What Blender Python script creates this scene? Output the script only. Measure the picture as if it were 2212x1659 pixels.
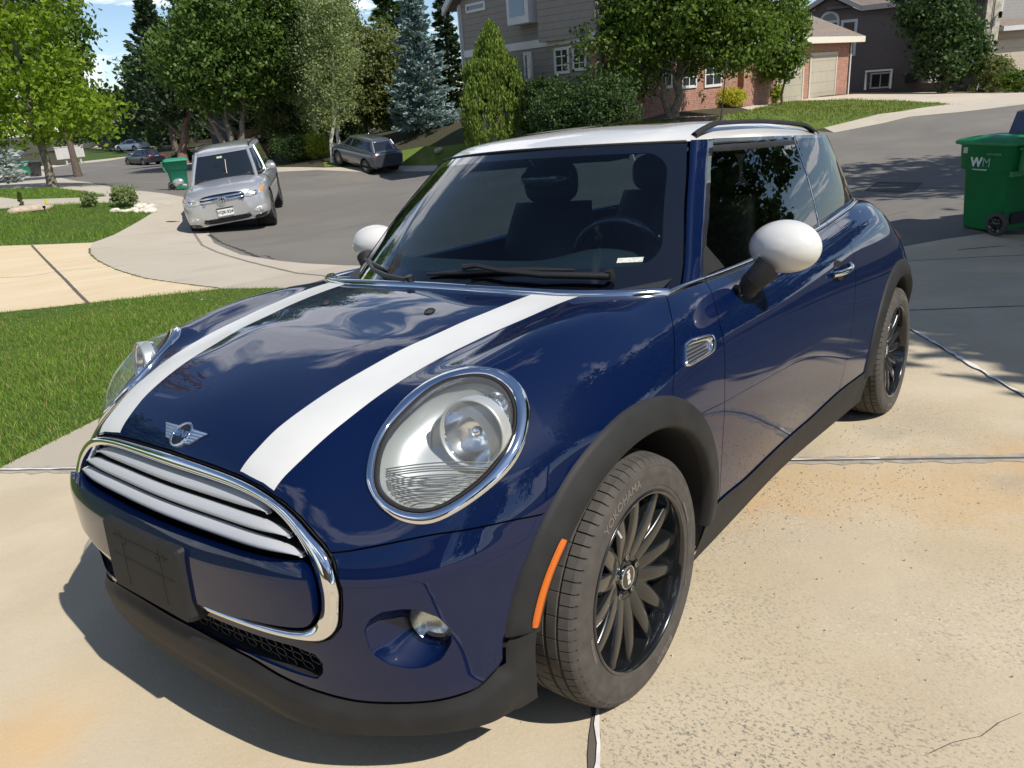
import bpy, bmesh, math, random
import numpy as np
from mathutils import Matrix, Vector, Euler, geometry
S = bpy.context.scene
for o in list(bpy.data.objects): bpy.data.objects.remove(o)
# ---------------------------------------------------------------- camera (calibrated from the photograph)
CAMC = np.array([1.46282976, 1.67000085, 1.28354174])          # in the frame of the small blue car
YAW, PITCH, ROLL, FPX = 3.82047230, -0.273140288, -0.0684284287, 1676.13437
PP = np.array([1106.0, 829.5])                                   # optical centre in a 2212 x 1659 raster
_d = np.array([math.cos(PITCH)*math.cos(YAW), math.cos(PITCH)*math.sin(YAW), math.sin(PITCH)])
_r = np.cross(_d, [0, 0, 1]); _r /= np.linalg.norm(_r); _u = np.cross(_r, _d)
_c, _s = math.cos(ROLL), math.sin(ROLL)
CR, CU, CD = _c*_r+_s*_u, -_s*_r+_c*_u, _d
# rotation car frame -> world (the driveway falls away towards the street)
MW = np.array([[9.97087170e-01, -3.73521014e-03, -7.61788888e-02],
               [0.0, 9.98800090e-01, -4.89732560e-02],
               [7.62704064e-02, 4.88306052e-02, 9.95890756e-01]])
CW = MW @ CAMC
cam = bpy.data.cameras.new('camera'); camo = bpy.data.objects.new('camera', cam); S.collection.objects.link(camo)
cam.sensor_width = 36; cam.lens = FPX/2212*36; cam.clip_end = 3000; cam.clip_start = .05
Rc = np.stack([MW@CR, MW@CU, -(MW@CD)], 1)
camo.matrix_world = Matrix([[*Rc[0], CW[0]], [*Rc[1], CW[1]], [*Rc[2], CW[2]], [0, 0, 0, 1]])
S.camera = camo
S.render.resolution_x = 1024; S.render.resolution_y = 768
# ---------------------------------------------------------------- sun and sky
sunv = MW @ np.array([.13, .95, 1.0]); sunv /= np.linalg.norm(sunv)
sun = bpy.data.lights.new('sun', 'SUN'); sun.energy = 4.3; sun.angle = math.radians(.53); sun.color = (1, .945, .86)
suno = bpy.data.objects.new('sun', sun); S.collection.objects.link(suno)
suno.rotation_euler = Vector(-sunv).to_track_quat('-Z', 'Y').to_euler()
el = math.asin(sunv[2]); az = math.atan2(sunv[0], sunv[1])      # azimuth clockwise from +Y
W = bpy.data.worlds.new('World'); S.world = W; W.use_nodes = True
nt = W.node_tree; nt.nodes.clear()
def wn(t, **k):
    n = nt.nodes.new(t)
    for a, b in k.items(): setattr(n, a, b)
    return n
sky = wn('ShaderNodeTexSky', sky_type='NISHITA', sun_disc=False, sun_elevation=el, sun_rotation=az, altitude=1700, air_density=1.0, dust_density=.6, ozone_density=2.5)
tc = wn('ShaderNodeTexCoord'); sep = wn('ShaderNodeSeparateXYZ'); nt.links.new(tc.outputs['Generated'], sep.inputs[0])
# clouds on a plane high overhead: direction / height
mx = wn('ShaderNodeMath', operation='MAXIMUM'); mx.inputs[1].default_value = .06; nt.links.new(sep.outputs[2], mx.inputs[0])
ad = wn('ShaderNodeMath', operation='ADD'); ad.inputs[1].default_value = .12; nt.links.new(mx.outputs[0], ad.inputs[0])
dv = wn('ShaderNodeVectorMath', operation='DIVIDE'); cmb = wn('ShaderNodeCombineXYZ')
for i in range(3): nt.links.new(ad.outputs[0], cmb.inputs[i])
nt.links.new(tc.outputs['Generated'], dv.inputs[0]); nt.links.new(cmb.outputs[0], dv.inputs[1])
cn = wn('ShaderNodeTexNoise'); cn.inputs['Scale'].default_value = 1.5; cn.inputs['Detail'].default_value = 9; cn.inputs['Roughness'].default_value = .56; cn.inputs['Distortion'].default_value = .25
mp = wn('ShaderNodeMapping'); mp.inputs['Location'].default_value = (3.1, 1.7, 0); mp.inputs['Scale'].default_value = (1, 1, .35)
nt.links.new(dv.outputs[0], mp.inputs[0]); nt.links.new(mp.outputs[0], cn.inputs['Vector'])
cr = wn('ShaderNodeValToRGB'); cr.color_ramp.elements[0].position = .535; cr.color_ramp.elements[1].position = .60
nt.links.new(cn.outputs[0], cr.inputs[0])
cshade = wn('ShaderNodeValToRGB'); cshade.color_ramp.elements[0].color = (10.5, 10.7, 11.2, 1); cshade.color_ramp.elements[1].color = (6.2, 6.5, 7.2, 1)
cshade.color_ramp.elements[0].position = .6; cshade.color_ramp.elements[1].position = .8
nt.links.new(cn.outputs[0], cshade.inputs[0])
hz = wn('ShaderNodeMapRange'); hz.inputs[1].default_value = .0; hz.inputs[2].default_value = .03; nt.links.new(sep.outputs[2], hz.inputs[0]); cm = wn('ShaderNodeMath', operation='MULTIPLY'); nt.links.new(cr.outputs[0], cm.inputs[0]); nt.links.new(hz.outputs[0], cm.inputs[1])
mixc = wn('ShaderNodeMixRGB'); nt.links.new(cm.outputs[0], mixc.inputs[0]); nt.links.new(sky.outputs[0], mixc.inputs[1]); nt.links.new(cshade.outputs[0], mixc.inputs[2])
bg = wn('ShaderNodeBackground'); bg.inputs[1].default_value = .10; nt.links.new(mixc.outputs[0], bg.inputs[0])
wo = wn('ShaderNodeOutputWorld'); nt.links.new(bg.outputs[0], wo.inputs[0])
S.view_settings.view_transform = 'Standard'; S.view_settings.look = 'None'; S.view_settings.gamma = 1; S.view_settings.exposure = 0.30
S.render.engine = 'CYCLES'
S.cycles.max_bounces = 8; S.cycles.transparent_max_bounces = 24; S.cycles.caustics_reflective = False; S.cycles.caustics_refractive = False
# ---------------------------------------------------------------- helpers
def tag(o, label=None, cat=None, group=None, kind=None):
    if label: o['label'] = label
    if cat: o['category'] = cat
    if group: o['group'] = group
    if kind: o['kind'] = kind
    return o
def empty(name, label=None, cat=None, group=None, loc=(0, 0, 0), rz=0):
    o = bpy.data.objects.new(name, None); S.collection.objects.link(o); o.location = loc; o.rotation_euler = (0, 0, rz)
    o.empty_display_size = .2
    return tag(o, label, cat, group)
def kray(X):                                                     # pixel of the 2212 raster -> direction, car frame
    X = np.atleast_2d(np.array(X, float)); v = (X[:, :1]-PP[0])*CR-(X[:, 1:]-PP[1])*CU+FPX*CD
    return v/np.linalg.norm(v, axis=1)[:, None]
def wray(X): return kray(X) @ MW.T
def tri_obj(name, V, T, mat, parent=None, N=None, smooth=True):
    me = bpy.data.meshes.new(name); V = np.asarray(V, np.float32); T = np.asarray(T, np.int32)
    me.vertices.add(len(V)); me.vertices.foreach_set('co', V.ravel())
    k = T.shape[1]; me.loops.add(T.size); me.loops.foreach_set('vertex_index', T.ravel())
    me.polygons.add(len(T)); me.polygons.foreach_set('loop_start', np.arange(len(T), dtype=np.int32)*k); me.polygons.foreach_set('loop_total', np.full(len(T), k, np.int32))
    me.update(calc_edges=True); me.validate()
    if smooth: me.polygons.foreach_set('use_smooth', np.ones(len(me.polygons), bool))
    if N is not None and len(N) == len(me.vertices):
        me.normals_split_custom_set_from_vertices([tuple(n) for n in N])
    if mat is not None:
        for m_ in (mat if isinstance(mat, (list, tuple)) else [mat]): me.materials.append(m_)
    o = bpy.data.objects.new(name, me); S.collection.objects.link(o)
    if parent is not None: o.parent = parent
    return o
class MB:
    """collects quads / tris / ngons and links them as one mesh object"""
    def __init__(s): s.v = []; s.f = []; s.mi = []; s.cur = 0; s.sm = []
    def add(s, V, Fc, smooth=False):
        b = len(s.v); s.v += [tuple(map(float, p)) for p in V]
        for f in Fc: s.f.append([b+int(i) for i in f]); s.mi.append(s.cur); s.sm.append(smooth)
        return s
    def box(s, lo, hi, R=None, t=None):
        x0, y0, z0 = lo; x1, y1, z1 = hi
        V = np.array([(x0,y0,z0),(x1,y0,z0),(x1,y1,z0),(x0,y1,z0),(x0,y0,z1),(x1,y0,z1),(x1,y1,z1),(x0,y1,z1)], float)
        if R is not None: V = V @ np.array(R).T
        if t is not None: V = V+np.array(t)
        return s.add(V, [(3,2,1,0),(4,5,6,7),(0,1,5,4),(1,2,6,5),(2,3,7,6),(3,0,4,7)])
    def grid(s, G, closed_u=False, closed_v=False, smooth=True, flip=False):
        G = np.asarray(G, float); n, m = G.shape[:2]; F_ = []
        for i in range(n if closed_u else n-1):
            for j in range(m if closed_v else m-1):
                a = i*m+j; b = ((i+1) % n)*m+j; c = ((i+1) % n)*m+(j+1) % m; d = i*m+(j+1) % m
                F_.append((a, d, c, b) if flip else (a, b, c, d))
        return s.add(G.reshape(-1, 3), F_, smooth)
    def tube(s, pts, r, n=8, cap=True, smooth=True):
        pts = np.asarray(pts, float); k = len(pts); r = np.broadcast_to(r, (k,))
        T = np.gradient(pts, axis=0); T /= np.linalg.norm(T, axis=1)[:, None]+1e-12
        a = np.array([0, 0, 1.]) if abs(T[0][2]) < .9 else np.array([1., 0, 0]); rings = []
        for i in range(k):
            u = np.cross(T[i], a); u /= np.linalg.norm(u)+1e-12; w = np.cross(u, T[i]); a = w
            th = np.arange(n)*2*np.pi/n
            rings.append(pts[i]+r[i]*(np.cos(th)[:, None]*u+np.sin(th)[:, None]*w))
        b = len(s.v); s.grid(np.array(rings), closed_v=True, smooth=smooth)
        if cap: 
            s.add(rings[0], [list(range(n))[::-1]]); s.add(rings[-1], [list(range(n))])
        return s
    def lathe(s, prof, axis='y', n=48, c=(0, 0, 0), smooth=True):   # prof: (along, radius)
        th = np.arange(n)*2*np.pi/n; P = []
        for a, r in prof:
            ca, sa = r*np.cos(th), r*np.sin(th); A = np.full(n, a)
            P.append(np.stack({'y': (ca, A, sa), 'x': (A, ca, sa), 'z': (ca, sa, A)}[axis], 1)+np.array(c))
        return s.grid(np.array(P), closed_v=True, smooth=smooth)
    def build(s, name, mats, parent=None, bevel=0):
        me = bpy.data.meshes.new(name); me.from_pydata(s.v, [], s.f)
        for m_ in (mats if isinstance(mats, (list, tuple)) else [mats]): me.materials.append(m_)
        me.polygons.foreach_set('material_index', s.mi); me.polygons.foreach_set('use_smooth', s.sm)
        if bevel:
            bm = bmesh.new(); bm.from_mesh(me); bmesh.ops.remove_doubles(bm, verts=bm.verts, dist=1e-5)
            es = [e for e in bm.edges if len(e.link_faces) == 2 and e.calc_face_angle(0) > .6]
            bmesh.ops.bevel(bm, geom=es, offset=bevel, segments=2, affect='EDGES', profile=.6, clamp_overlap=True); bm.to_mesh(me); bm.free()
        bm = bmesh.new(); bm.from_mesh(me); bmesh.ops.recalc_face_normals(bm, faces=bm.faces); bm.to_mesh(me); bm.free()
        me.update(); o = bpy.data.objects.new(name, me); S.collection.objects.link(o)
        if parent is not None: o.parent = parent
        return o
# ---------------------------------------------------------------- materials
def newmat(name):
    m = bpy.data.materials.new(name); m.use_nodes = True; t = m.node_tree; b = t.nodes['Principled BSDF']; return m, t, b
def sset(b, **k):
    for a, v in k.items():
        a = a.replace('_', ' ')
        if a in b.inputs: b.inputs[a].default_value = v
def pm(name, col, rough=.5, metal=0., coat=0., spec=.5, noise=None, bump=None, **k):
    m, t, b = newmat(name); c = (*col, 1) if len(col) == 3 else col
    sset(b, Base_Color=c, Roughness=rough, Metallic=metal, Coat_Weight=coat, Coat_Roughness=.02, Specular_IOR_Level=spec, **k)
    if noise or bump:
        g = t.nodes.new('ShaderNodeNewGeometry')
    if noise:                                                    # (scale, amount)
        n = t.nodes.new('ShaderNodeTexNoise'); n.inputs['Scale'].default_value = noise[0]; n.inputs['Detail'].default_value = 6
        mr = t.nodes.new('ShaderNodeMapRange'); mr.inputs[1].default_value = .3; mr.inputs[2].default_value = .7; mr.inputs[3].default_value = 1-noise[1]; mr.inputs[4].default_value = 1+noise[1]
        mu = t.nodes.new('ShaderNodeVectorMath'); mu.operation = 'SCALE'; mu.inputs[0].default_value = c[:3]
        t.links.new(g.outputs['Position'], n.inputs['Vector']); t.links.new(n.outputs[0], mr.inputs[0]); t.links.new(mr.outputs[0], mu.inputs['Scale']); t.links.new(mu.outputs[0], b.inputs['Base Color'])
    if bump:
        n = t.nodes.new('ShaderNodeTexNoise'); n.inputs['Scale'].default_value = bump[0]; n.inputs['Detail'].default_value = 3
        bp = t.nodes.new('ShaderNodeBump'); bp.inputs['Strength'].default_value = bump[1]; bp.inputs['Distance'].default_value = bump[2] if len(bump) > 2 else .01
        t.links.new(g.outputs['Position'], n.inputs['Vector']); t.links.new(n.outputs[0], bp.inputs['Height']); t.links.new(bp.outputs[0], b.inputs['Normal'])
    return m
def glassmat(name, tint, refl=1.0, ior=1.5, rough=.0):
    m = bpy.data.materials.new(name); m.use_nodes = True; t = m.node_tree; t.nodes.clear()
    tr = t.nodes.new('ShaderNodeBsdfTransparent'); tr.inputs[0].default_value = (*tint, 1)
    gl = t.nodes.new('ShaderNodeBsdfGlossy'); gl.inputs['Roughness'].default_value = rough; gl.inputs[0].default_value = (refl, refl, refl, 1)
    fr = t.nodes.new('ShaderNodeFresnel'); gb = t.nodes.new('ShaderNodeNewGeometry'); mr = t.nodes.new('ShaderNodeMapRange'); mr.inputs[3].default_value = ior; mr.inputs[4].default_value = 1/ior; t.links.new(gb.outputs['Backfacing'], mr.inputs[0]); t.links.new(mr.outputs[0], fr.inputs[0])
    mi = t.nodes.new('ShaderNodeMixShader'); out = t.nodes.new('ShaderNodeOutputMaterial')
    t.links.new(fr.outputs[0], mi.inputs[0]); t.links.new(tr.outputs[0], mi.inputs[1]); t.links.new(gl.outputs[0], mi.inputs[2]); t.links.new(mi.outputs[0], out.inputs[0])
    return m
def text_mesh(txt, size=1., extrude=.0, bold=0.0, align='CENTER'):
    cu = bpy.data.curves.new('t', 'FONT'); cu.body = txt; cu.size = size; cu.extrude = extrude; cu.offset = bold; cu.align_x = align; cu.align_y = 'CENTER'; cu.resolution_u = 3
    ob = bpy.data.objects.new('t', cu); S.collection.objects.link(ob)
    dg = bpy.context.evaluated_depsgraph_get(); me = bpy.data.meshes.new_from_object(ob.evaluated_get(dg))
    V = np.array([v.co[:] for v in me.vertices]).reshape(-1, 3); Fc = [list(p.vertices) for p in me.polygons]
    bpy.data.objects.remove(ob); bpy.data.curves.remove(cu); bpy.data.meshes.remove(me)
    return V, Fc
_IC = {}
def itp(x, xs, ys):
    """smooth monotone interpolation through a small table, clamped at its ends"""
    key = (tuple(xs), tuple(ys)); e = _IC.get(key)
    if e is None:
        X = np.asarray(xs, float); Y = np.asarray(ys, float); h = np.diff(X); dl = np.diff(Y)/h
        m = np.zeros_like(Y); m[0] = dl[0]; m[-1] = dl[-1]
        for i in range(1, len(X)-1):
            if dl[i-1]*dl[i] > 0:
                w1 = 2*h[i]+h[i-1]; w2 = h[i]+2*h[i-1]; m[i] = (w1+w2)/(w1/dl[i-1]+w2/dl[i])
        e = _IC[key] = (X, Y, h, m)
    X, Y, h, m = e
    x = np.clip(np.asarray(x, float), X[0], X[-1]); i = np.clip(np.searchsorted(X, x)-1, 0, len(X)-2); t = (x-X[i])/h[i]
    return (2*t**3-3*t**2+1)*Y[i]+(t**3-2*t**2+t)*h[i]*m[i]+(-2*t**3+3*t**2)*Y[i+1]+(t**3-t**2)*h[i]*m[i+1]
def smax(a,b,k):
    h=np.clip(.5+.5*(a-b)/k,0,1)
    return b*(1-h)+a*h+k*h*(1-h)
ZX=[-3.2,-2.9,-2.6,-2.3,-1.6,-.9,-.42,-.24,-.1,0,.1,.2,.3,.4,.5,.55,.60,.635,.66,.72,.9]
ZC=[.90,1.00,1.055,1.06,1.015,.98,.968,.951,.938,.9250,.9080,.891,.868,.841,.806,.782,.750,.728,.705,.62,.2]
def Htop(x,y):
    y=np.abs(y)
    A=itp(x,[-3,-.5,-.35,-.12,0,.25,.38,.5],[0,0,.006,.02,.026,.025,.012,0])
    z=itp(x,ZX,ZC)-.08*y*y+A*np.exp(-((y-.62)/.085)**2)
    z=z-3.0*np.maximum(0,y-.66)**2-.6*np.maximum(0,y-.40)**2*itp(x,[.25,.5,.62],[0,1,1])
    return z
def XN(z): return itp(z,[.0,.17,.3,.42,.526,.60,.668,.70,.725,.76,.80,.84,.88,.93],[.68,.702,.722,.733,.732,.708,.677,.663,.648,.620,.58,.53,.46,.36])
def Bz(z): return itp(z,[0,.17,.3,.45,.6,.7,.78,.86,.92,1.0,1.1],[.75,.79,.825,.842,.847,.842,.832,.81,.785,.75,.70])
def Fwall(x,y,z):
    y=np.abs(y); b=Bz(z)+.010*np.exp(-((x+.0)/.45)**2)+.014*np.exp(-((x+2.45)/.5)**2); b=b-.02*np.exp(-((x+1.2)/.5)**2)*np.clip((.62-z)/.3,0,1)
    a=.82; n=2.85
    ux=np.maximum(0,x-(XN(z)-a))/a; ut=np.maximum(0,(-2.52+.9*np.maximum(0,z-.68))-x)/.57
    u=np.maximum(ux,ut); 
    s=(u**n+(y/b)**n)**(1/n)
    return (s-1)*b
def Fbase(P):
    x,y,z=P[...,0],P[...,1],P[...,2]
    w=Fwall(x,y,z); h=1e-3
    sl=(Htop(x+h,y)-Htop(x-h,y))/(2*h)
    t=(z-Htop(x,y))/np.sqrt(1+sl*sl)
    return smax(w,t,.05)
DATA=np.array([
(.643,.257,.701),(.626,.263,.723),(.597,.270,.747),(.547,.279,.776),(.496,.292,.800),(.442,.303,.821),(.377,.311,.840),(.301,.321,.860),(.225,.336,.879),(.148,.343,.891),(.034,.361,.910),(-.072,.376,.923),(-.181,.383,.935),(-.241,.39,.939),
(.639,.374,.692),(.616,.383,.713),(.583,.393,.736),(.541,.405,.759),(.491,.415,.786),(.44,.424,.808),(.369,.435,.831),(.313,.443,.846),(.262,.449,.858),(.191,.457,.874),(.084,.473,.892),(-.023,.488,.907),(-.135,.506,.922),(-.281,.519,.934),
(.614,0,.738),(-.01,.215,.923),
(.645,.45,.646),(.642,.51,.60),(.646,.403,.668),(.643,.534,.571),(.647,.552,.526),
(.545,.555,.682),(.532,.531,.704),(.509,.515,.731),(.473,.5,.762),(.427,.494,.793),(.376,.5,.823),(.328,.519,.849),(.291,.549,.866),(.263,.586,.873),(.24,.626,.871),
(.175,.62,.889),(.07,.625,.909),(-.01,.625,.919),(-.12,.63,.927),(-.35,.63,.929),(-.422,.694,.925),
(.70,0,.17),(.69,.25,.17),(.648,.465,.17),(.56,.62,.17),(.45,.725,.17),
])
S_=.11
def phi(P,Q):
    d=(P*P).sum(1)[:,None]+(Q*Q).sum(1)[None]-2*P@Q.T; return np.exp(-d/(2*S_*S_))
def fitrbf():
    r=Fbase(DATA); G=phi(DATA,DATA)
    W=np.linalg.solve(G+.05*np.eye(len(DATA)),r)
    return W
W_=fitrbf()
def F(P):
    P=np.atleast_2d(P); Q=P.copy(); Q[:,1]=np.abs(Q[:,1])
    out=Fbase(Q)
    near=Q[:,0]>-.85
    if near.any(): out[near]-=phi(Q[near],DATA)@W_
    return out
def solve_ray(O,D,t0,t1,n=40,it=24,sign=1):
    # first crossing from outside(+) when going from t0 to t1 ; vectorised
    O=np.broadcast_to(O,D.shape); N=len(D); ts=np.linspace(t0,t1,n)
    lo=np.full(N,np.nan); hi=np.full(N,np.nan); prev=F(O+D*ts[0])*sign; done=np.zeros(N,bool)
    for k in range(1,n):
        cur=F(O+D*ts[k])*sign
        m=(~done)&(prev>0)&(cur<=0); lo[m]=ts[k-1]; hi[m]=ts[k]; done|=m; prev=cur
    for _ in range(it):
        mid=(lo+hi)/2; v=F(O+D*np.nan_to_num(mid)[:,None])*sign; m=v>0; lo=np.where(m,mid,lo); hi=np.where(m,hi,mid)
    return lo
# ================================================================ the blue hatchback
def Fgrad(P, h=1e-3):
    P = np.asarray(P, float); g = np.zeros_like(P)
    for i in range(3):
        a = P.copy(); b = P.copy(); a[:, i] += h; b[:, i] -= h; g[:, i] = F(a)-F(b)
    return g/(np.linalg.norm(g, axis=1)[:, None]+1e-12)
def hit(L):                                                       # photo pixels -> points of the body surface
    k = kray(L); t = solve_ray(CAMC, k, .9, 6.0, 160); return CAMC+t[:, None]*k
def clip(m, g):
    V, N, T = m; g = np.where(np.abs(g) < 1e-9, 1e-9, g); s = g > 0; c = s[T].sum(1)
    out = [T[c == 3]]; ekeys = []; tris = []
    t1 = T[c == 1]; t2 = T[c == 2]
    def rot(t, want):
        m_ = (s[t] == want); i = m_.argmax(1); r = np.arange(len(t)); return np.stack([t[r, i], t[r, (i+1) % 3], t[r, (i+2) % 3]], 1)
    a1 = rot(t1, True); a2 = rot(t2, False)
    E1 = np.concatenate([a1[:, [0, 1]], a1[:, [0, 2]], a2[:, [0, 1]], a2[:, [0, 2]]])
    if len(E1):
        key = np.sort(E1, 1); uq, inv = np.unique(key, axis=0, return_inverse=True); inv = inv.ravel()
        ga, gb = g[uq[:, 0]], g[uq[:, 1]]; w = (ga/(ga-gb))[:, None]
        NV = V[uq[:, 0]]*(1-w)+V[uq[:, 1]]*w; NN = N[uq[:, 0]]*(1-w)+N[uq[:, 1]]*w; NN /= np.linalg.norm(NN, axis=1)[:, None]
        base = len(V); n1, n2 = len(a1), len(a2); I = inv+base
        p, q = I[:n1], I[n1:2*n1]; out.append(np.stack([a1[:, 0], p, q], 1))
        p, q = I[2*n1:2*n1+n2], I[2*n1+n2:]; out.append(np.stack([p, a2[:, 1], a2[:, 2]], 1)); out.append(np.stack([p, a2[:, 2], q], 1))
        V = np.concatenate([V, NV]); N = np.concatenate([N, NN])
    T = np.concatenate(out); u, inv = np.unique(T, return_inverse=True)
    return V[u], N[u], inv.reshape(-1, 3)
def off(m, d): return m[0]+m[1]*(d if np.isscalar(d) else np.asarray(d)[:, None]), m[1], m[2]
def mir(m): f = np.array([1, -1, 1.]); return m[0]*f, m[1]*f, m[2][:, ::-1]
def join(*ms):
    b = 0; Vs, Ns, Ts = [], [], []
    for V, N, T in ms: Vs.append(V); Ns.append(N); Ts.append(T+b); b += len(V)
    return np.concatenate(Vs), np.concatenate(Ns), np.concatenate(Ts)
def sdpoly(P, poly):                                              # signed distance, + inside
    poly = np.asarray(poly, float); A = poly; B = np.roll(poly, -1, 0); d = np.full(len(P), 1e9); ins = np.zeros(len(P), bool)
    for a, b in zip(A, B):
        e = b-a; w = P-a; t = np.clip((w@e)/(e@e+1e-15), 0, 1); dd = w-t[:, None]*e; d = np.minimum(d, (dd*dd).sum(1))
        c = ((a[1] > P[:, 1]) != (b[1] > P[:, 1])) & (P[:, 0] < (b[0]-a[0])*(P[:, 1]-a[1])/((b[1]-a[1]) if b[1] != a[1] else 1e-12)+a[0]); ins ^= c
    d = np.sqrt(d); return np.where(ins, d, -d)
def cr_spline(P, n, closed=True):                                 # smooth closed / open curve through points, even spacing
    P = np.asarray(P, float); k = len(P); out = []
    for i in range(k if closed else k-1):
        if closed: p0, p1, p2, p3 = P[(i-1) % k], P[i], P[(i+1) % k], P[(i+2) % k]
        else: p0, p1, p2, p3 = P[max(i-1, 0)], P[i], P[i+1], P[min(i+2, k-1)]
        for t in np.arange(0, 1, .1): out.append(.5*((2*p1)+(-p0+p2)*t+(2*p0-5*p1+4*p2-p3)*t*t+(-p0+3*p1-3*p2+p3)*t**3))
    out.append(P[0] if closed else P[-1]); out = np.array(out); s = np.r_[0, np.cumsum(np.linalg.norm(np.diff(out, axis=0), axis=1))]
    q = np.linspace(0, s[-1], n, endpoint=not closed); return np.stack([np.interp(q, s, out[:, i]) for i in range(out.shape[1])], 1)
def symyz(h): h = [tuple(q) for q in h]; return h+[(-y, z) for y, z in h[::-1] if abs(y) > 1e-6]
def bis(O, D, a, b):                                              # surface crossing, outside at a, inside at b
    lo = np.full(len(O), float(a)); hi = np.full(len(O), float(b)); bad = F(O+D*b) > 0
    for _ in range(20):
        mid = (lo+hi)/2; v = F(O+D*mid[:, None]) > 0; lo = np.where(v, mid, lo); hi = np.where(v, hi, mid)
    return np.where(bad, np.nan, lo)
def Yof(x, z):                                                    # side surface at (x, z)
    x = np.atleast_1d(np.asarray(x, float)); z = np.atleast_1d(np.asarray(z, float)); x, z = np.broadcast_arrays(x, z)
    O = np.stack([x, np.full(x.shape, 1.1), z], 1); D = np.tile([0, -1., 0], (len(x), 1)); return 1.1-bis(O, D, 0, .9)
def Xof(y, z):                                                    # nose surface at (y, z)
    y = np.atleast_1d(np.asarray(y, float)); z = np.atleast_1d(np.asarray(z, float)); y, z = np.broadcast_arrays(y, z)
    O = np.stack([np.full(y.shape, .95), y, z], 1); D = np.tile([-1., 0, 0], (len(y), 1)); return .95-bis(O, D, 0, .9)
def Zof(x, y):
    x = np.atleast_1d(np.asarray(x, float)); y = np.atleast_1d(np.asarray(y, float)); x, y = np.broadcast_arrays(x, y)
    O = np.stack([x, y, np.full(x.shape, 1.2)], 1); D = np.tile([0, 0, -1.], (len(x), 1)); return 1.2-bis(O, D, 0, .9)
def sweep(path, nrm, prof, closed=True, mb=None, scale=None):
    """profile (b, n) swept along path: n along the surface normal, b across"""
    path = np.asarray(path, float); nrm = np.asarray(nrm, float)
    T = (np.roll(path, -1, 0)-np.roll(path, 1, 0)) if closed else np.gradient(path, axis=0)
    T /= np.linalg.norm(T, axis=1)[:, None]; B = np.cross(T, nrm); B /= np.linalg.norm(B, axis=1)[:, None]
    prof = np.asarray(prof, float); sc = np.ones(len(path)) if scale is None else np.asarray(scale)
    G = path[:, None]+(prof[None, :, 0, None]*B[:, None]+prof[None, :, 1, None]*nrm[:, None])*sc[:, None, None]
    mb = mb or MB(); mb.grid(G, closed_u=closed, closed_v=False); return mb
# --- half shell
def make_shell():
    cols = []
    for a in np.linspace(0, 90, 150)[:-1]: cols.append((.10, math.radians(a)))
    for x in np.linspace(.10, -2.30, 215)[:-1]: cols.append((x, math.pi/2))
    for a in np.linspace(90, 180, 50): cols.append((-2.30, math.radians(a)))
    th = np.radians(np.r_[np.linspace(-34, 30, 105)[:-1], np.linspace(30, 90, 75)])
    O = []; D = []
    for x, a in cols:
        for t in th: O.append((x, 0, .50)); D.append((math.cos(a)*math.cos(t), math.sin(a)*math.cos(t), math.sin(t)))
    O = np.array(O); D = np.array(D); r = np.zeros(len(O))
    for i in range(0, len(O), 20000): r[i:i+20000] = solve_ray2(O[i:i+20000], D[i:i+20000])
    V = O+D*r[:, None]; n, m = len(cols), len(th); idx = np.arange(n*m).reshape(n, m)
    a, b, c, d = idx[:-1, :-1].ravel(), idx[1:, :-1].ravel(), idx[1:, 1:].ravel(), idx[:-1, 1:].ravel()
    T = np.concatenate([np.stack([a, b, c], 1), np.stack([a, c, d], 1)])
    V[:, 1] = np.maximum(V[:, 1], 0); N = Fgrad(V)
    l = np.linalg.norm(np.cross(V[T[:, 1]]-V[T[:, 0]], V[T[:, 2]]-V[T[:, 0]]), axis=1); T = T[l > 1e-9]
    fn = np.cross(V[T[:, 1]]-V[T[:, 0]], V[T[:, 2]]-V[T[:, 0]]); fl = (fn*N[T[:, 0]]).sum(1) < 0; T[fl] = T[fl][:, ::-1]
    return V, N, T
def solve_ray2(O, D):
    lo = np.full(len(O), .15); hi = np.full(len(O), 1.6)
    for _ in range(26):
        mid = (lo+hi)/2; v = F(O+D*mid[:, None]) > 0; hi = np.where(v, mid, hi); lo = np.where(v, lo, mid)
    return hi
SH = make_shell()
# --- feature curves on the body (measured from the photo, mirrored for the other side)
GR_OUT = symyz([(0, .702), (.167, .699), (.269, .695), (.34, .686), (.403, .668), (.449, .645), (.48, .623), (.51, .60), (.535, .571), (.550, .524), (.547, .487), (.538, .442), (.518, .415), (.490, .403), (.409, .402), (.295, .405), (0, .408)])
GR_IN = symyz([(0, .677), (.23, .676), (.327, .669), (.392, .655), (.453, .619), (.493, .575), (.513, .531), (.511, .485), (.494, .440), (.459, .421), (.377, .420), (.213, .422), (0, .424)])
BAR = symyz([(0, .563), (.38, .567), (.462, .573), (.489, .565), (.505, .537), (.506, .50), (.498, .458), (.470, .443), (.40, .437), (.34, .434), (.28, .428), (0, .426)])
INTAKE = symyz([(0, .388), (.31, .383), (.43, .378), (.477, .365), (.488, .345), (.482, .318), (.465, .300), (.418, .304), (.289, .319), (0, .327)])
HL_OUT = np.array([(.534,.533,.704),(.51,.515,.731),(.474,.5,.762),(.428,.495,.793),(.377,.5,.824),(.324,.515,.848),(.286,.544,.864),(.260,.585,.873),(.242,.628,.872),(.228,.659,.862),(.227,.693,.842),(.241,.724,.815),(.261,.742,.789),(.292,.755,.755),(.321,.759,.729),(.35,.756,.707),(.382,.746,.687),(.421,.728,.665),(.46,.705,.645),(.494,.679,.631),(.519,.651,.629),(.538,.617,.639),(.546,.583,.659),(.544,.555,.681)])
def crp(x0, y0, x1, y1, w):
    s = (x1-x0)/w; return lambda L: [((x*s+x0)*.8641, (y*s+y0)*.8641) for x, y in L]
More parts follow.
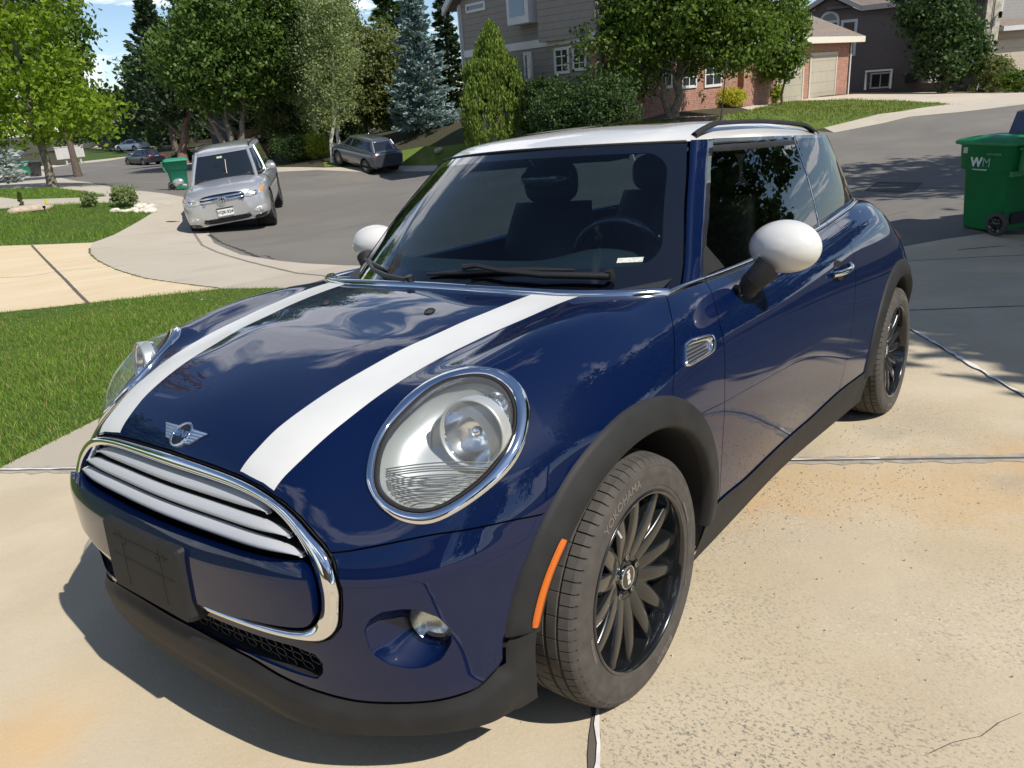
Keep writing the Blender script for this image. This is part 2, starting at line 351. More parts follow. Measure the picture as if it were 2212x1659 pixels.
D4 = crp(880, 900, 1360, 1340, 1810); D9 = crp(860, 1420, 1240, 1760, 1854); D6 = crp(1640, 660, 2000, 1420, 786); C8 = crp(1700, 300, 2560, 1100, 1783); C7 = crp(860, 300, 1820, 1000, 2212); C3 = crp(1600, 0, 2560, 640, 2212)
HL_IN = hit(D4([(215,1130),(240,900),(330,680),(480,500),(700,300),(900,190),(1100,145),(1250,150),(1400,210),(1500,320),(1545,450),(1545,600),(1500,760),(1400,930),(1250,1110),(1050,1270),(850,1390),(650,1440),(450,1410),(300,1320),(230,1220)]))
FOG = hit(D9([(245,760),(300,640),(450,540),(700,500),(900,510),(1150,600),(1300,750),(1320,900),(1200,1110),(1000,1210),(800,1230),(550,1180),(380,1070),(300,960)]))
SCUT = hit(D6([(155,450),(165,425),(200,405),(280,383),(310,385),(328,420),(325,460),(300,490),(220,540),(175,560),(158,540)]))
SCUT_IN = hit(D6([(163,462),(240,427),(285,420),(297,450),(285,478),(220,518),(167,543)]))
def planebasis(P):
    c = P.mean(0); u, s, vt = np.linalg.svd(P-c); return c, vt[0], vt[1], vt[2]
def region3(V, P, grow=0., depth=.14):                            # + inside the outline P seen along its plane normal
    c, a, b, n = planebasis(P); q = (V-c); g = sdpoly(np.stack([q@a, q@b], 1), np.stack([(P-c)@a, (P-c)@b], 1))+grow
    return np.where(np.abs(q@n) > depth, -np.abs(g)-.01, g)
FW, RW = (-.02, .31), (-2.45, .31)                                # arch centres
AR_IN, AR_OUT = .365, .443
def rf(V, c): return np.hypot(V[:, 0]-c[0], V[:, 2]-c[1])
def xcowl(y): return itp(np.abs(y), [0, .15, .30, .39, .52, .62, .70, .80], [-.215, -.218, -.232, -.247, -.287, -.345, -.432, -.60])
def ybelt(x): return itp(x, [-2.72, -2.66, -2.55, -2.40, -2.1, -1.5, -.8, -.43, -.2], [.0, .35, .55, .655, .700, .715, .708, .699, .69])
def zlip(y): return itp(np.abs(y), [0, .11, .287, .378, .459, .56, .652, .72, .76], [.325, .327, .312, .287, .270, .254, .252, .262, .31])
def zsill(x): return itp(x, [-3.1, -2.1, -1.74, -1.3, -.735, -.49, -.44, -.3], [.36, .315, .318, .292, .296, .311, .31, .30])
GAP = .0016
V0 = SH[0]; x, y, z = V0.T
SH = clip(SH, np.where(SH[0][:, 2] > .1, SH[0][:, 2]-.165, SH[0][:, 2]-.165))
SH = clip(SH, np.maximum(SH[0][:, 0]-xcowl(SH[0][:, 1]), np.abs(SH[0][:, 1])-ybelt(SH[0][:, 0]))*1.0)
for c_ in (FW, RW): SH = clip(SH, np.maximum(rf(SH[0], c_)-(AR_IN+.015), .55-SH[0][:, 1]))
def side(V): return V[:, 0] < .0
def seam_a(V): return V[:, 0]-itp(V[:, 2], [.73, .735, .787, .843, .895, .927, .96], [-.170, -.171, -.212, -.281, -.359, -.431, -.50])
def seam_b(V): return V[:, 0]-itp(V[:, 2], [.2, .313, .411, .521, .626, .74, .825, .88, .923, .96], [-.50, -.492, -.472, -.468, -.474, -.492, -.515, -.567, -.639, -.70])
def seam_c(V): return V[:, 0]-itp(V[:, 2], [.25, .411, .525, .666, .782, .839, .896, .98], [-1.66, -1.682, -1.706, -1.742, -1.780, -1.80, -1.825, -1.85])
def seam_h(V): return V[:, 2]-itp(V[:, 0], [.25, .314, .4, .491, .58, .626, .70], [.600, .604, .611, .611, .599, .591, .585])
def g_front(V): return V[:, 0]-(-.02)
def P2(V): return np.stack([V[:, 1], V[:, 2]], 1)
nose = lambda V: V[:, 0] > .30
def gz(V):                                                        # + inside the blue body, lower edge
    lipz = np.minimum(V[:, 2]-zlip(V[:, 1]), np.where(V[:, 0] > .2, np.maximum(rf(V, FW)-AR_OUT, V[:, 2]-.364), 1.))
    return np.where(V[:, 0] > 0, lipz, V[:, 2]-zsill(V[:, 0]))
def blue(m):
    m = clip(m, gz(m[0])-.001)
    for c_ in (FW, RW): m = clip(m, rf(m[0], c_)-(AR_OUT-.004))
    return m
BL = blue(SH)
def noseholes(m):
    g = sdpoly(P2(m[0]), np.array(GR_OUT)); g = np.where(nose(m[0]), g, -1); m = clip(m, -(g+.007))
    g = sdpoly(P2(m[0]), np.array(INTAKE)); g = np.where(nose(m[0]), g, -1); m = clip(m, -g)
    g = region3(m[0], HL_OUT, .0); m = clip(m, -g)
    g = region3(m[0], FOG, .0); m = clip(m, -g); return m
BLN = noseholes(BL)
# --- materials of the car
m_paint, t_, b_ = newmat('blue_paint')
sset(b_, Base_Color=(.0006, .007, .042, 1), Metallic=.0, Roughness=.5, Specular_IOR_Level=.05, Coat_Weight=1., Coat_Roughness=.008, Coat_IOR=1.52)
_n = t_.nodes.new('ShaderNodeTexVoronoi'); _n.inputs['Scale'].default_value = 900; _g = t_.nodes.new('ShaderNodeTexCoord'); _r2 = t_.nodes.new('ShaderNodeValToRGB')
_r2.color_ramp.elements[0].color = (.0012, .013, .085, 1); _r2.color_ramp.elements[1].color = (.0004, .0058, .036, 1); _r2.color_ramp.elements[1].position = .35
t_.links.new(_g.outputs['Object'], _n.inputs['Vector']); t_.links.new(_n.outputs['Distance'], _r2.inputs[0]); t_.links.new(_r2.outputs[0], b_.inputs['Base Color'])
m_white = pm('white_roof_paint', (.66, .655, .635), .25, coat=.7)
m_stripe = pm('white_stripe_vinyl', (.63, .635, .62), .42, coat=.2, noise=(9, .03))
m_chrome = pm('chrome', (.86, .86, .87), .035, 1.)
m_plast = pm('black_moulding', (.020, .0205, .0215), .62, spec=.28, noise=(14, .18), bump=(700, .25, .0006))
m_gloss = pm('gloss_black', (.006, .006, .008), .08, coat=.6)
m_matte = pm('matt_black', (.008, .008, .009), .8)
m_tyre = pm('tyre_rubber', (.062, .056, .050), .82, noise=(30, .22), bump=(250, .3, .001))
m_rim = pm('black_alloy', (.012, .013, .014), .22, metal=.3, coat=.8)
m_steel = pm('dusty_steel', (.32, .31, .30), .42, 1., noise=(30, .2))
m_slat = pm('silver_slat', (.50, .515, .54), .38, .15, coat=.2)
m_amber = pm('amber_lens', (.58, .13, .008), .3, coat=.6)
m_wind = glassmat('windscreen_glass', (.52, .70, .78), 1.0, 1.5)
m_sideg = glassmat('tinted_side_glass', (.21, .23, .24), 1.0, 1.62)
m_frit = pm('glass_black_border', (.004, .005, .008), .04, coat=1.)
m_lens = glassmat('lamp_cover', (.95, .97, .97), .9, 1.42)
_t = m_lens.node_tree; _o = [n for n in _t.nodes if n.type == 'OUTPUT_MATERIAL'][0]; _m = _t.nodes.new('ShaderNodeMixShader'); _m.inputs[0].default_value = .06; _d = _t.nodes.new('ShaderNodeBsdfDiffuse'); _d.inputs[0].default_value = (.75, .77, .76, 1); _t.links.new(_o.inputs[0].links[0].from_socket, _m.inputs[1]); _t.links.new(_d.outputs[0], _m.inputs[2]); _t.links.new(_m.outputs[0], _o.inputs[0])
m_refl = pm('lamp_reflector', (.88, .89, .90), .16, 1.)
m_lampg = pm('lamp_bezel_grey', (.55, .57, .56), .36, .5)
m_cloth = pm('dark_leather', (.009, .010, .013), .5)
m_dash = pm('dashboard_plastic', (.022, .025, .028), .6)
m_bulb = glassmat('bulb_glass', (.9, .92, .95), 1., 1.5)
CAR = empty('small_hatchback', 'dark blue compact hatchback with white bonnet stripes, white roof and white mirrors on the driveway', 'car')
CAR.matrix_world = Matrix([[*MW[0], 0], [*MW[1], 0], [*MW[2], 0], [0, 0, 0, 1]])
def part(name, m, mat, parent=CAR, o=0., both=True, flip=False):
    if o is not None and not (np.isscalar(o) and o == 0): m = off(m, o)
    if both: m = join(m, mir(m))
    return tri_obj(name, m[0], m[2], mat, parent, m[1])
# bonnet, bumper, scuttle panels, doors, quarters
def smin_keep(m, *gs):
    for g in gs: m = clip(m, g(m[0]))
    return m
hood = smin_keep(BLN, lambda V: seam_h(V)-GAP, lambda V: seam_a(V)-GAP)
part('bonnet', hood, m_paint)
bump = smin_keep(BLN, lambda V: -seam_h(V)-GAP, lambda V: V[:, 0]-.1)
BUMP = part('front_bumper', bump, m_paint)
scut = smin_keep(BL, lambda V: -seam_a(V)-GAP, lambda V: seam_b(V)-GAP)
scut = clip(scut, -region3(scut[0], SCUT))
for sgn, mm in ((1, scut), (-1, mir(scut))): part('side_panel', mm, m_paint, both=False)
door = smin_keep(BL, lambda V: -seam_b(V)-GAP, lambda V: seam_c(V)-GAP)
DOORS = [part('door', mm, m_paint, both=False) for mm in (door, mir(door))]
quart = smin_keep(BL, lambda V: -seam_c(V)-GAP)
part('rear_quarter', quart, m_paint)
# dark inner shell seen through the panel gaps and lamp openings
_in = SH
for c_ in (FW, RW): _in = clip(_in, rf(_in[0], c_)-(AR_OUT-.02))
inner = clip(_in, -np.where(nose(_in[0]), sdpoly(P2(_in[0]), np.array(GR_OUT)), -1)); inner = clip(inner, -region3(inner[0], HL_OUT, .004)); inner = clip(inner, -region3(inner[0], FOG, .004)); inner = clip(inner, -region3(inner[0], SCUT, 0))
inner = clip(inner, -np.where(nose(inner[0]), sdpoly(P2(inner[0]), np.array(INTAKE)), -1)); part('inner_panel', inner, m_matte, o=-.012)
# stripes: lie on the bonnet
def stripe_g(V):
    yi = itp(V[:, 0], [-.30, -.241, -.072, .034, .148, .301, .442, .547, .626, .66], [.395, .39, .376, .361, .345, .321, .301, .281, .264, .255])
    yo = itp(V[:, 0], [-.30, -.281, -.135, -.023, .084, .262, .44, .541, .616, .66], [.522, .519, .506, .490, .473, .448, .424, .405, .384, .368])
    return np.minimum(V[:, 1]-yi, yo-V[:, 1])
st = clip(hood, stripe_g(hood[0])); st = clip(st, sdpoly(P2(st[0]), np.array(GR_OUT))*-1-.012)
for mm in (st, mir(st)): part('bonnet_stripe', mm, m_stripe, both=False, o=.0007)
# black lower lip and sills
def lowpart(m, k=-.002):
    m = clip(m, -gz(m[0])+k)
    return m
lip = lowpart(clip(clip(SH, SH[0][:, 0]-.0), SH[0][:, 2][:0] if False else clip(SH, SH[0][:, 0]-.0)[0][:, 2]-.178)); lip = clip(lip, rf(lip[0], FW)-AR_IN)
lx = lip[0]; tt = np.clip((zlip(lx[:, 1])-lx[:, 2])/.12, 0, 1)
ss = lambda q: np.clip(q, 0, 1)**2*(3-2*np.clip(q, 0, 1))
lipo = (lip[0]+lip[1]*np.maximum(.003+.015*ss(tt/.30)-.006*ss((tt-.7)/.3), .003+.013*ss((AR_OUT+.012-rf(lx, FW))/.03))[:, None], lip[1], lip[2])
_lm = join(lipo, mir(lipo)); tri_obj('front_lip', _lm[0], _lm[2], m_plast, CAR)
mb = MB()                                                         # underside of the lip
ph = np.radians(np.linspace(-78, 78, 80)); pts = []
ys = np.linspace(-.73, .73, 90); xs = Xof(np.abs(ys), .179); edge = np.stack([xs+.010, ys*1.008, np.full(90, .179)], 1)
inn = edge*np.array([1, .96, 1])-np.array([.16, 0, -.015]); mb.grid(np.stack([edge, inn], 1))
edge2 = edge+np.array([.0, 0, .0]); mb.build('lip_underside', m_matte, CAR)
sill = lowpart(clip(clip(SH, -SH[0][:, 0]-.0), SH[0][:, 0]+2.3), .010); 
for c_ in (FW, RW): sill = clip(sill, rf(sill[0], c_)-AR_IN)
for mm in (sill, mir(sill)): part('sill_cladding', mm, m_plast, both=False, o=.0045)
tail = lowpart(clip(SH, -2.3-SH[0][:, 0])); tail = clip(tail, rf(tail[0], RW)-AR_IN); part('rear_lip', tail, m_plast, o=.006)
# wheel arch mouldings
def arch(c, a0, a1, n=90):
    A = np.radians(np.linspace(a0, a1, n)); ca, sa = np.cos(A), np.sin(A)
    R = lambda r: (c[0]+r*ca, c[1]+r*sa)
    Y = lambda r: Yof(*R(r))
    yo = Y(AR_OUT); yi0 = Y(AR_IN+.014); yi0 = np.where(np.isfinite(yi0), yi0, yo); yi = yi0+.018
    P = [(AR_OUT, yo-.006), (AR_OUT-.002, Y(AR_OUT-.002)+.004), (AR_OUT-.012, Y(AR_OUT-.012)+.009), (AR_OUT-.040, Y(AR_OUT-.040)+.013), (AR_IN+.012, yi), (AR_IN+.002, yi-.006), (AR_IN, yi-.03), (AR_IN, yi-.16), (AR_IN+.03, yi*0+.50)]
    return np.stack([np.stack([R(r)[0], y, R(r)[1]], 1) for r, y in P], 1)
for c_, a0, a1 in ((FW, 7, 184), (RW, -2, 196)):
    G = arch(c_, a0, a1)
    for s_ in (1, -1):
        mb = MB(); mb.grid((G*np.array([1, s_, 1]))[:, :7]); mb.build('arch_moulding', m_plast, CAR)
        mb = MB(); mb.grid((G*np.array([1, s_, 1]))[:, 6:]); mb.lathe([(.50*s_, .40), (.50*s_, .05)], c=(c_[0], 0, c_[1])); mb.build('wheel_housing', m_matte, CAR)
# amber side marker on the front arch moulding
for s_ in (1, -1):
    A0, A1 = 9, 37; G = []
    for k, dr in enumerate((-1, -.85, 0, .85, 1)):
        A = np.radians(np.linspace(A0, A1, 16)); w = np.full(16, .0078); w[0] = w[-1] = .006; r = AR_IN+.026+dr*w
        X, Z = FW[0]+r*np.cos(A), FW[1]+r*np.sin(A); G.append(np.stack([X, (Yof(X, Z)+.0165+(.0, .004, .005, .004, 0)[k])*s_, Z], 1))
    MB().grid(np.array(G)).build('side_marker', m_amber, CAR)
# --- grille
def nose3(P, d=0.):
    P = np.asarray(P, float); X = Xof(P[:, 0], P[:, 1]); Q = np.stack([X, P[:, 0], P[:, 1]], 1); N = Fgrad(Q); return Q+N*d, N
def band(outer, inner, prof, name, mat, parent=CAR, n=220):
    """closed band between two outlines (3-D, same start) with a raised profile [(t, height)]"""
    o_, i_ = cr_spline(outer, n), cr_spline(inner, 600)
    idx = [int(np.argmin(((i_-p)**2).sum(1))) for p in o_]; i2 = i_[idx]
    k = np.ones(9)/9; i2 = np.stack([np.convolve(np.r_[i2[-4:, j], i2[:, j], i2[:4, j]], k, 'valid') for j in range(3)], 1)
    N = Fgrad((o_+i2)/2); G = np.stack([o_*(1-t)+i2*t+N*h for t, h in prof], 1)
    return MB().grid(G, closed_u=True).build(name, mat, parent)
go, _ = nose3(cr_spline(GR_OUT, 200), 0); gi, _ = nose3(cr_spline(GR_IN, 200), 0)
band(go, gi, [(0, -.012), (.0, .002), (.08, .008), (.25, .011), (.6, .010), (.88, .004), (.96, -.002), (1.0, -.022)], 'grille_surround', m_chrome)
# dark cavity behind the grille
mb = MB(); 
for s in (0,):
    o_ = cr_spline(GR_OUT, 120); q, _ = nose3(o_, 0); rings = [q+[-.004, 0, 0], q+[-.03, 0, 0], q*[1, .93, 1]+[-.10, 0, 0]]; c0 = np.tile([[.50, 0, .55]], (120, 1)); rings.append(rings[2]*.3+c0*.7); rings.append(c0)
    mb.grid(np.array(rings), closed_v=True)
mb.build('grille_cavity', m_matte, CAR)
for s in (0,):
    o_ = cr_spline(INTAKE, 90); q, _ = nose3(o_, -.001); q2 = q*[1, .95, 1]+[-.05, 0, .0]; q3 = q2*.4+np.tile([[.60, 0, .35]], (90, 1))*.6
    MB().grid(np.array([q, q+[-.006, 0, 0]]), closed_v=True).build('intake_rim', m_paint, BUMP)
    mb = MB(); mb.grid(np.array([q+[-.006, 0, 0], q2, q3]), closed_v=True); mb.build('intake_cavity', m_matte, CAR)
# honeycomb in the lower intake
mb = MB()
for r_ in range(4):
    for c_ in range(-11, 12):
        yy = c_*.043+(.0215 if r_ % 2 else 0); zz = .315+r_*.019
        if sdpoly(np.array([[yy, zz]]), INTAKE)[0] < .002: continue
        X = float(Xof(abs(yy), zz)[0])-.022; h = [(X, yy+a, zz+b) for a, b in ((-.018, 0), (-.011, .0075), (.011, .0075), (.018, 0), (.011, -.0075), (-.011, -.0075), (-.018, 0))]
        mb.tube(h, .0017, 4, cap=False)
mb.build('intake_mesh', pm('mesh_black', (.03, .03, .033), .4), CAR)
# three silver slats
def slat(zt, zb, ye, name='grille_slat'):
    n = 110; ys = np.sin(np.linspace(-np.pi/2, np.pi/2, n)); Yv = ys*ye; f = np.sqrt(np.clip(1-np.abs(ys)**7, 0, 1)); G = []
    k = np.maximum(f, .05); mid = (zt+zb)/2-.004*(1-f); w = np.clip((np.abs(ys)-.8)/.2, 0, 1); zt_ = mid+(zt-zb)/2*k-.010*w*w; zb_ = mid-(zt-zb)/2*k
    for t, d in ((.0, -.020), (.04, -.014), (.15, -.009), (.4, -.005), (.7, -.005), (.92, -.010), (1, -.018), (.97, -.026)):
        zz = zt_*(1-t)+zb_*t; G.append(np.stack([Xof(np.abs(Yv), zz)+d, Yv, zz], 1))
    sl = MB().grid(np.array(G)).build(name, m_slat, CAR); G2 = []
    for t, d in ((.03, -.0195), (.06, -.09), (.97, -.09), (.97, -.024)): zz = zt_*(1-t)+zb_*t; G2.append(np.stack([Xof(np.abs(Yv), zz)+d, Yv, zz], 1))
    MB().grid(np.array(G2)).build('slat_back', m_plast, sl)
slat(.667, .642, .368); slat(.631, .608, .434); slat(.600, .575, .468)
# blue bumper bar inside the surround
bar = clip(SH, np.where(nose(SH[0]), sdpoly(P2(SH[0]), cr_spline(BAR, 160)), -1)); BARO = part('bumper_bar', bar, m_paint, o=.020)
b3, bn = nose3(cr_spline(BAR, 160), .020); b4 = b3-bn*.05; MB().grid(np.stack([b3, b4], 1), closed_u=True).build('bar_edge', m_paint, BARO)
# number plate carrier
mb = MB(); F0 = .762
fr = [(-.158, .380), (.158, .380), (.166, .395), (.162, .541), (.156, .547), (-.156, .547), (-.162, .541), (-.166, .395)]
frontp = [(F0, a, b) for a, b in fr]; midp = [(F0-.006, a*1.03, .4625+(b-.4625)*1.04) for a, b in fr]; backp = [(.715, a*1.06, .4625+(b-.4625)*1.10) for a, b in fr]
mb.grid(np.array([backp, midp, frontp]), closed_v=True, smooth=False); mb.add(frontp, [list(range(8))])
PLT = mb.build('plate_carrier', m_plast, CAR, bevel=.002)
mb = MB()
for a, b, c, d in ((-.125, .520, .125, .5215), (-.135, .470, .135, .4713), (-.0855, .40, -.0843, .535), (.0843, .40, .0855, .535)): mb.box((F0-.001, a, b), (F0+.0009, c, d))
for yy, zz, rr in ((-.075, .512, .009), (.075, .512, .009), (-.105, .527, .0035), (-.095, .524, .0035), (.095, .520, .0035), (.108, .517, .0035), (-.085, .402, .0035), (.085, .402, .0035)):
    mb.lathe([(F0-.001, rr), (F0+.0012, rr), (F0+.0012, 0)], 'x', 14, (0, yy, zz))
mb.build('plate_holes', m_matte, PLT)
# --- lamps
def lamp(sg):
    f = np.array([1, sg, 1.])
    Ho, Hi = HL_OUT, HL_IN
    o_, i_ = cr_spline(Ho, 160), cr_spline(Hi, 500); idx = [int(np.argmin(((i_-p)**2).sum(1))) for p in o_]; i2 = i_[idx]
    k = np.ones(9)/9; i2 = np.stack([np.convolve(np.r_[i2[-4:, j], i2[:, j], i2[:4, j]], k, 'valid') for j in range(3)], 1)
    N = Fgrad((o_+i2)/2); prof = [(0, -.010), (.0, .001), (.06, .005), (.30, .0085), (.65, .0085), (.92, .006), (1, .001), (1.0, -.014)]
    G = np.stack([o_*(1-t)+i2*t+N*h for t, h in prof], 1)*f
    HLM = MB().grid(G, closed_u=True).build('headlight', m_chrome, CAR)
    c = i2.mean(0); nn = Fgrad(c[None])[0]
    rr = np.linspace(1, 0, 14)
    def disc(rs, hs, base=i2): 
        return np.stack([c+(base-c)*r+ (Fgrad(c[None])[0])*0+N*0+nn*h for r, h in zip(rs, hs)], 0)
    # seal
    MB().grid(np.stack([i2+N*.004, i2*.985+c*.015+N*.007, i2*.955+c*.045+N*.006, i2*.945+c*.055-N*.012], 0)*f, closed_v=True).build('lamp_seal', m_matte, HLM)
    bulge = [.006+.050*(1-r*r)**.85 for r in rr]
    MB().grid(disc(rr*.96, bulge)*f, closed_v=True).build('lamp_cover', m_lens, HLM)
    # bezel bowl
    MB().grid(disc([.955, .93, .86, .70, .4, 0], [-.004, -.016, -.036, -.05, -.06, -.06])*f, closed_v=True).build('lamp_bezel', m_lampg, HLM)
    # lower ribbed reflector strip
    mb = MB()
    lows = [p for p in i2 if p[2] < c[2]-.055]
    for k_ in range(15):
        zz = .652+k_*.0042; seg = i2[np.argsort(np.abs(i2[:, 2]-zz))[:14]]; a = seg[np.argmin(seg[:, 1])]; b = seg[np.argmax(seg[:, 1])]
        a_, b_ = c+(a-c)*.90, c+(b-c)*.90; t = np.linspace(0, 1, 12)[:, None]; L = a_*(1-t)+b_*t-nn*(.022-.022*np.sin(np.pi*t)*.8)
        mb.tube(L*f, .0016, 5)
    mb.build('lamp_ribs', pm('lamp_rib_grey', (.14, .145, .145), .4, .3), HLM)
    # main reflector with bulb, facing forward
    pc = np.array(hit(D4([(1130, 650)]))[0])-nn*.020; ax = np.array([.93, .20, .06]); ax /= np.linalg.norm(ax)
    e1 = np.cross(ax, [0, 0, 1]); e1 /= np.linalg.norm(e1); e2 = np.cross(e1, ax); th = np.linspace(0, 2*np.pi, 64, endpoint=False)
    ring = lambda r, a: pc+ax*a+(np.cos(th)[:, None]*e1+np.sin(th)[:, None]*e2)*r
    R0 = .066
    MB().grid(np.array([ring(r*R0, a) for r, a in ((1.0, .0), (.93, -.010), (.80, -.024), (.6, -.038), (.35, -.047), (.14, -.051), (.001, -.052))])*f, closed_v=True).build('main_reflector', m_refl, HLM)
    MB().grid(np.array([ring(R0*1.11, -.030), ring(R0*1.12, .002), ring(R0*1.08, .007), ring(R0*1.03, .006), ring(R0*1.0, .000)])*f, closed_v=True).build('reflector_ring', m_chrome, HLM)
    MB().grid(np.array([ring(R0*1.02, -.004), ring(R0*1.05, .012), ring(R0*1.10, .0145), ring(R0*1.14, .010), ring(R0*1.15, -.02)])*f, closed_v=True).build('reflector_rim', m_lampg, HLM)
    MB().grid(np.array([ring(.001, .001), ring(.009, -.001), ring(.014, -.008), ring(.014, -.022), ring(.009, -.05)])*f, closed_v=True).build('bulb', m_chrome, HLM)
    # shroud from the reflector towards the inner corner
    sh = []
    d2 = np.array(hit(D4([(760, 850)]))[0])-nn*.052; 
    for t, k_ in ((0, 1.13), (.35, 1.14), (.7, 1.13), (1, 1.10), (1.02, 1.06)):
        sh.append(ring(R0*k_, -.020)+(d2-pc)*t*.55)
    MB().grid(np.array(sh)*f, closed_v=True).build('lamp_shroud', m_lampg, HLM)
    # indicator reflector bowl at the upper outer corner
    q = np.array(hit(D4([(1320, 380)]))[0])-nn*.020; th2 = np.linspace(0, 2*np.pi, 32, endpoint=False)
    g1 = np.cross(nn, [0, 0, 1]); g1 /= np.linalg.norm(g1); g2 = np.cross(g1, nn)
    MB().grid(np.array([q+nn*a+(np.cos(th2)[:, None]*g1+np.sin(th2)[:, None]*g2)*r for r, a in ((.030, .0), (.026, -.008), (.015, -.014), (.001, -.016))])*f, closed_v=True).build('indicator_reflector', m_refl, HLM)
    # fog lamp: painted bowl, lamp, dark pocket
    Fo = cr_spline(FOG, 100); fc = Fo.mean(0); fn = np.array([.86, .40, -.05]); fn /= np.linalg.norm(fn)
    FN = Fgrad(Fo)
    lc = np.array(hit(D9([(1045, 790)]))[0])-np.array([.036, .022, 0])
    bw = [Fo+FN*.0, Fo*.97+fc*.03-FN*.006]
    tgt = lc-fn*.02
    for t, d in ((.20, .012), (.42, .022), (.62, .032)): bw.append(Fo*(1-t)+(tgt+(Fo-fc)*.2)*t-fn*d*.6)
    bowl = MB().grid(np.array(bw)*f, closed_v=True).build('fog_lamp_bowl', m_paint, CAR)
    MB().grid(np.array([bw[-1], bw[-1]*.5+lc*.5-fn*.04, np.tile(lc-fn*.05, (100, 1))])*f, closed_v=True).build('fog_pocket', m_matte, bowl)
    h1 = np.cross(fn, [0, 0, 1]); h1 /= np.linalg.norm(h1); h2 = np.cross(h1, fn); th = np.linspace(0, 2*np.pi, 48, endpoint=False)
    rg = lambda r, a: lc+fn*a+(np.cos(th)[:, None]*h1*1.0+np.sin(th)[:, None]*h2)*r
    FL = MB().grid(np.array([rg(r, a) for r, a in ((.054, -.03), (.055, -.004), (.053, .004), (.050, .006))])*f, closed_v=True).build('fog_lamp', m_gloss, CAR)
    MB().grid(np.array([rg(r, a) for r, a in ((.051, .003), (.046, .011), (.034, .018), (.018, .023), (.0005, .0245))])*f, closed_v=True).build('fog_lens', glassmat('fog_glass', (.86, .88, .88), 1., 1.5), FL)
    MB().grid(np.array([rg(r, a) for r, a in ((.050, .002), (.040, -.012), (.022, -.022), (.0005, -.026))])*f, closed_v=True).build('fog_reflector', pm('fog_refl', (.72, .71, .68), .22, .9), FL)
    mb = MB()
    for k_ in range(-6, 7): mb.tube(np.array([lc+fn*.0005+h1*.0042*k_+h2*.0, lc+fn*.0005+h1*.0042*k_+h2*-.012])*f, .0006, 4)
    mb.build('fog_lens_ribs', m_lampg, FL)
    # side vent with repeater
    So, Si = cr_spline(SCUT, 90), SCUT_IN
    band(So*f, cr_spline(Si, 90)*f, [(0, -.004), (0, .001), (.3, .006), (.7, .006), (1, .002), (1, -.006)], 'vent_surround', m_chrome) if sg > 0 else None
    if sg < 0:
        G = np.array([So*f, (So*.8+So.mean(0)*.2)*f+[0, -.005, 0]]); MB().grid(G, closed_v=True).build('vent_surround', m_chrome, CAR)
    Sm = cr_spline(Si, 60); MB().grid(np.array([(Sm-[0, .005, 0])*f, (Sm*.5+Sm.mean(0)*.5-[0, .005, 0])*f, np.tile((Sm.mean(0)-[0, .005, 0])*f, (60, 1))]), closed_v=True).build('vent_insert', pm('vent_grey', (.09, .10, .12), .35, coat=.4), CAR)
    mb = MB()
    for zz in (.787, .795, .803): mb.tube(np.array([(-.29, float(Yof(-.29, zz)[0])-.002, zz), (-.40, float(Yof(-.40, zz)[0])-.002, zz+.002)])*f, .0016, 5)
    mb.build('vent_bars', m_gloss, CAR)
lamp(1); lamp(-1)
# --- greenhouse
def ya(z): return itp(z, [.86, .936, .952, 1.039, 1.132, 1.23, 1.316, 1.36], [.700, .684, .680, .650, .614, .575, .535, .515])
def Xw(y, z):
    zz = np.clip(z, .86, 1.4); return itp(zz, [.86, .95, 1.14, 1.33, 1.42], [-.165, -.255, -.452, -.700, -.85])-(.68+.18*(zz-.95)/.38)*y*y
def ztop(y): return 1.333-.010*(np.abs(y)/.53)**2
BP = cr_spline([(-.40,.688),(-.8,.699),(-1.5,.706),(-2.1,.696),(-2.42,.672),(-2.58,.61),(-2.68,.45),(-2.72,.2),(-2.73,0)], 160, False)
TP = cr_spline([(-.70,.530),(-1.05,.548),(-1.5,.560),(-2.0,.556),(-2.28,.541),(-2.42,.505),(-2.50,.36),(-2.535,.15),(-2.54,0)], 160, False)
def side_pt(s, z):                                                # s 0..1 along the plan curve, z height
    i = np.clip(np.asarray(s)*159, 0, 158.999); k = i.astype(int); f = (i-k)[..., None]
    b = BP[k]*(1-f)+BP[k+1]*f; t = TP[k]*(1-f)+TP[k+1]*f; w = (np.asarray(z)-.94)/.38; w2 = w+.12*w*(w-1)*-1*-1
    p = b*(1-w2[..., None])+t*w2[..., None]; return np.stack([p[..., 0], p[..., 1], np.broadcast_to(z, p[..., 0].shape)], -1)
ns, nz = 240, 40
Sg, Zg = np.meshgrid(np.linspace(0, 1, ns), np.linspace(.90, 1.335, nz), indexing='ij'); SP = side_pt(Sg, Zg)
def gridmesh(P):
    n, m = P.shape[:2]; idx = np.arange(n*m).reshape(n, m); a, b, c, d = idx[:-1, :-1].ravel(), idx[1:, :-1].ravel(), idx[1:, 1:].ravel(), idx[:-1, 1:].ravel()
    V = P.reshape(-1, 3); T = np.concatenate([np.stack([a, b, c], 1), np.stack([a, c, d], 1)])
    du = np.gradient(P, axis=0); dv = np.gradient(P, axis=1); N = np.cross(du, dv).reshape(-1, 3); N /= np.linalg.norm(N, axis=1)[:, None]+1e-12
    out = V-np.array([-1.4, 0, .8]); 
    if (N*out).sum(1).mean() < 0: N = -N
    fn = np.cross(V[T[:, 1]]-V[T[:, 0]], V[T[:, 2]]-V[T[:, 0]]); fl = (fn*N[T[:, 0]]).sum(1) < 0; T[fl] = T[fl][:, ::-1]
    return V, N, T
SIDE = gridmesh(SP)
zb_at = lambda x: itp(x, [-2.75, -2.5, -2.1, -1.6, -.845, -.677, -.43], [1.03, 1.023, 1.0, .968, .932, .929, .926])
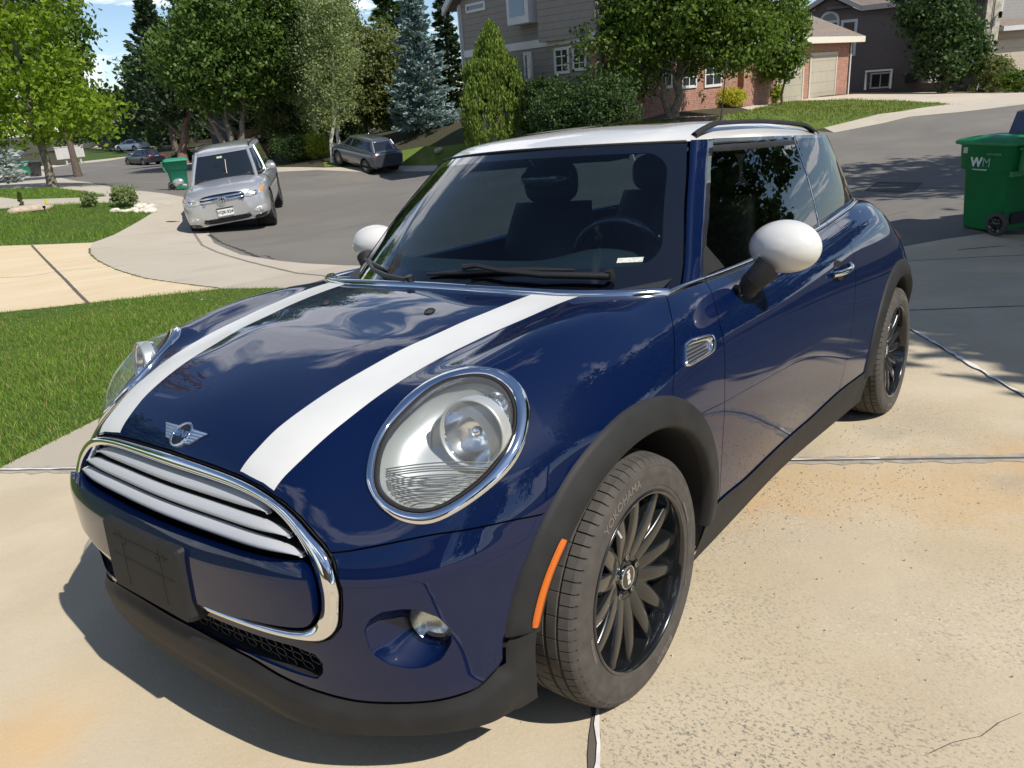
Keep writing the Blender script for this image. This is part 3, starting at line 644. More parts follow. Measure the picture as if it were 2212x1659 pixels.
xpil = lambda z: itp(z, [.90, .93, 1.0, 1.1, 1.2, 1.30, 1.34], [-.640, -.668, -.735, -.835, -.938, -1.045, -1.09])   # rear edge of the A pillar
xdiv = lambda z: itp(z, [.9, .982, 1.073, 1.204, 1.315, 1.34], [-1.745, -1.764, -1.795, -1.818, -1.818, -1.815])
xrear = lambda z: itp(z, [.9, 1.016, 1.1, 1.226, 1.311, 1.34], [-2.66, -2.60, -2.56, -2.48, -2.415, -2.39])
sd = clip(SIDE, SIDE[0][:, 2]-zb_at(SIDE[0][:, 0])+.012); sd = clip(sd, 1.328-sd[0][:, 2])
dg = clip(clip(sd, xpil(sd[0][:, 2])-sd[0][:, 0]), lambda_ if False else (lambda V: V[:, 0]-xdiv(V[:, 2])-.004)(clip(sd, xpil(sd[0][:, 2])-sd[0][:, 0])[0]))
qg = clip(sd, xdiv(sd[0][:, 2])-.004-sd[0][:, 0]); qg = clip(qg, qg[0][:, 0]-xrear(qg[0][:, 2]))
rg_ = clip(sd, xrear(sd[0][:, 2])-.004-sd[0][:, 0])
for mm, f in ((dg, 0), (mir(dg), 1)): part('door_glass', mm, m_sideg, DOORS[f], both=False)
for mm in (qg, mir(qg)): part('quarter_glass', mm, m_sideg, both=False)
part('rear_glass', rg_, m_sideg)
# bright divider line, black B-pillar behind the glass
for f in (1, -1):
    zz = np.linspace(.965, 1.322, 20); xx = xdiv(zz); P = []
    for a, b in zip(xx, zz):
        k = np.argmin((SP[..., 0]-a)**2+(SP[..., 2]-b)**2); P.append(SP.reshape(-1, 3)[k])
    P = np.array(P); P[:, 0] = xx; P[:, 2] = zz; P[:, 1] = np.convolve(np.r_[P[0, 1], P[:, 1], P[-1, 1]], np.ones(3)/3, 'valid')+.001
    MB().tube(P*[1, f, 1], .0028, 6).build('window_divider', m_chrome, CAR)
    Q = P+[0, -.012, 0]; MB().grid(np.stack([Q-[.06, 0, 0], Q+[.10, .0, 0]], 1)*[1, f, 1]).build('centre_pillar', m_matte, CAR)
# A pillars
for f in (1, -1):
    zz = np.linspace(.915, 1.326, 40); G = []
    for b in zz:
        yy = float(ya(b)); xx = float(Xw(yy, b)); k = np.argmin((SP[..., 0]-float(xpil(b))-.004)**2+(SP[..., 2]-b)**2); q = SP.reshape(-1, 3)[k].copy(); q[2] = b
        a = np.array([xx, yy, b]); G.append([a+[-.014, -.010, -.010], a+[0, .004, 0], a*.75+q*.25+[.006, .012, .0], a*.4+q*.6+[.003, .013, 0], q+[0, .004, 0], q+[0, -.006, 0]])
    G = np.array(G); 
    for j in range(G.shape[1]):
        for c in range(3): G[1:-1, j, c] = np.convolve(G[:, j, c], [.25, .5, .25], 'valid')
    MB().grid(G*[1, f, 1]).build('windscreen_pillar', m_paint, CAR)
# windscreen
nu, nv = 80, 60
U, Vv = np.meshgrid(np.linspace(-1, 1, nu), np.linspace(0, 1, nv), indexing='ij')
zz = .905+Vv*(1.326-.905); yy = U*(ya(zz)-.002); zz = zz+Vv*(ztop(yy)-1.326-.004)
WSm = gridmesh(np.stack([Xw(yy, zz), yy, zz], -1))
def gfr(V):
    d1 = (ya(V[:, 2])-np.abs(V[:, 1])); d2 = V[:, 2]-.985; d3 = ztop(V[:, 1])-V[:, 2]
    g = np.minimum(np.minimum(d1-.050, d2), d3-.030); m = np.minimum(np.minimum(d1-.050, d2), d3-.030)
    a = np.maximum(0, .06-(d1-.050)); b = np.maximum(0, .06-np.minimum(d2, d3-.03)); return np.where((a > 0) & (b > 0), .06-np.sqrt(a*a+b*b), m)
WSO = part('windscreen', clip(WSm, gfr(WSm[0])), m_wind, both=False)
part('windscreen_border', clip(WSm, -gfr(WSm[0])), m_frit, both=False)
fl = off(clip(WSm, -gfr(WSm[0])), -.004); tri_obj('border_back', fl[0], fl[2], m_matte, WSO)
# roof
def Rz(x, y):
    rc = itp(x, [-2.7, -2.4, -2.0, -1.6, -1.25, -.95, -.75, -.66], [1.345, 1.378, 1.404, 1.412, 1.406, 1.386, 1.352, 1.325])
    return rc-.10*y*y-3.0*np.maximum(0, np.abs(y)-.40)**2
nu, nv = 120, 90
U, Vv = np.meshgrid(np.linspace(0, 1, nu), np.linspace(-1, 1, nv), indexing='ij')
def ryr(x): return itp(x, [-2.6, -2.42, -2.2, -1.5, -1.05, -.93, -.6], [.50, .512, .545, .562, .552, .538, .50])
yy0 = Vv*.535; xf = Xw(yy0, ztop(yy0)); xr = -2.60+.19*(np.abs(Vv))**2.2; xx = xf+(xr-xf)*U; yy = Vv*ryr(xx)
zr = Rz(xx, yy); corr = (ztop(yy0)-zr)*np.exp(-U/.035); zr = zr+corr; zr = zr-.012*np.clip((U-.965)/.035, 0, 1)**2
RF = gridmesh(np.stack([xx, yy, zr], -1)); ROOF = part('roof', RF, m_white, both=False)
edge = np.stack([xx, yy, zr], -1)
und = np.stack([edge*[1, 1, 0]+np.array([0, 0, 1])*(edge[..., 2:]-.03)], 0)[0]; MB().grid(und[4:-4, 4:-4]).build('headliner', pm('headliner', (.03, .033, .037), .9), CAR)
for f in (0, -1):                                                 # black drip rails
    P = edge[:, f]; P = np.r_[P[2:-1:3], [P[-1]]]; sg = -1 if f == 0 else 1; n = np.tile([0, sg*.92, .38], (len(P), 1)); n /= np.linalg.norm(n[0])
    sweep(P+[0, 0, -.006], n, [(-.020, -.01), (-.019, .004), (-.008, .010), (.008, .010), (.017, .004), (.018, -.012)], closed=False).build('drip_rail', m_plast, CAR)
P = edge[0, 1:-1]; MB().tube(P+[.004, 0, -.001], .0055, 6).build('windscreen_top_seal', m_plast, CAR)
P = edge[-1, 1:-1]; MB().tube(P+[-.004, 0, -.008], .012, 6).build('spoiler_lip', m_plast, CAR)
# roof rails
for f in (1, -1):
    xs = np.linspace(-1.03, -2.30, 40); t = np.linspace(0, 1, 40); h = .026*np.clip(np.sin(np.pi*t)*2.6, 0, 1)**.8
    P = np.stack([xs, np.full(40, .500)*f, Rz(xs, .50)+.004+h], 1); n = np.tile([0, 0, 1.], (40, 1))
    sweep(P, n, [(-.012, -.008), (-.011, .002), (-.006, .007), (.006, .007), (.011, .002), (.012, -.008)], closed=False).build('roof_rail', m_plast, CAR)
# sunroof panel (dark glass, tilted) and aerial
gx, gy = np.meshgrid(np.linspace(-1.12, -1.62, 12), np.linspace(-.34, .34, 16), indexing='ij'); MB().grid(np.stack([gx, gy, Rz(gx, gy)+.006+.016*np.clip((-gx-1.12)/.5, 0, 1)], -1)).build('sunroof', m_gloss, CAR)
mb = MB(); mb.tube([(-2.38, 0, 1.37), (-2.39, 0, 1.40), (-2.42, 0, 1.50), (-2.47, 0, 1.715)], [.012, .006, .0032, .0028], 8); mb.build('aerial', m_plast, CAR)
# --- bright cowl strip and belt strips
m_belt = pm('belt_chrome', (.62, .63, .65), .10, 1.)
yy = np.linspace(-.70, .70, 121); X = xcowl(yy); Z = Zof(X+.0, np.abs(yy)); P = np.stack([X-.004, yy, Z+.001], 1)
D_ = lambda w, h: [(-w, -.012), (-w*.95, h*.35), (-w*.5, h*.9), (0, h), (w*.5, h*.9), (w*.95, h*.35), (w, -.012)]
nn_ = Fgrad(P); sweep(P, nn_, D_(.0150, .014), closed=False).build('cowl_strip', m_belt, CAR)
for f in (1, -1):
    for seg, nm in (((-.425, -.645), 'scuttle_strip'), ((-.650, -1.77), 'door_strip'), ((-1.776, -2.60), 'quarter_strip')):
        xs = np.linspace(seg[0], seg[1], 60); yb = ybelt(xs); yb = np.where(np.isfinite(yb), yb, .6)
        Zs = Zof(xs, yb+.004); P = np.stack([xs, (yb+.002), Zs+.001], 1); nn_ = Fgrad(P); P[:, 1] *= f; nn_[:, 1] *= f
        sweep(P, nn_, D_(.0105, .010), closed=False).build(nm, m_belt, CAR)
# black cowl area between strip and glass
U, Vv = np.meshgrid(np.linspace(-.69, .69, 60), np.linspace(0, 1, 6), indexing='ij'); xa = xcowl(U)-.006; za = Zof(xa.ravel(), np.abs(U).ravel()).reshape(U.shape)-.003
zc_ = .918; xc2 = Xw(U, zc_)+.003; MB().grid(np.stack([xa+(xc2-xa)*Vv, U, za+(zc_-za)*Vv], -1)).build('cowl_panel', m_gloss, CAR)
for f in (1, -1):                                                  # mirror sail triangles
    a = [(-.60, .693, .935), (-.80, .700, .945), (-.735, .667, 1.02)]; MB().add([(x_, (y_+.008)*f, z_) for x_, y_, z_ in a], [(0, 1, 2)]).build('mirror_sail', m_plast, CAR)
# --- door mirrors
mc = np.array([-.840, .880, 1.004]); me_ = np.array([.092, .112, .0775])
def cpt(px, y): k = kray([px])[0]; return CAMC+k*(y-CAMC[1])/k[1]
for f in (1, -1):
    root = None
    u = np.linspace(0, np.pi, 40); v = np.linspace(0, 2*np.pi, 64, endpoint=False); Uu, Vv = np.meshgrid(u, v, indexing='ij')
    dx = np.cos(Uu); X = np.where(dx > 0, dx*me_[0], dx*.045)
    E_ = np.stack([X, np.sin(Uu)*np.cos(Vv)*me_[1], np.sin(Uu)*np.sin(Vv)*me_[2]], -1)
    a = math.radians(-14); Rz_ = np.array([[math.cos(a), -math.sin(a), 0], [math.sin(a), math.cos(a), 0], [0, 0, 1]]); E_ = E_@Rz_.T+mc
    MC = MB().grid((E_*[1, f, 1])[:24], closed_v=True).build('door_mirror', m_white, CAR)
    MB().grid((E_*[1, f, 1])[23:], closed_v=True).build('mirror_back', m_plast, MC)
    A_ = [cpt((1662, 575), .862), cpt((1640, 596), .838), cpt((1622, 612), .815), cpt((1612, 630), .800)]
    mb = MB(); mb.tube(np.array(A_)*[1, f, 1], [.040, .035, .032, .028], 24)
    mb.tube(np.array([cpt((1606, 626), .800), cpt((1592, 624), .775), cpt((1588, 622), .75)])*[1, f, 1], [.016, .012, .012], 14); mb.build('mirror_arm', m_plast, MC)
    q0 = A_[1]*.45+A_[2]*.55; q1 = A_[1]*.41+A_[2]*.59; MB().tube(np.array([q0, q1])*[1, f, 1], [.0345, .0345], 24).build('arm_seam', m_matte, MC)
# --- door handles
for f in (0, 1):
    s_ = 1 if f == 0 else -1; xs = np.linspace(-1.50, -1.70, 16); ysf = Yof(xs, np.full(16, .825)); t = np.linspace(0, 1, 16)
    P = np.stack([xs, (ysf+.008+.030*np.sin(np.pi*np.clip(t*1.08-.04, 0, 1))**.55)*s_, .822+.010*t], 1)
    mb = MB(); mb.tube(P, .0105, 12); H = mb.build('door_handle', m_chrome, DOORS[f])
    th = np.linspace(0, 2*np.pi, 28, endpoint=False); G = []
    for r, d in ((1, .0008), (.9, -.002), (.5, -.010), (.01, -.014)):
        xs2 = -1.60+.058*r*np.cos(th); zs2 = .825+.038*r*np.sin(th); G.append(np.stack([xs2, (Yof(xs2, zs2)+.0012+d*.12)*s_, zs2], 1))
    MB().grid(np.array(G), closed_v=True).build('handle_cup', m_gloss, H)
# --- wipers
def ws(y, z, d=.012): return (float(Xw(y, z))+d, y, z+d*.6)
m_wip = pm('wiper_black', (.016, .016, .017), .42)
for pts, arm, piv in (([(-.035, .972), (.10, .979), (.20, .983), (.32, .984), (.425, .979)], [(.530, .950), (.36, .962), (.24, .975), (.155, .990), (.115, .985)], (.530, .950)),
                      ([(-.62, .975), (-.52, .978), (-.42, .978), (-.30, .974)], [(-.075, .944), (-.20, .950), (-.33, .962), (-.44, .980)], (-.075, .944))):
    mb = MB(); mb.tube([ws(a, b, .010) for a, b in pts], [.004]+[.0085]*(len(pts)-2)+[.004], 8)
    WB = mb.build('wiper', m_wip, CAR)
    mb = MB(); mb.tube([ws(a, b, .030) for a, b in arm], [.011, .010, .007, .007, .010][:len(arm)], 8); p0 = np.array(ws(*piv, .02)); mb.tube([p0, p0+[.006, 0, .022]], .013, 14); mb.build('wiper_arm', m_wip, WB)
# washer jets
for f in (1, -1):
    c = np.array([-.01, .215*f, float(Zof(-.01, .215)[0])]); G = []
    for t in np.linspace(0, 1, 8): w = .013*math.sin(math.pi*min(t*.9+.05, 1)); G.append([(c[0]-.025+.045*t, c[1]+w*a, c[2]-.001+.011*math.sin(math.pi*t)**.7*math.sqrt(max(0, 1-a*a))) for a in np.linspace(-1, 1, 9)])
    MB().grid(np.array(G)).build('washer_jet', m_plast, CAR)
# --- badge on the bonnet nose
bc = np.array([float(Xof(0, .737)[0]), 0, .737]); bn_ = Fgrad(bc[None])[0]; bu = np.array([0, 1., 0]); bw_ = np.cross(bn_, bu); bw_ /= np.linalg.norm(bw_)
bw_ = bw_ if bw_[2] > 0 else -bw_
def bp(a, b, h=0.): return bc+bu*a+bw_*b+bn_*h
th = np.linspace(0, 2*np.pi, 48, endpoint=False); rg2 = lambda r, h: np.array([bp(r*math.cos(t), r*math.sin(t), h) for t in th])
BG = MB().grid(np.array([rg2(.033, -.004), rg2(.033, .005), rg2(.031, .0075), rg2(.0285, .006), rg2(.0275, .003)]), closed_v=True).build('bonnet_badge', m_chrome, CAR)
MB().grid(np.array([rg2(.0278, .0035), rg2(.001, .0045)]), closed_v=True).build('badge_disc', m_gloss, BG)
for f in (1, -1):
    mb = MB(); o_ = [(.022, -.020), (.050, -.017), (.058, -.010), (.068, -.001), (.079, .008), (.092, .018), (.022, .020)]; o_ = [(p_*f, q_) for p_, q_ in o_]; lo_ = [bp(*q_, -.002) for q_ in o_]; hi_ = [bp(*q_, .0035) for q_ in o_]; n_ = len(o_)
    mb.add(lo_+hi_, [list(range(n_, 2*n_))]+[(i, (i+1) % n_, n_+(i+1) % n_, n_+i) for i in range(n_)])
    for k_ in range(5): zc_ = .0155-.0078*k_; x1 = .086-.0095*k_; mb.tube([bp(.024*f, zc_, .0036), bp(x1*f, zc_+.001, .0036)], .0021, 6)
    mb.build('badge_wing', m_chrome, BG)
TV, TF = text_mesh('MINI', .0235, .0012, .0007); MB().add([bp(p[0], p[1], .006+p[2]) for p in TV], TF).build('badge_letters', m_chrome, BG)
# --- wheels
def make_wheel(cx, sgn, spin=0.):
    f = sgn
    TY = []
    n = 360; th = (np.arange(n)+np.where(np.arange(n) % 5 == 1, -.66, 0)+np.where(np.arange(n) % 5 == 4, .66, 0))*2*np.pi/n
    prof = [(-.078, .206), (-.092, .216), (-.099, .245), (-.099, .268), (-.094, .288), (-.088, .297), (-.082, .3015), (-.060, .3065), (-.0585, .3005), (-.0545, .3005), (-.053, .3075), (-.030, .3090), (-.0285, .302), (-.0225, .302), (-.021, .3095), (0, .310), (.021, .3095), (.0225, .302), (.0285, .302), (.030, .3090), (.053, .3075), (.0545, .3005), (.0585, .3005), (.060, .3065), (.082, .3015), (.088, .297), (.0945, .288), (.0965, .2835), (.0958, .282), (.0995, .268), (.0995, .245), (.0985, .236), (.0972, .2355), (.0965, .227), (.094, .2225), (.080, .221)]
    G = np.zeros((len(prof), n, 3))
    for i, (a, r) in enumerate(prof):
        rr = np.full(n, r)
        if .059 < abs(a) < .0895: rr = np.where(np.arange(n) % 5 == 0, r-.009, rr)
        if abs(a) < .054 and r > .305: rr = np.where(np.arange(n) % 10 == (0 if a > 0 else 5), r-.004, rr)
        sk = a*.12 if abs(a) < .0895 else math.copysign(.0895*.12, a)*0+.0107*np.sign(a)
        t2 = (th if abs(a) < .0895 else np.arange(n)*2*np.pi/n)+sk*3*0.25
        G[i] = np.stack([cx+rr*np.cos(t2), np.full(n, (.755+a)*f), .308+rr*np.sin(t2)], 1)
    TYO = MB().grid(G, closed_v=True, smooth=False).build('wheel', m_tyre, CAR)
    # lettering on the tyre wall
    def bend(V, th0, r0, y=.8552, cw=1):
        out = []
        for p in V:
            t = th0+cw*p[0]/r0; r = r0+p[1]; out.append((cx+r*math.cos(t), (y+p[2])*f, .308+r*math.sin(t)))
        return out
    mt = pm('tyre_lettering', (.15, .135, .118), .7)
    for tx, deg, r0, sz in (('YOKOHAMA', 62, .2585, .030), ('BluEarth', 242, .2585, .026), ('195/55R16 87H', 150, .2400, .011), ('TUBELESS RADIAL', -20, .2400, .009), ('DOT', 200, .2400, .009)):
        TV, TF = text_mesh(tx, sz, .0005, .0003); mb = MB(); mb.add(bend(TV, math.radians(deg)+spin, r0, cw=1), TF); mb.build('tyre_lettering', mt, TYO)
    # rim
    c = (cx, 0, .308)
    mb = MB(); mb.lathe([(a*f, r) for a, r in ((.838, .2225), (.850, .2225), (.8535, .2195), (.8525, .2155), (.846, .2125), (.835, .2110), (.800, .205), (.76, .196), (.68, .192), (.66, .205))], 'y', 96, c)
    RIM = mb.build('rim', m_rim, TYO)
    mb = MB(); mb.lathe([(a*f, r) for a, r in ((.790, .001), (.790, .030), (.797, .036), (.804, .046), (.806, .060), (.802, .074), (.790, .086), (.765, .088), (.74, .07))], 'y', 64, c)
    def spoke(a0, spread=0.):
        rows = []
        for t in np.linspace(0, 1, 12):
            r = .055+(.2125-.055)*t; ang = a0+spread*t
            wf = .0225-.0105*t**1.9; wb = .0230+.0060*t; top = .8065+.022*t**1.2+.012*math.sin(math.pi*t)*.6; dep = .045-.008*t
            row = []
            for bw, h in ((-wb, -1), (-(wf*.45+wb*.55), -.62), (-(wf*.85+wb*.15), -.22), (-wf, -.04), (-wf*.5, .0), (0, .04), (wf*.5, .0), (wf, -.04), (wf*.85+wb*.15, -.22), (wf*.45+wb*.55, -.62), (wb, -1)):
                X = r*math.cos(ang)-bw*math.sin(ang); Z = r*math.sin(ang)+bw*math.cos(ang); row.append((cx+X, (top+h*dep*(1 if h < 0 else .05))*f, .308+Z))
            rows.append(row)
        mb.grid(np.array(rows))
    NS = 7
    for k_ in range(NS):
        a = spin+2*np.pi*k_/NS; da = math.pi/NS*.50
        spoke(a-da, -math.radians(1.5)); spoke(a+da, math.radians(1.5))
        # web joining a pair near the hub
        rows = []
        for t in np.linspace(0, 1, 6):
            r = .055+.075*t; rows.append([(cx+r*math.cos(a+s*da*1.0), (.804+.007*t-.004*(1-abs(s))-(.03 if t == 1 else 0))*f, .308+r*math.sin(a+s*da*1.0)) for s in np.linspace(-1, 1, 7)])
        mb.grid(np.array(rows))
    mb.build('spokes', m_rim, RIM)
    for k_ in range(5):
        a = spin+2*np.pi*k_/5+.3; q = (cx+.050*math.cos(a), 0, .308+.050*math.sin(a))
        mb = MB(); mb.lathe([(.8068*f, .0145), (.8074*f, .013), (.800*f, .0105), (.79*f, .010), (.785*f, .0001)], 'y', 18, q); o_ = mb.build('lug_recess', m_matte, RIM)
        mb = MB(); mb.lathe([(.795*f, .0085), (.806*f, .0083), (.8075*f, .0070), (.8075*f, .0040), (.803*f, .0038), (.803*f, .0001)], 'y', 6, q, smooth=False); mb.build('wheel_bolt', m_steel, RIM)
    mb = MB(); mb.lathe([(.80*f, .030), (.8095*f, .030), (.811*f, .0285), (.8098*f, .0275), (.8092*f, .0270)], 'y', 48, c); mb.build('cap_ring', m_chrome, RIM)
    mb = MB(); mb.lathe([(.8094*f, .0272), (.8102*f, .0150), (.8104*f, .0001)], 'y', 40, c); mb.build('centre_cap', m_gloss, RIM)
    TV, TF = text_mesh('MINI', .0185, .0004, .0004); ta = math.radians(82)
    # readable from outside: x to the viewer's right is -x of the car
    V_ = [(-(p[0]*math.cos(-ta)-p[1]*math.sin(-ta))*f, p[0]*math.sin(-ta)+p[1]*math.cos(-ta), p[2]) for p in TV]
    MB().add([(cx+a, (.8108+b)*f, .308+z_) for a, z_, b in V_], TF).build('cap_letters', pm('cap_letters', (.72, .68, .60), .4), RIM)
    mb = MB(); mb.lathe([(.735*f, .070), (.735*f, .145), (.71*f, .145)], 'y', 48, c); mb.build('brake_disc', m_steel, TYO)
    mb = MB(); mb.tube([(cx+.130*math.cos(t), .725*f, .308+.130*math.sin(t)) for t in np.linspace(math.radians(150), math.radians(215), 8)], .030, 8); mb.build('brake_caliper', m_steel, TYO)
    v = np.array([cx+.188*math.cos(1.15), .822*f, .308+.188*math.sin(1.15)]); mb = MB(); mb.tube([v, v+np.array([-.010*math.cos(1.15), .015*f, -.03*math.sin(1.15)])], .0035, 8); mb.build('tyre_valve', pm('valve', (.75, .76, .78), .3, .6), TYO)
    return TYO
WF = make_wheel(0., 1, .12); WFR = make_wheel(0., -1, .4); WR = make_wheel(-2.495, 1, .75); WRR = make_wheel(-2.495, -1, .2)
# --- interior seen through the windscreen
mb = MB(); U, Vv = np.meshgrid(np.linspace(-.66, .66, 50), np.linspace(0, 1, 20), indexing='ij')
hx = -.30-.45*U**2*.9-(.42-.25*U**2)*Vv; zz = .925+.045*np.sin(Vv*2.2)+.045*np.exp(-((U-.36)/.16)**2)*np.exp(-((Vv-.8)/.28)**2)-.12*np.clip(Vv-.85, 0, 1)*4
mb.grid(np.stack([hx, U, zz], -1)); mb.build('dashboard', m_dash, CAR)
mb = MB(); mb.tube([(-.80+.0*math.cos(t)+.055*math.sin(t), .36+.185*math.cos(t), .93+.165*math.sin(t)) for t in np.linspace(0, 2*np.pi, 49)], .015, 10)
mb.tube([(-.62, .36, .87), (-.80, .36, .93)], [.03, .05], 14); mb.tube([(-.80, .19, .93), (-.80, .53, .93)], .014, 8); mb.build('steering_wheel', m_gloss, CAR)
def seat(y0, x0, name='front_seat'):
    mb = MB(); R_ = .24
    rows = []
    for t in np.linspace(0, 1, 12):
        w = .25-.05*t**3; xx = x0-.22*t; zz = .50+.62*t; rows.append([(xx+.07*math.cos(a)*.9-.03*abs(math.sin(a)), y0+w*math.sin(a)*1.0, zz) for a in np.linspace(-math.pi, math.pi, 24, endpoint=False)])
    rows.append([(x0-.22, y0, 1.12)]*24); mb.grid(np.array(rows), closed_v=True)
    so = mb.build(name, m_cloth, CAR)
    mb = MB(); u = np.linspace(0, np.pi, 14); v = np.linspace(0, 2*np.pi, 24, endpoint=False); Uu, Vv = np.meshgrid(u, v, indexing='ij')
    s_ = lambda q, p: np.sign(q)*np.abs(q)**p
    mb.grid(np.stack([x0-.24+.05*s_(np.cos(Vv)*np.sin(Uu), .7), y0+.135*s_(np.sin(Vv)*np.sin(Uu), .7), 1.205+.095*s_(np.cos(Uu), .7)], -1), closed_v=True)
    for d in (-.05, .05): mb.tube([(x0-.22, y0+d, 1.08), (x0-.24, y0+d, 1.16)], .007, 8)
    mb.build('headrest', m_cloth, so)
seat(.36, -1.18); seat(-.36, -1.18); seat(.30, -2.05, 'rear_seat'); seat(-.30, -2.05, 'rear_seat')
mb = MB(); u = np.linspace(0, 2*np.pi, 28, endpoint=False); 
G = [np.stack([np.full(28, -.885+dx), .0+.105*k_*np.cos(u), 1.232+.040*k_*np.sign(np.sin(u))*np.abs(np.sin(u))**.7], 1) for dx, k_ in ((.038, .02), (.036, .7), (.022, .95), (0, 1.0), (-.012, .96), (-.012, .02))]
mb.grid(np.array(G), closed_v=True); mb.tube([(-.87, 0, 1.25), (-.80, 0, 1.31)], .012, 8); mb.build('rear_view_mirror', m_gloss, CAR)
# big round mirror camera pod next to it (seen low on the glass)
mb = MB(); mb.box((-3.0, -.72, .28), (.0, .72, .32)); mb.box((-.62, -.66, .32), (-.58, .66, .90)); mb.box((-2.62, -.56, .32), (-2.58, .56, .96)); mb.build('floor_pan', m_matte, CAR)
for f in (1, -1):
    MB().add([(-.5, .66*f, .3), (-2.5, .66*f, .3), (-2.5, .665*f, .95), (-.5, .665*f, .905)], [(0, 1, 2, 3)]).build('door_trim', m_matte, DOORS[0 if f == 1 else 1])
# paper permit stickers on the glass
q = [ws(a, b, .0012) for a, b in ((.515, .995), (.575, .994), (.573, 1.006), (.513, 1.007))]; MB().add(q, [(0, 1, 2, 3)]).build('windscreen_label', pm('label_white', (.50, .52, .46), .5, noise=(300, .6)), WSO)
# tail lamps
for f in (1, -1):
    xs = float(-2.98); mb = MB(); mb.lathe([(-3.02, .001), (-3.02, .05), (-2.97, .075), (-2.90, .078)], 'x', 32, (0, .66*f, .78)); mb.build('tail_lamp', pm('tail_red', (.45, .01, .01), .2, coat=1.), CAR)
# ================================================================ terrain
def wp(car): return np.asarray(car, float) @ MW.T
def at(px, dist, raw=False):                                       # point on the sight line of a photo pixel; dist measured from apparent size
    k = wray([px])[0]; f_ = 1. if raw else np.hypot(np.hypot(px[0]-PP[0], px[1]-PP[1]), FPX)/FPX
    return CW+k*dist*f_/np.hypot(k[0], k[1])
_near = [((600,622),10.1),((470,625),10.6),((230,650),10.9),((0,675),11.1),((740,573),11.9),((200,527),18.),((450,510),18.2),((430,500),19.2),((605,468),20.6),((500,430),24.),((0,531),18.),
         ((1944,534),10.7),((2212,508),11.8),((2120,490),11.6),((2212,440),13.6),((1000,560),12.3),((1500,530),11.5)]
_ctl = [((1925,405),15.),((1850,330),20.),((2212,330),18.),((2212,225),32.),((2069,242),31.),((1802,286),28.),
        ((1690,219),40.),((1814,207),41.5),((2061,222),34.),((1851,262),28.5),((1622,240),33.),((2000,203),45.),((2200,200),42.),
        ((790,368),38.5),((863,360),39.5),((945,362),38.5),((598,368),41.),((1010,305),38.),((1455,252),30.),((1100,300),36.),((700,345),42.),
        ((310,355),74.),((403,353),62.),((165,352),76.),((60,378),62.),((110,408),28.),((230,424),23.),((0,432),23.),((0,400),32.),((285,325),100.),((0,360),75.),((336,413),25.),((245,398),31.),((920,325),39.)]
_P = [at(p, d, True) for p, d in _near]+[at(p, d) for p, d in _ctl]
for x_ in np.arange(-5.5, 4.1, 1.5):
    for y_ in np.arange(-4.5, 4.1, 1.7):
        if x_ < -3.5 and y_ < -2: continue
        _P.append(wp((x_, y_, 0)))
for x_, y_ in ((6, 4), (8, 2), (5, 7), (10, 6), (6, -4), (4, -7), (9, -3)): _P.append(wp((x_, y_, .0)))
for x_, y_, dz in ((14, 10, .0), (30, 0, .3), (0, 30, .2), (30, 30, .5), (60, -40, -1), (-60, 60, .3), (-20, 22, -.6), (20, -35, -1.5)): _P.append(np.array([x_, y_, dz-.2]))
for p, d in (((0, 250), 260), ((500, 250), 260), ((1000, 230), 260), ((1500, 170), 260), ((2212, 150), 200)):
    q = at(p, d); q[2] = CW[2]-{0: 6, 500: 6, 1000: 4, 1500: 0, 2212: -3}[p[0]]; _P.append(q)
_P = np.array(_P)
def _tps(A, B):
    r2 = ((A[:, None, :2]-B[None, :, :2])**2).sum(-1); return .5*r2*np.log(r2+1e-9)
_n = len(_P); _sc = 10.
_A = np.zeros((_n+3, _n+3)); _Q = _P/_sc; _A[:_n, :_n] = _tps(_Q, _Q)+np.eye(_n)*2e-3; _A[:_n, _n] = 1; _A[:_n, _n+1:] = _Q[:, :2]; _A[_n, :_n] = 1; _A[_n+1:, :_n] = _Q[:, :2].T
_cf = np.linalg.solve(_A, np.r_[_P[:, 2], 0, 0, 0])
def gz_(x, y):
    x = np.atleast_1d(np.asarray(x, float)).ravel(); y = np.atleast_1d(np.asarray(y, float)).ravel()
    Q = np.stack([x, y], 1)/_sc; z = _tps(Q, _Q)@_cf[:_n]+_cf[_n]+Q@_cf[_n+1:]
    # the slab the car stands on is exactly plane
    pl = -(MW.T[2][0]*x+MW.T[2][1]*y)/MW.T[2][2]
    cx_, cy_ = x+1.0, y-.3; d = np.hypot(cx_*.9, cy_)
    w = np.clip((6.2-d)/1.8, 0, 1); w = w*w*(3-2*w)
    r = np.hypot(x-CW[0], y-CW[1]); far = np.clip((r-230)/120, 0, 1); z = z*(1-far)+(CW[2]-4)*far
    return z*(1-w)+pl*w
def ghit(L):                                                       # photo pixels -> ground points
    k = wray(L); k = k/np.hypot(k[:, 0], k[:, 1])[:, None]; ts = np.concatenate([np.linspace(.8, 30, 220), np.linspace(30.3, 400, 600)])
    out = []
    P = CW+k[:, None]*ts[None, :, None]; dz = P[..., 2]-gz_(P[..., 0], P[..., 1]).reshape(P.shape[:2])
    for i in range(len(k)):
        j = np.argmax(dz[i] < 0)
        if dz[i, j] >= 0: j = len(ts)-1
        a, b = ts[max(j-1, 0)], ts[j]; za, zb = dz[i, max(j-1, 0)], dz[i, j]; t = a+(b-a)*(za/(za-zb) if za != zb else 0); out.append(CW+k[i]*t)
    return np.array(out)
def onground(x, y, dz=0.): return np.array([x, y, float(gz_(x, y)[0])+dz])
AX = np.array([-.863, -.505]); BX = np.array([-.505, .863])        # driveway: down towards the street, across
def drv(s, q): p = AX*s+BX*q; return (p[0], p[1])
CX = lambda L: [((x*.24107)*.8641, (y*.24107+300)*.8641) for x, y in L]   # close-up of the far left of the street
R_ = {}
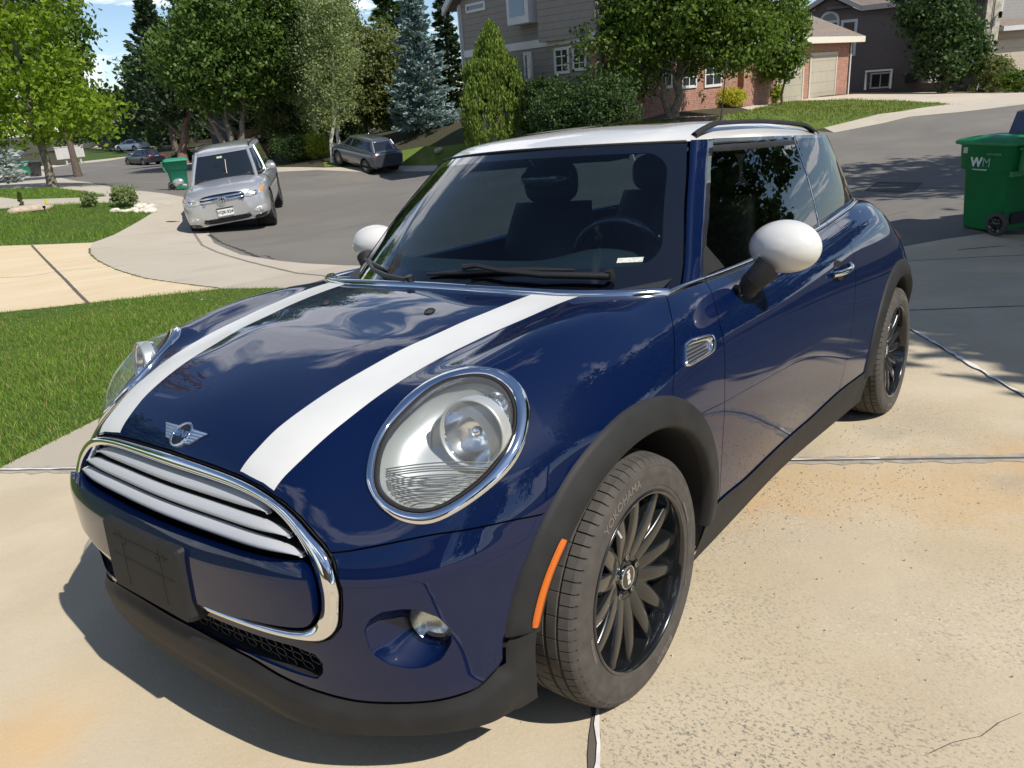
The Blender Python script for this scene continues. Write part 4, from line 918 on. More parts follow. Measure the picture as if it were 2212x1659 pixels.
edge = [(84,367)]+CX([(420,515),(520,570),(1000,665),(1400,730),(1890,795)])+[(440,455),(450,480),(452,507),(462,525),(520,550),(600,563),(660,569),(740,573)]
E1 = ghit(edge)[:, :2]; E2 = ghit([(1944,534),(2212,507),(2600,468)])[:, :2]
farL = [(2600,150),(2212,225),(2069,242),(1907,266),(1802,286)]; farM = [(945,369),(863,370),(780,371),(598,371),(500,364),(403,356)]; farN = CX([(1650,445),(1340,385),(1130,420),(940,440),(780,455),(620,480),(420,515)])
FL = ghit(farL)[:, :2]; FM = ghit(farM)[:, :2]; FN = ghit(farN)[:, :2]
R_['street'] = np.concatenate([E1, E2, FL, FM, FN])
R_['lawn_near'] = np.concatenate([[drv(-7, -2.41)], [drv(6.3, -2.41)], ghit([(600,622),(470,625),(230,650),(0,675),(-400,720)])[:, :2], [(-1, -16)], [(7, -12)]])
W1 = ghit([(-400,560),(0,531),(200,525)]+CX([(930,1330),(930,1380),(1000,1450),(1200,1550),(1500,1640)])+[(470,623),(470,625),(230,650),(0,675),(-400,720)])[:, :2]
R_['walkway'] = W1
R_['driveway'] = np.concatenate([[drv(-7, -2.41)], [drv(6.3, -2.41)], ghit([(600,622),(470,622)])[:, :2], ghit([(740,573)])[:, :2], E2[:2], [(-9.5, 5.5), drv(-7, 6.5)]])
L2 = ghit([(-300,462)]+CX([(0,920),(130,910),(850,865),(1180,855),(1460,870),(1600,900),(1600,950),(1350,1100),(1180,1190),(1050,1240),(960,1270),(0,1310)])+[(-300,560)])[:, :2]; R_['lawn_mid'] = L2
L3 = ghit([(-300,405)]+CX([(0,720),(380,705),(560,705),(780,730),(1110,790),(1000,800),(200,825),(0,800)])+[(-300,440)])[:, :2]; R_['lawn_tree'] = L3
L4 = ghit([(-300,390)]+CX([(0,612),(240,612),(230,628),(0,650)])+[(-300,405)])[:, :2]; R_['lawn_small'] = L4
R_['lawn_small2'] = ghit([(-300,366)]+CX([(0,500),(215,505),(170,540),(0,575)])+[(-300,385)])[:, :2]
R_['pavement'] = np.concatenate([E1, ghit([(740,640),(600,623),(470,623),(380,612)]+CX([(1500,1640),(1200,1550),(1000,1450),(930,1380),(930,1330)])+[(-300,545),(-300,366),(0,362)]+CX([(215,505),(400,480)]))[:, :2]])
R_['pavement_far'] = np.concatenate([FM, ghit([(403,348),(500,354),(598,361),(700,362),(780,360),(863,358),(945,357)])[:, :2]])
R_['pavement_bend'] = np.concatenate([FN, ghit(CX([(400,480),(620,462),(780,438),(940,420),(1130,400),(1340,376),(1650,436)]))[:, :2]])
R_['pavement_right'] = np.concatenate([FL, ghit([(1780,276),(1851,259),(1983,234),(2069,222),(2212,206),(2600,135)])[:, :2]])
R_['lawn_bend'] = ghit(CX([(780,440),(860,310),(1160,305),(1370,355),(1340,376),(1130,400),(940,420)]))[:, :2]
R_['drive_bend'] = ghit(CX([(1370,358),(1650,380),(1600,240),(1000,270),(930,295),(1160,303)]))[:, :2]
R_['lawn_right'] = ghit([(1500,275),(1560,250),(1622,238),(1701,218),(1829,215),(1950,218),(2062,225),(1983,234),(1851,259),(1780,276),(1700,285)])[:, :2]
R_['drive_right'] = ghit([(1622,238),(1701,218),(1829,215),(1950,218),(2062,225),(2069,222),(2212,206),(2600,135),(2600,100),(2212,199),(2000,199),(1850,203),(1814,206),(1690,218),(1600,232)])[:, :2]
R_['lawn_house'] = ghit([(700,350),(800,340),(865,326),(945,318),(1010,310),(1500,262),(1500,275),(1300,300),(1000,352),(945,357),(863,358),(780,360),(700,360)])[:, :2]
R_['ground_cover'] = ghit([(1985,196),(2050,170),(2212,160),(2500,120),(2500,135),(2212,197),(2100,198)])[:, :2]
ORDER = ['lawn_near', 'walkway', 'lawn_mid', 'lawn_tree', 'lawn_small', 'lawn_small2', 'street', 'driveway', 'pavement', 'pavement_far', 'pavement_bend', 'pavement_right', 'lawn_bend', 'drive_bend', 'lawn_right', 'drive_right', 'lawn_house', 'ground_cover']
def densify(P, step):
    out = []
    for a, b in zip(P, np.roll(P, -1, 0)):
        m = (a+b)/2; r = np.hypot(*(m-CW[:2])); n = max(1, int(np.linalg.norm(b-a)/(step*max(1, r/8)))); out += [a+(b-a)*i/n for i in range(n)]
    return np.array(out)
pts = []; edges = []
for k in ORDER:
    P = densify(R_[k], .35); b = len(pts); pts += [tuple(p) for p in P]; edges += [(b+i, b+(i+1) % len(P)) for i in range(len(P))]
rr = .5
while rr < 420:
    st_ = max(.30/rr, math.radians(2.2)) if rr > .9 else .5
    for a in np.arange(0, 2*np.pi, st_): pts.append((CW[0]+rr*math.cos(a+rr), CW[1]+rr*math.sin(a+rr)))
    rr += max(.3, rr*.05)
ov, oe, of, *_ = geometry.delaunay_2d_cdt([Vector(p) for p in pts], edges, [], 0, 1e-4)
VX = np.array([v[:] for v in ov]); TF_ = np.array([list(f) for f in of if len(f) == 3]); cen = VX[TF_].mean(1)
lab = np.full(len(TF_), -1)
for i, k in reversed(list(enumerate(ORDER))):
    m = sdpoly(cen, R_[k]) > 0; lab[m] = i
VZ = gz_(VX[:, 0], VX[:, 1]); V3 = np.column_stack([VX, VZ])
_l = [k.startswith('lawn') for k in ORDER]
# --- ground materials
def gmat(name, cols, scales, bumpd=.002, rough=.9, detail=8):
    """colour from stacked noises: cols = base, then (colour, noise scale, lo, hi, amount, kind)"""
    m, t, b = newmat(name); g = t.nodes.new('ShaderNodeNewGeometry'); prev = None
    def L(a, c): t.links.new(a, c)
    rgb = t.nodes.new('ShaderNodeRGB'); rgb.outputs[0].default_value = (*cols, 1); prev = rgb.outputs[0]
    for (col, sc, lo, hi, amt, kind) in scales:
        if kind == 'v':
            n = t.nodes.new('ShaderNodeTexVoronoi'); n.inputs['Scale'].default_value = sc; n.inputs['Randomness'].default_value = 1; o = n.outputs['Distance']
        else:
            n = t.nodes.new('ShaderNodeTexNoise'); n.inputs['Scale'].default_value = sc; n.inputs['Detail'].default_value = detail; n.inputs['Roughness'].default_value = .62; o = n.outputs[0]
        if kind == 'stretch':
            mp_ = t.nodes.new('ShaderNodeMapping'); mp_.inputs['Rotation'].default_value = (0, 0, math.radians(-30)); mp_.inputs['Scale'].default_value = (.25, 1, 1); L(g.outputs['Position'], mp_.inputs[0]); L(mp_.outputs[0], n.inputs['Vector'])
        else: L(g.outputs['Position'], n.inputs['Vector'])
        mr = t.nodes.new('ShaderNodeMapRange'); mr.inputs[1].default_value = lo; mr.inputs[2].default_value = hi; mr.inputs[3].default_value = 0; mr.inputs[4].default_value = amt; L(o, mr.inputs[0])
        mi = t.nodes.new('ShaderNodeMixRGB'); mi.inputs[2].default_value = (*col, 1); L(mr.outputs[0], mi.inputs[0]); L(prev, mi.inputs[1]); prev = mi.outputs[0]
    L(prev, b.inputs['Base Color']); b.inputs['Roughness'].default_value = rough; b.inputs['Specular IOR Level'].default_value = .25
    n = t.nodes.new('ShaderNodeTexNoise'); n.inputs['Scale'].default_value = 90; n.inputs['Detail'].default_value = 5; L(g.outputs['Position'], n.inputs['Vector'])
    bp = t.nodes.new('ShaderNodeBump'); bp.inputs['Strength'].default_value = .6; bp.inputs['Distance'].default_value = bumpd; L(n.outputs[0], bp.inputs['Height']); L(bp.outputs[0], b.inputs['Normal'])
    return m, t, b, g, prev
G_ = {}
mat_drive, t_, b_, g_, prev_ = gmat('driveway_concrete', (.50, .415, .285), [((.60, .515, .375), 1.6, .40, .62, .7, 'n'), ((.43, .375, .29), .9, .45, .65, .45, 'n'), ((.62, .54, .42), 160, .52, .72, .55, 'n'), ((.27, .24, .20), 210, .56, .74, .55, 'n'), ((.50, .30, .13), .85, .62, .80, .45, 'n')], .0016)
# worn side: grey aggregate showing through in flakes; strongest right of the long joint and near the camera
def nd(t, ty, **k):
    n = t.nodes.new(ty)
    for a, v in k.items(): setattr(n, a, v)
    return n
dot = nd(t_, 'ShaderNodeVectorMath', operation='DOT_PRODUCT'); dot.inputs[1].default_value = (BX[0], BX[1], 0); t_.links.new(g_.outputs['Position'], dot.inputs[0])
mr1 = nd(t_, 'ShaderNodeMapRange'); mr1.inputs[1].default_value = .55; mr1.inputs[2].default_value = .66; t_.links.new(dot.outputs['Value'], mr1.inputs[0])
dot2 = nd(t_, 'ShaderNodeVectorMath', operation='DOT_PRODUCT'); dot2.inputs[1].default_value = (AX[0], AX[1], 0); t_.links.new(g_.outputs['Position'], dot2.inputs[0])
big = nd(t_, 'ShaderNodeTexNoise'); big.inputs['Scale'].default_value = 1.3; big.inputs['Detail'].default_value = 5; t_.links.new(g_.outputs['Position'], big.inputs['Vector'])
bmr = nd(t_, 'ShaderNodeMapRange'); bmr.inputs[1].default_value = .36; bmr.inputs[2].default_value = .58; t_.links.new(big.outputs[0], bmr.inputs[0])
near = nd(t_, 'ShaderNodeMapRange'); near.inputs[1].default_value = 1.1; near.inputs[2].default_value = -.6; near.inputs[3].default_value = .4; near.inputs[4].default_value = 1.; t_.links.new(dot2.outputs['Value'], near.inputs[0])
mp3 = nd(t_, 'ShaderNodeMapping'); mp3.inputs['Rotation'].default_value = (0, 0, math.radians(-52)); mp3.inputs['Scale'].default_value = (1, .75, 1); t_.links.new(g_.outputs['Position'], mp3.inputs[0])
fl = nd(t_, 'ShaderNodeTexNoise'); fl.inputs['Scale'].default_value = 120; fl.inputs['Detail'].default_value = 6; fl.inputs['Roughness'].default_value = .68; t_.links.new(mp3.outputs[0], fl.inputs['Vector'])
fmr = nd(t_, 'ShaderNodeMapRange'); fmr.inputs[1].default_value = .52; fmr.inputs[2].default_value = .62; t_.links.new(fl.outputs[0], fmr.inputs[0])
def mul(t, a, b_):
    m = nd(t, 'ShaderNodeMath', operation='MULTIPLY')
    for i, v in enumerate((a, b_)):
        if isinstance(v, (int, float)): m.inputs[i].default_value = v
        else: t.links.new(v, m.inputs[i])
    return m.outputs[0]
k1 = mul(t_, mul(t_, mul(t_, fmr.outputs[0], mr1.outputs[0]), mul(t_, bmr.outputs[0], near.outputs[0])), .92)
mx1 = nd(t_, 'ShaderNodeMixRGB'); mx1.inputs[2].default_value = (.15, .152, .138, 1); t_.links.new(k1, mx1.inputs[0]); t_.links.new(prev_, mx1.inputs[1])
# the older, greyer slab beyond the cross joint on the lawn side
s1 = nd(t_, 'ShaderNodeMapRange'); s1.inputs[1].default_value = 1.09; s1.inputs[2].default_value = 1.10; t_.links.new(dot2.outputs['Value'], s1.inputs[0])
s2 = nd(t_, 'ShaderNodeMapRange'); s2.inputs[1].default_value = .66; s2.inputs[2].default_value = .60; t_.links.new(dot.outputs['Value'], s2.inputs[0])
k2 = mul(t_, mul(t_, s1.outputs[0], s2.outputs[0]), .62)
mx2 = nd(t_, 'ShaderNodeMixRGB'); mx2.inputs[2].default_value = (.36, .335, .30, 1); t_.links.new(k2, mx2.inputs[0]); t_.links.new(mx1.outputs[0], mx2.inputs[1])
# spalled patches behind the joint: chips, lighter
ch = nd(t_, 'ShaderNodeTexVoronoi'); ch.inputs['Scale'].default_value = 48; t_.links.new(g_.outputs['Position'], ch.inputs['Vector'])
chm = nd(t_, 'ShaderNodeMapRange'); chm.inputs[1].default_value = .28; chm.inputs[2].default_value = .16; t_.links.new(ch.outputs['Distance'], chm.inputs[0])
pn = nd(t_, 'ShaderNodeTexNoise'); pn.inputs['Scale'].default_value = 1.9; pn.inputs['Detail'].default_value = 4; t_.links.new(g_.outputs['Position'], pn.inputs['Vector'])
pm_ = nd(t_, 'ShaderNodeMapRange'); pm_.inputs[1].default_value = .52; pm_.inputs[2].default_value = .62; t_.links.new(pn.outputs[0], pm_.inputs[0])
k3 = mul(t_, mul(t_, mul(t_, chm.outputs[0], pm_.outputs[0]), mr1.outputs[0]), .55)
mx3 = nd(t_, 'ShaderNodeMixRGB'); mx3.inputs[2].default_value = (.68, .55, .44, 1); t_.links.new(k3, mx3.inputs[0]); t_.links.new(mx2.outputs[0], mx3.inputs[1]); cur = mx3.outputs[0]
wob = nd(t_, 'ShaderNodeTexNoise'); wob.inputs['Scale'].default_value = 7; wob.inputs['Detail'].default_value = 5; t_.links.new(g_.outputs['Position'], wob.inputs['Vector'])
for px_, rad_, col_, amt_ in (((1560, 1075), .30, (.62, .36, .14), .55), ((1800, 1045), .34, (.58, .37, .16), .5), ((2120, 1065), .40, (.56, .34, .13), .55), ((2190, 985), .22, (.60, .33, .12), .5), ((60, 1600), .16, (.66, .38, .14), .65), ((90, 1560), .30, (.62, .44, .22), .4), ((1970, 1060), .5, (.56, .40, .22), .35), ((1900, 935), .13, (.26, .25, .23), .5), ((2180, 1045), .12, (.24, .23, .21), .5), ((1740, 980), .10, (.27, .26, .24), .4), ((1985, 910), .18, (.30, .29, .26), .4)):
    pc_ = ghit([px_])[0]; ds_ = nd(t_, 'ShaderNodeVectorMath', operation='DISTANCE'); ds_.inputs[1].default_value = tuple(pc_); t_.links.new(g_.outputs['Position'], ds_.inputs[0])
    ad_ = nd(t_, 'ShaderNodeMath', operation='MULTIPLY_ADD'); ad_.inputs[1].default_value = -rad_*1.6; t_.links.new(wob.outputs[0], ad_.inputs[0]); t_.links.new(ds_.outputs['Value'], ad_.inputs[2])
    mm_ = nd(t_, 'ShaderNodeMapRange'); mm_.inputs[1].default_value = rad_*.35; mm_.inputs[2].default_value = -rad_*.5; mm_.inputs[4].default_value = amt_*.6; t_.links.new(ad_.outputs[0], mm_.inputs[0])
    mq_ = nd(t_, 'ShaderNodeMixRGB'); mq_.inputs[2].default_value = (*col_, 1); t_.links.new(mm_.outputs[0], mq_.inputs[0]); t_.links.new(cur, mq_.inputs[1]); cur = mq_.outputs[0]
t_.links.new(cur, b_.inputs['Base Color'])  # stains keep their own shapes
G_['driveway'] = mat_drive
G_['walkway'] = gmat('tan_concrete', (.62, .50, .33), [((.68, .58, .42), 1.2, .42, .6, .6, 'stretch'), ((.45, .37, .27), 3., .55, .72, .5, 'stretch'), ((.33, .27, .2), 180, .58, .74, .4, 'n')], .001)[0]
mc_ = gmat('grey_concrete', (.46, .41, .33), [((.50, .45, .375), .8, .42, .6, .6, 'n'), ((.30, .28, .25), 2.4, .56, .75, .5, 'stretch'), ((.22, .2, .18), 170, .58, .74, .4, 'n')], .001)[0]
for k in ('pavement', 'pavement_far', 'pavement_bend', 'pavement_right'): G_[k] = mc_
G_['drive_right'] = G_['drive_bend'] = gmat('pale_concrete', (.52, .45, .36), [((.44, .38, .30), .5, .42, .62, .6, 'n')], .001)[0]
G_['street'] = gmat('asphalt', (.165, .153, .137), [((.20, .186, .165), .35, .4, .62, .8, 'n'), ((.135, .127, .117), 1.6, .5, .7, .6, 'stretch'), ((.30, .28, .25), 220, .58, .76, .6, 'n'), ((.07, .07, .068), 150, .56, .73, .6, 'n')], .003)[0]
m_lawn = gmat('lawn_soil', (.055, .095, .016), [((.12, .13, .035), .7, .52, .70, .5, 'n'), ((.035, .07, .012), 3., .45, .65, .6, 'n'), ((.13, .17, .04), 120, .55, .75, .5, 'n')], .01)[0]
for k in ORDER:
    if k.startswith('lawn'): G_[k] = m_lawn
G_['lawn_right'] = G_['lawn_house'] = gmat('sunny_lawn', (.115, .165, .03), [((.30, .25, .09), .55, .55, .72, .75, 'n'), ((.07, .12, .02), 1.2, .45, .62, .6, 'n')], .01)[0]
G_['ground_cover'] = gmat('ground_cover_soil', (.10, .12, .045), [((.18, .13, .07), 1.5, .5, .7, .6, 'n')], .02)[0]
m_earth = gmat('mulch_ground', (.062, .052, .034), [((.045, .06, .02), .25, .45, .6, .7, 'n'), ((.11, .085, .055), 6, .5, .7, .5, 'n')], .02)[0]
NAMES = {'lawn_near': 'lawn', 'walkway': 'footpath', 'lawn_mid': 'lawn', 'lawn_tree': 'lawn', 'lawn_small': 'lawn', 'lawn_small2': 'lawn', 'street': 'road', 'driveway': 'driveway', 'pavement': 'pavement', 'pavement_far': 'pavement', 'pavement_bend': 'pavement', 'pavement_right': 'pavement', 'lawn_bend': 'lawn', 'drive_bend': 'driveway', 'lawn_right': 'lawn', 'drive_right': 'driveway', 'lawn_house': 'lawn', 'ground_cover': 'ground'}
def sub(ids, name, mat):
    T = TF_[ids]; u, inv = np.unique(T, return_inverse=True); V = V3[u]; T = inv.reshape(-1, 3)
    n = np.cross(V[T[:, 1]]-V[T[:, 0]], V[T[:, 2]]-V[T[:, 0]])[:, 2] < 0; T[n] = T[n][:, ::-1]
    return tag(tri_obj(name, V, T, mat), kind='structure')
for i, k in enumerate(ORDER):
    ids = np.where(lab == i)[0]
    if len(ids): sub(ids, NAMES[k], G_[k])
sub(np.where(lab == -1)[0], 'ground', m_earth)
# --- joints, cracks, caulk: thin strips lying on the concrete
def strip(P, w, mat, name='concrete_joint', dz=.004, jag=0., seed=1):
    P = np.asarray(P, float)[:, :2]; r = random.Random(seed); s = np.r_[0, np.cumsum(np.hypot(*np.diff(P, axis=0).T))]; n = max(2, int(s[-1]/.06)+1) if jag else max(2, int(s[-1]/.3)+1)
    q = np.linspace(0, s[-1], n); Q = np.stack([np.interp(q, s, P[:, 0]), np.interp(q, s, P[:, 1])], 1); T = np.gradient(Q, axis=0); T /= np.linalg.norm(T, axis=1)[:, None]; Nn = np.stack([-T[:, 1], T[:, 0]], 1)
    ww = np.array([w*(1+jag*(r.random()-.5)*1.6) for _ in range(n)])[:, None]; Q = Q+Nn*np.array([jag*.012*(r.random()-.5) for _ in range(n)])[:, None]
    A, B = Q+Nn*ww/2, Q-Nn*ww/2; G = np.stack([np.column_stack([A, gz_(*A.T)+dz]), np.column_stack([B, gz_(*B.T)+dz])], 1)
    o = MB().grid(G).build(name, mat); bm = o.data
    return tag(o, kind='structure')
m_joint = pm('joint_dark', (.11, .095, .08), .95); m_caulk = pm('joint_caulk', (.70, .68, .64), .7, noise=(30, .15)); m_crack = pm('crack_dark', (.05, .045, .04), .95); m_tar = pm('tar', (.035, .033, .032), .85)
strip([drv(-6, .612), drv(9.5, .612)], .022, m_joint, jag=.3); strip([drv(-6, .618), drv(.35, .618)], .014, m_caulk, dz=.008, jag=.9, seed=4); 
strip([drv(-6, 2.69), drv(9, 2.69)], .020, m_joint); strip([drv(1.5, 2.69), drv(7.5, 2.69)], .026, m_caulk, dz=.008, jag=.8, seed=7)
strip([drv(1.10, -2.4), drv(1.10, 6.0)], .085, pm('joint_stain', (.36, .33, .28), .95, noise=(20, .2)), dz=.002, jag=.5, seed=70)
for s_ in (-1.95, 1.10, 4.2, 7.2): strip([drv(s_, -2.4), drv(s_, 6.0)], .016, m_joint, jag=.3, seed=int(s_*10)+40)
strip([drv(1.10, -2.4), drv(1.10, -.6)], .014, m_caulk, dz=.008, jag=1., seed=11); strip([drv(1.10, 1.3), drv(1.10, 1.75)], .012, m_caulk, dz=.008, jag=1., seed=12)
cw = ghit([(2212,1545),(2180,1560),(2140,1575),(2110,1595),(2080,1600),(2050,1612),(2010,1632)]); strip(cw, .0012, m_crack, 'concrete_crack', jag=.9, seed=3)
strip(ghit(CX([(330,1300),(520,1500),(680,1659)])+[(192,656)]), .045, m_joint, jag=.2); strip(ghit([(0,600),(60,598),(130,586),(280,572)]), .012, m_joint, jag=.4)
strip(ghit(CX([(930,1330),(930,1380),(1000,1450),(1200,1550),(1500,1640)])+[(470,622)]), .035, pm('weedy_joint', (.10, .11, .04), .95), jag=1., seed=9)
strip(ghit([(225,548),(330,540),(415,530)]), .02, m_caulk, jag=.6); strip(ghit([(420,505),(437,530),(470,545),(540,566),(640,590),(740,600)]), .05, pm('tyre_mark', (.20, .18, .155), .9), jag=.3)
strip(ghit([(330,443),(350,441),(375,440)]), .06, m_caulk, jag=1.3); strip(ghit([(2070,540),(2212,530)])*1, .02, m_joint)
# loose chips of spalled concrete
_r = np.random.default_rng(3); _V, _T = [], []
for px_, sx_, n_ in (((1560, 1085), .32, 420), ((1650, 1050), .25, 200), ((1830, 1075), .30, 330), ((1950, 1030), .35, 200), ((1780, 930), .4, 200), ((1960, 930), .4, 160), ((1700, 1400), 1.1, 160), ((2000, 1350), .9, 120), ((1500, 1560), .5, 60)):
    c_ = ghit([px_])[0][:2]
    for q in c_+_r.normal(size=(n_, 2))*sx_*.5:
        if -1.75 < (q@BX) < .2 and abs(q@AX-.0) < 2.2 and q@AX < 2.2: continue
        s_ = .002+.004*_r.random()**2; z_ = float(gz_(*q)[0]) if False else 0; P_ = _r.normal(size=(5, 3)); P_ /= np.linalg.norm(P_, axis=1)[:, None]; P_ = P_*s_*[1, 1, .45]; b_0 = len(_V)*5; _V.append(np.column_stack([q[0]+P_[:, 0], q[1]+P_[:, 1], P_[:, 2]])); _T += [(b_0, b_0+1, b_0+2), (b_0, b_0+2, b_0+3), (b_0+1, b_0+2, b_0+4), (b_0+2, b_0+3, b_0+4), (b_0, b_0+3, b_0+4), (b_0, b_0+1, b_0+4)]
_V = np.concatenate(_V); _V[:, 2] += gz_(_V[:, 0], _V[:, 1])+.003
tag(tri_obj('stone_chips', _V, np.array(_T), pm('chip_tan', (.66, .56, .43), .9, noise=(60, .3)), smooth=False), kind='stuff', label='loose chips of broken concrete scattered on the driveway', cat='gravel')
# road patch and seam
rp = ghit([(1870,412),(1897,394),(1990,396),(1964,416)]); mbp = MB(); c4 = rp[:, :2]
U_, V_ = np.meshgrid(np.linspace(0, 1, 10), np.linspace(0, 1, 10), indexing='ij'); Q_ = (c4[0]*(1-U_)[..., None]+c4[3]*U_[..., None])*(1-V_)[..., None]+(c4[1]*(1-U_)[..., None]+c4[2]*U_[..., None])*V_[..., None]
Z_ = gz_(Q_[..., 0].ravel(), Q_[..., 1].ravel()).reshape(10, 10)+.005; tag(mbp.grid(np.dstack([Q_, Z_])).build('road_patch', pm('patch_asphalt', (.062, .058, .055), .9, noise=(60, .3))), kind='structure')
strip(ghit([(1870,412),(1897,394),(1990,396),(1964,416),(1870,412)]), .05, m_tar, 'road_patch_edge', dz=.009); strip(ghit([(1985,405),(2100,409)]), .05, m_tar, 'road_seam')
for k, (L, w) in enumerate((([(452,507),(480,525),(520,540),(560,556)], .06), ([(540,548),(552,556),(575,552),(590,560)], .03), ([(640,395),(700,392),(760,390)], .05), ([(620,380),(700,379)], .06), ([(1830,480),(1900,470),(1960,455)], .02))): strip(ghit(L), w, m_crack if k < 2 else pm('road_scuff%d' % k, (.20, .19, .175), .9), 'road_crack', jag=1.2, seed=k+20)
# ================================================================ vegetation
def leafmat(name, c1, c2, trans=.35, rough=.55):
    m = bpy.data.materials.new(name); m.use_nodes = True; t = m.node_tree; t.nodes.clear(); g = t.nodes.new('ShaderNodeNewGeometry')
    r = t.nodes.new('ShaderNodeValToRGB'); r.color_ramp.elements[0].color = (*c1, 1); r.color_ramp.elements[1].color = (*c2, 1); t.links.new(g.outputs['Random Per Island'], r.inputs[0])
    d = t.nodes.new('ShaderNodeBsdfPrincipled'); d.inputs['Roughness'].default_value = rough; d.inputs['Specular IOR Level'].default_value = .3; tr = t.nodes.new('ShaderNodeBsdfTranslucent')
    br = t.nodes.new('ShaderNodeVectorMath'); br.operation = 'MULTIPLY'; br.inputs[1].default_value = (1.25, 1.3, .7); t.links.new(r.outputs[0], br.inputs[0]); t.links.new(br.outputs[0], tr.inputs[0])
    t.links.new(r.outputs[0], d.inputs['Base Color']); mi = t.nodes.new('ShaderNodeMixShader'); mi.inputs[0].default_value = trans; o = t.nodes.new('ShaderNodeOutputMaterial')
    t.links.new(d.outputs[0], mi.inputs[1]); t.links.new(tr.outputs[0], mi.inputs[2]); t.links.new(mi.outputs[0], o.inputs[0]); return m
def leaves(C, size, rng, up=.3, elong=1.5, D=None, jitter=1.):
    """diamond leaves at centres C"""
    n = len(C); a = rng.normal(size=(n, 3)); a[:, 2] += up
    if D is not None: a = D+rng.normal(size=(n, 3))*.35*jitter
    a /= np.linalg.norm(a, axis=1)[:, None]; b = np.cross(a, rng.normal(size=(n, 3))); b /= np.linalg.norm(b, axis=1)[:, None]
    s = size*(.6+.8*rng.random(n))[:, None]; c = np.cross(a, b)*s*.12
    P = np.stack([C-a*s*elong*.5, C+b*s*.45+c, C+a*s*elong*.5, C-b*s*.45+c], 1).reshape(-1, 3)
    return P, np.arange(4*n, dtype=np.int32).reshape(-1, 4)
def clumpy(rng, ell, nclump, per, rc, shell=.55, hollow=True):
    """leaf centres: clumps scattered through ellipsoids, thicker towards the outside"""
    out = []; vol = np.array([e[3]*e[4]*e[5] for e in ell])**.8; w = vol/vol.sum()
    for e, k in zip(ell, w):
        m = max(1, int(nclump*k)); d = rng.normal(size=(m, 3)); d /= np.linalg.norm(d, axis=1)[:, None]; r = shell+(1-shell)*rng.random(m)**.7; r *= (.86+.28*rng.random(m))
        c = np.array(e[:3])+d*r[:, None]*np.array(e[3:6]); kk = rng.poisson(per, m)+3; rad = rc*(.6+.8*rng.random(m))
        for ci, ki, ri in zip(c, kk, rad):
            q = rng.normal(size=(ki, 3))*ri*.5; q[:, 2] *= .6; out.append(ci+q)
    return np.concatenate(out)
m_bark = pm('bark', (.13, .10, .075), .95, noise=(9, .35), bump=(25, .8, .03)); m_birch = pm('birch_bark', (.52, .50, .45), .8, noise=(5, .3)); m_barkg = pm('grey_bark', (.20, .175, .14), .95, noise=(8, .4), bump=(18, .8, .03))
def trunk_mesh(base, top, r0, r1, rng, fork=None, limbs=6, name='trunk', mat=None, parent=None, lean=.15, reach=None):
    mb = MB(); base = np.array(base, float); top = np.array(top, float); n = 9; t = np.linspace(0, 1, n)[:, None]
    P = base*(1-t)+top*t+np.concatenate([[[0, 0, 0]], rng.normal(size=(n-1, 3))*[lean, lean, 0]*.5]); P[0] = base-[0, 0, .15]
    rad = r0*(1-t[:, 0])+r1*t[:, 0]; rad[0] *= 1.35; mb.tube(P, rad, 10)
    H = np.linalg.norm(top-base)
    for i in range(limbs):
        k = rng.uniform(.28, .9); p = P[int(k*(n-1))]; a = rng.uniform(0, 2*np.pi); L = (reach or H*.35)*(1.15-k*.6)
        q = p+np.array([math.cos(a)*L*.5, math.sin(a)*L*.5, L*.45]); q2 = q+np.array([math.cos(a+.3)*L*.4, math.sin(a+.3)*L*.4, L*.35]); rr_ = (r0*(1-k)+r1*k)*.55; mb.tube([p, (p+q)/2+[0, 0, -.05], q, q2], [rr_, rr_*.8, rr_*.55, rr_*.2], 7)
    return mb.build(name, mat or m_bark, parent)
def tree(name, label, cat, base, ell, leaf, nleaf, mat, rng, r0=.15, per=26, rc=.5, trunktop=None, tmat=None, stems=None, group=None, up=.3, elong=1.5, shell=.55, limbs=7):
    """ell: ellipsoids relative to base"""
    base = np.array(base, float); root = empty(name, label, cat, group, base)
    E_ = [tuple(e) for e in ell]; C = clumpy(rng, E_, nleaf/per, per, rc, shell); P, Fq = leaves(C, leaf, rng, up, elong)
    tri_obj('crown', P, Fq, mat, root, smooth=False)
    top = trunktop or (E_[0][0], E_[0][1], E_[0][2]+E_[0][5]*.5)
    if stems:
        mbs = [trunk_mesh(a, b, r, r*.3, rng, limbs=4, mat=tmat, parent=root, lean=.12) for a, b, r in stems]
    else: trunk_mesh((0, 0, 0), top, r0, r0*.3, rng, limbs=limbs, mat=tmat, parent=root, reach=max(e[3] for e in E_)*.8)
    return root
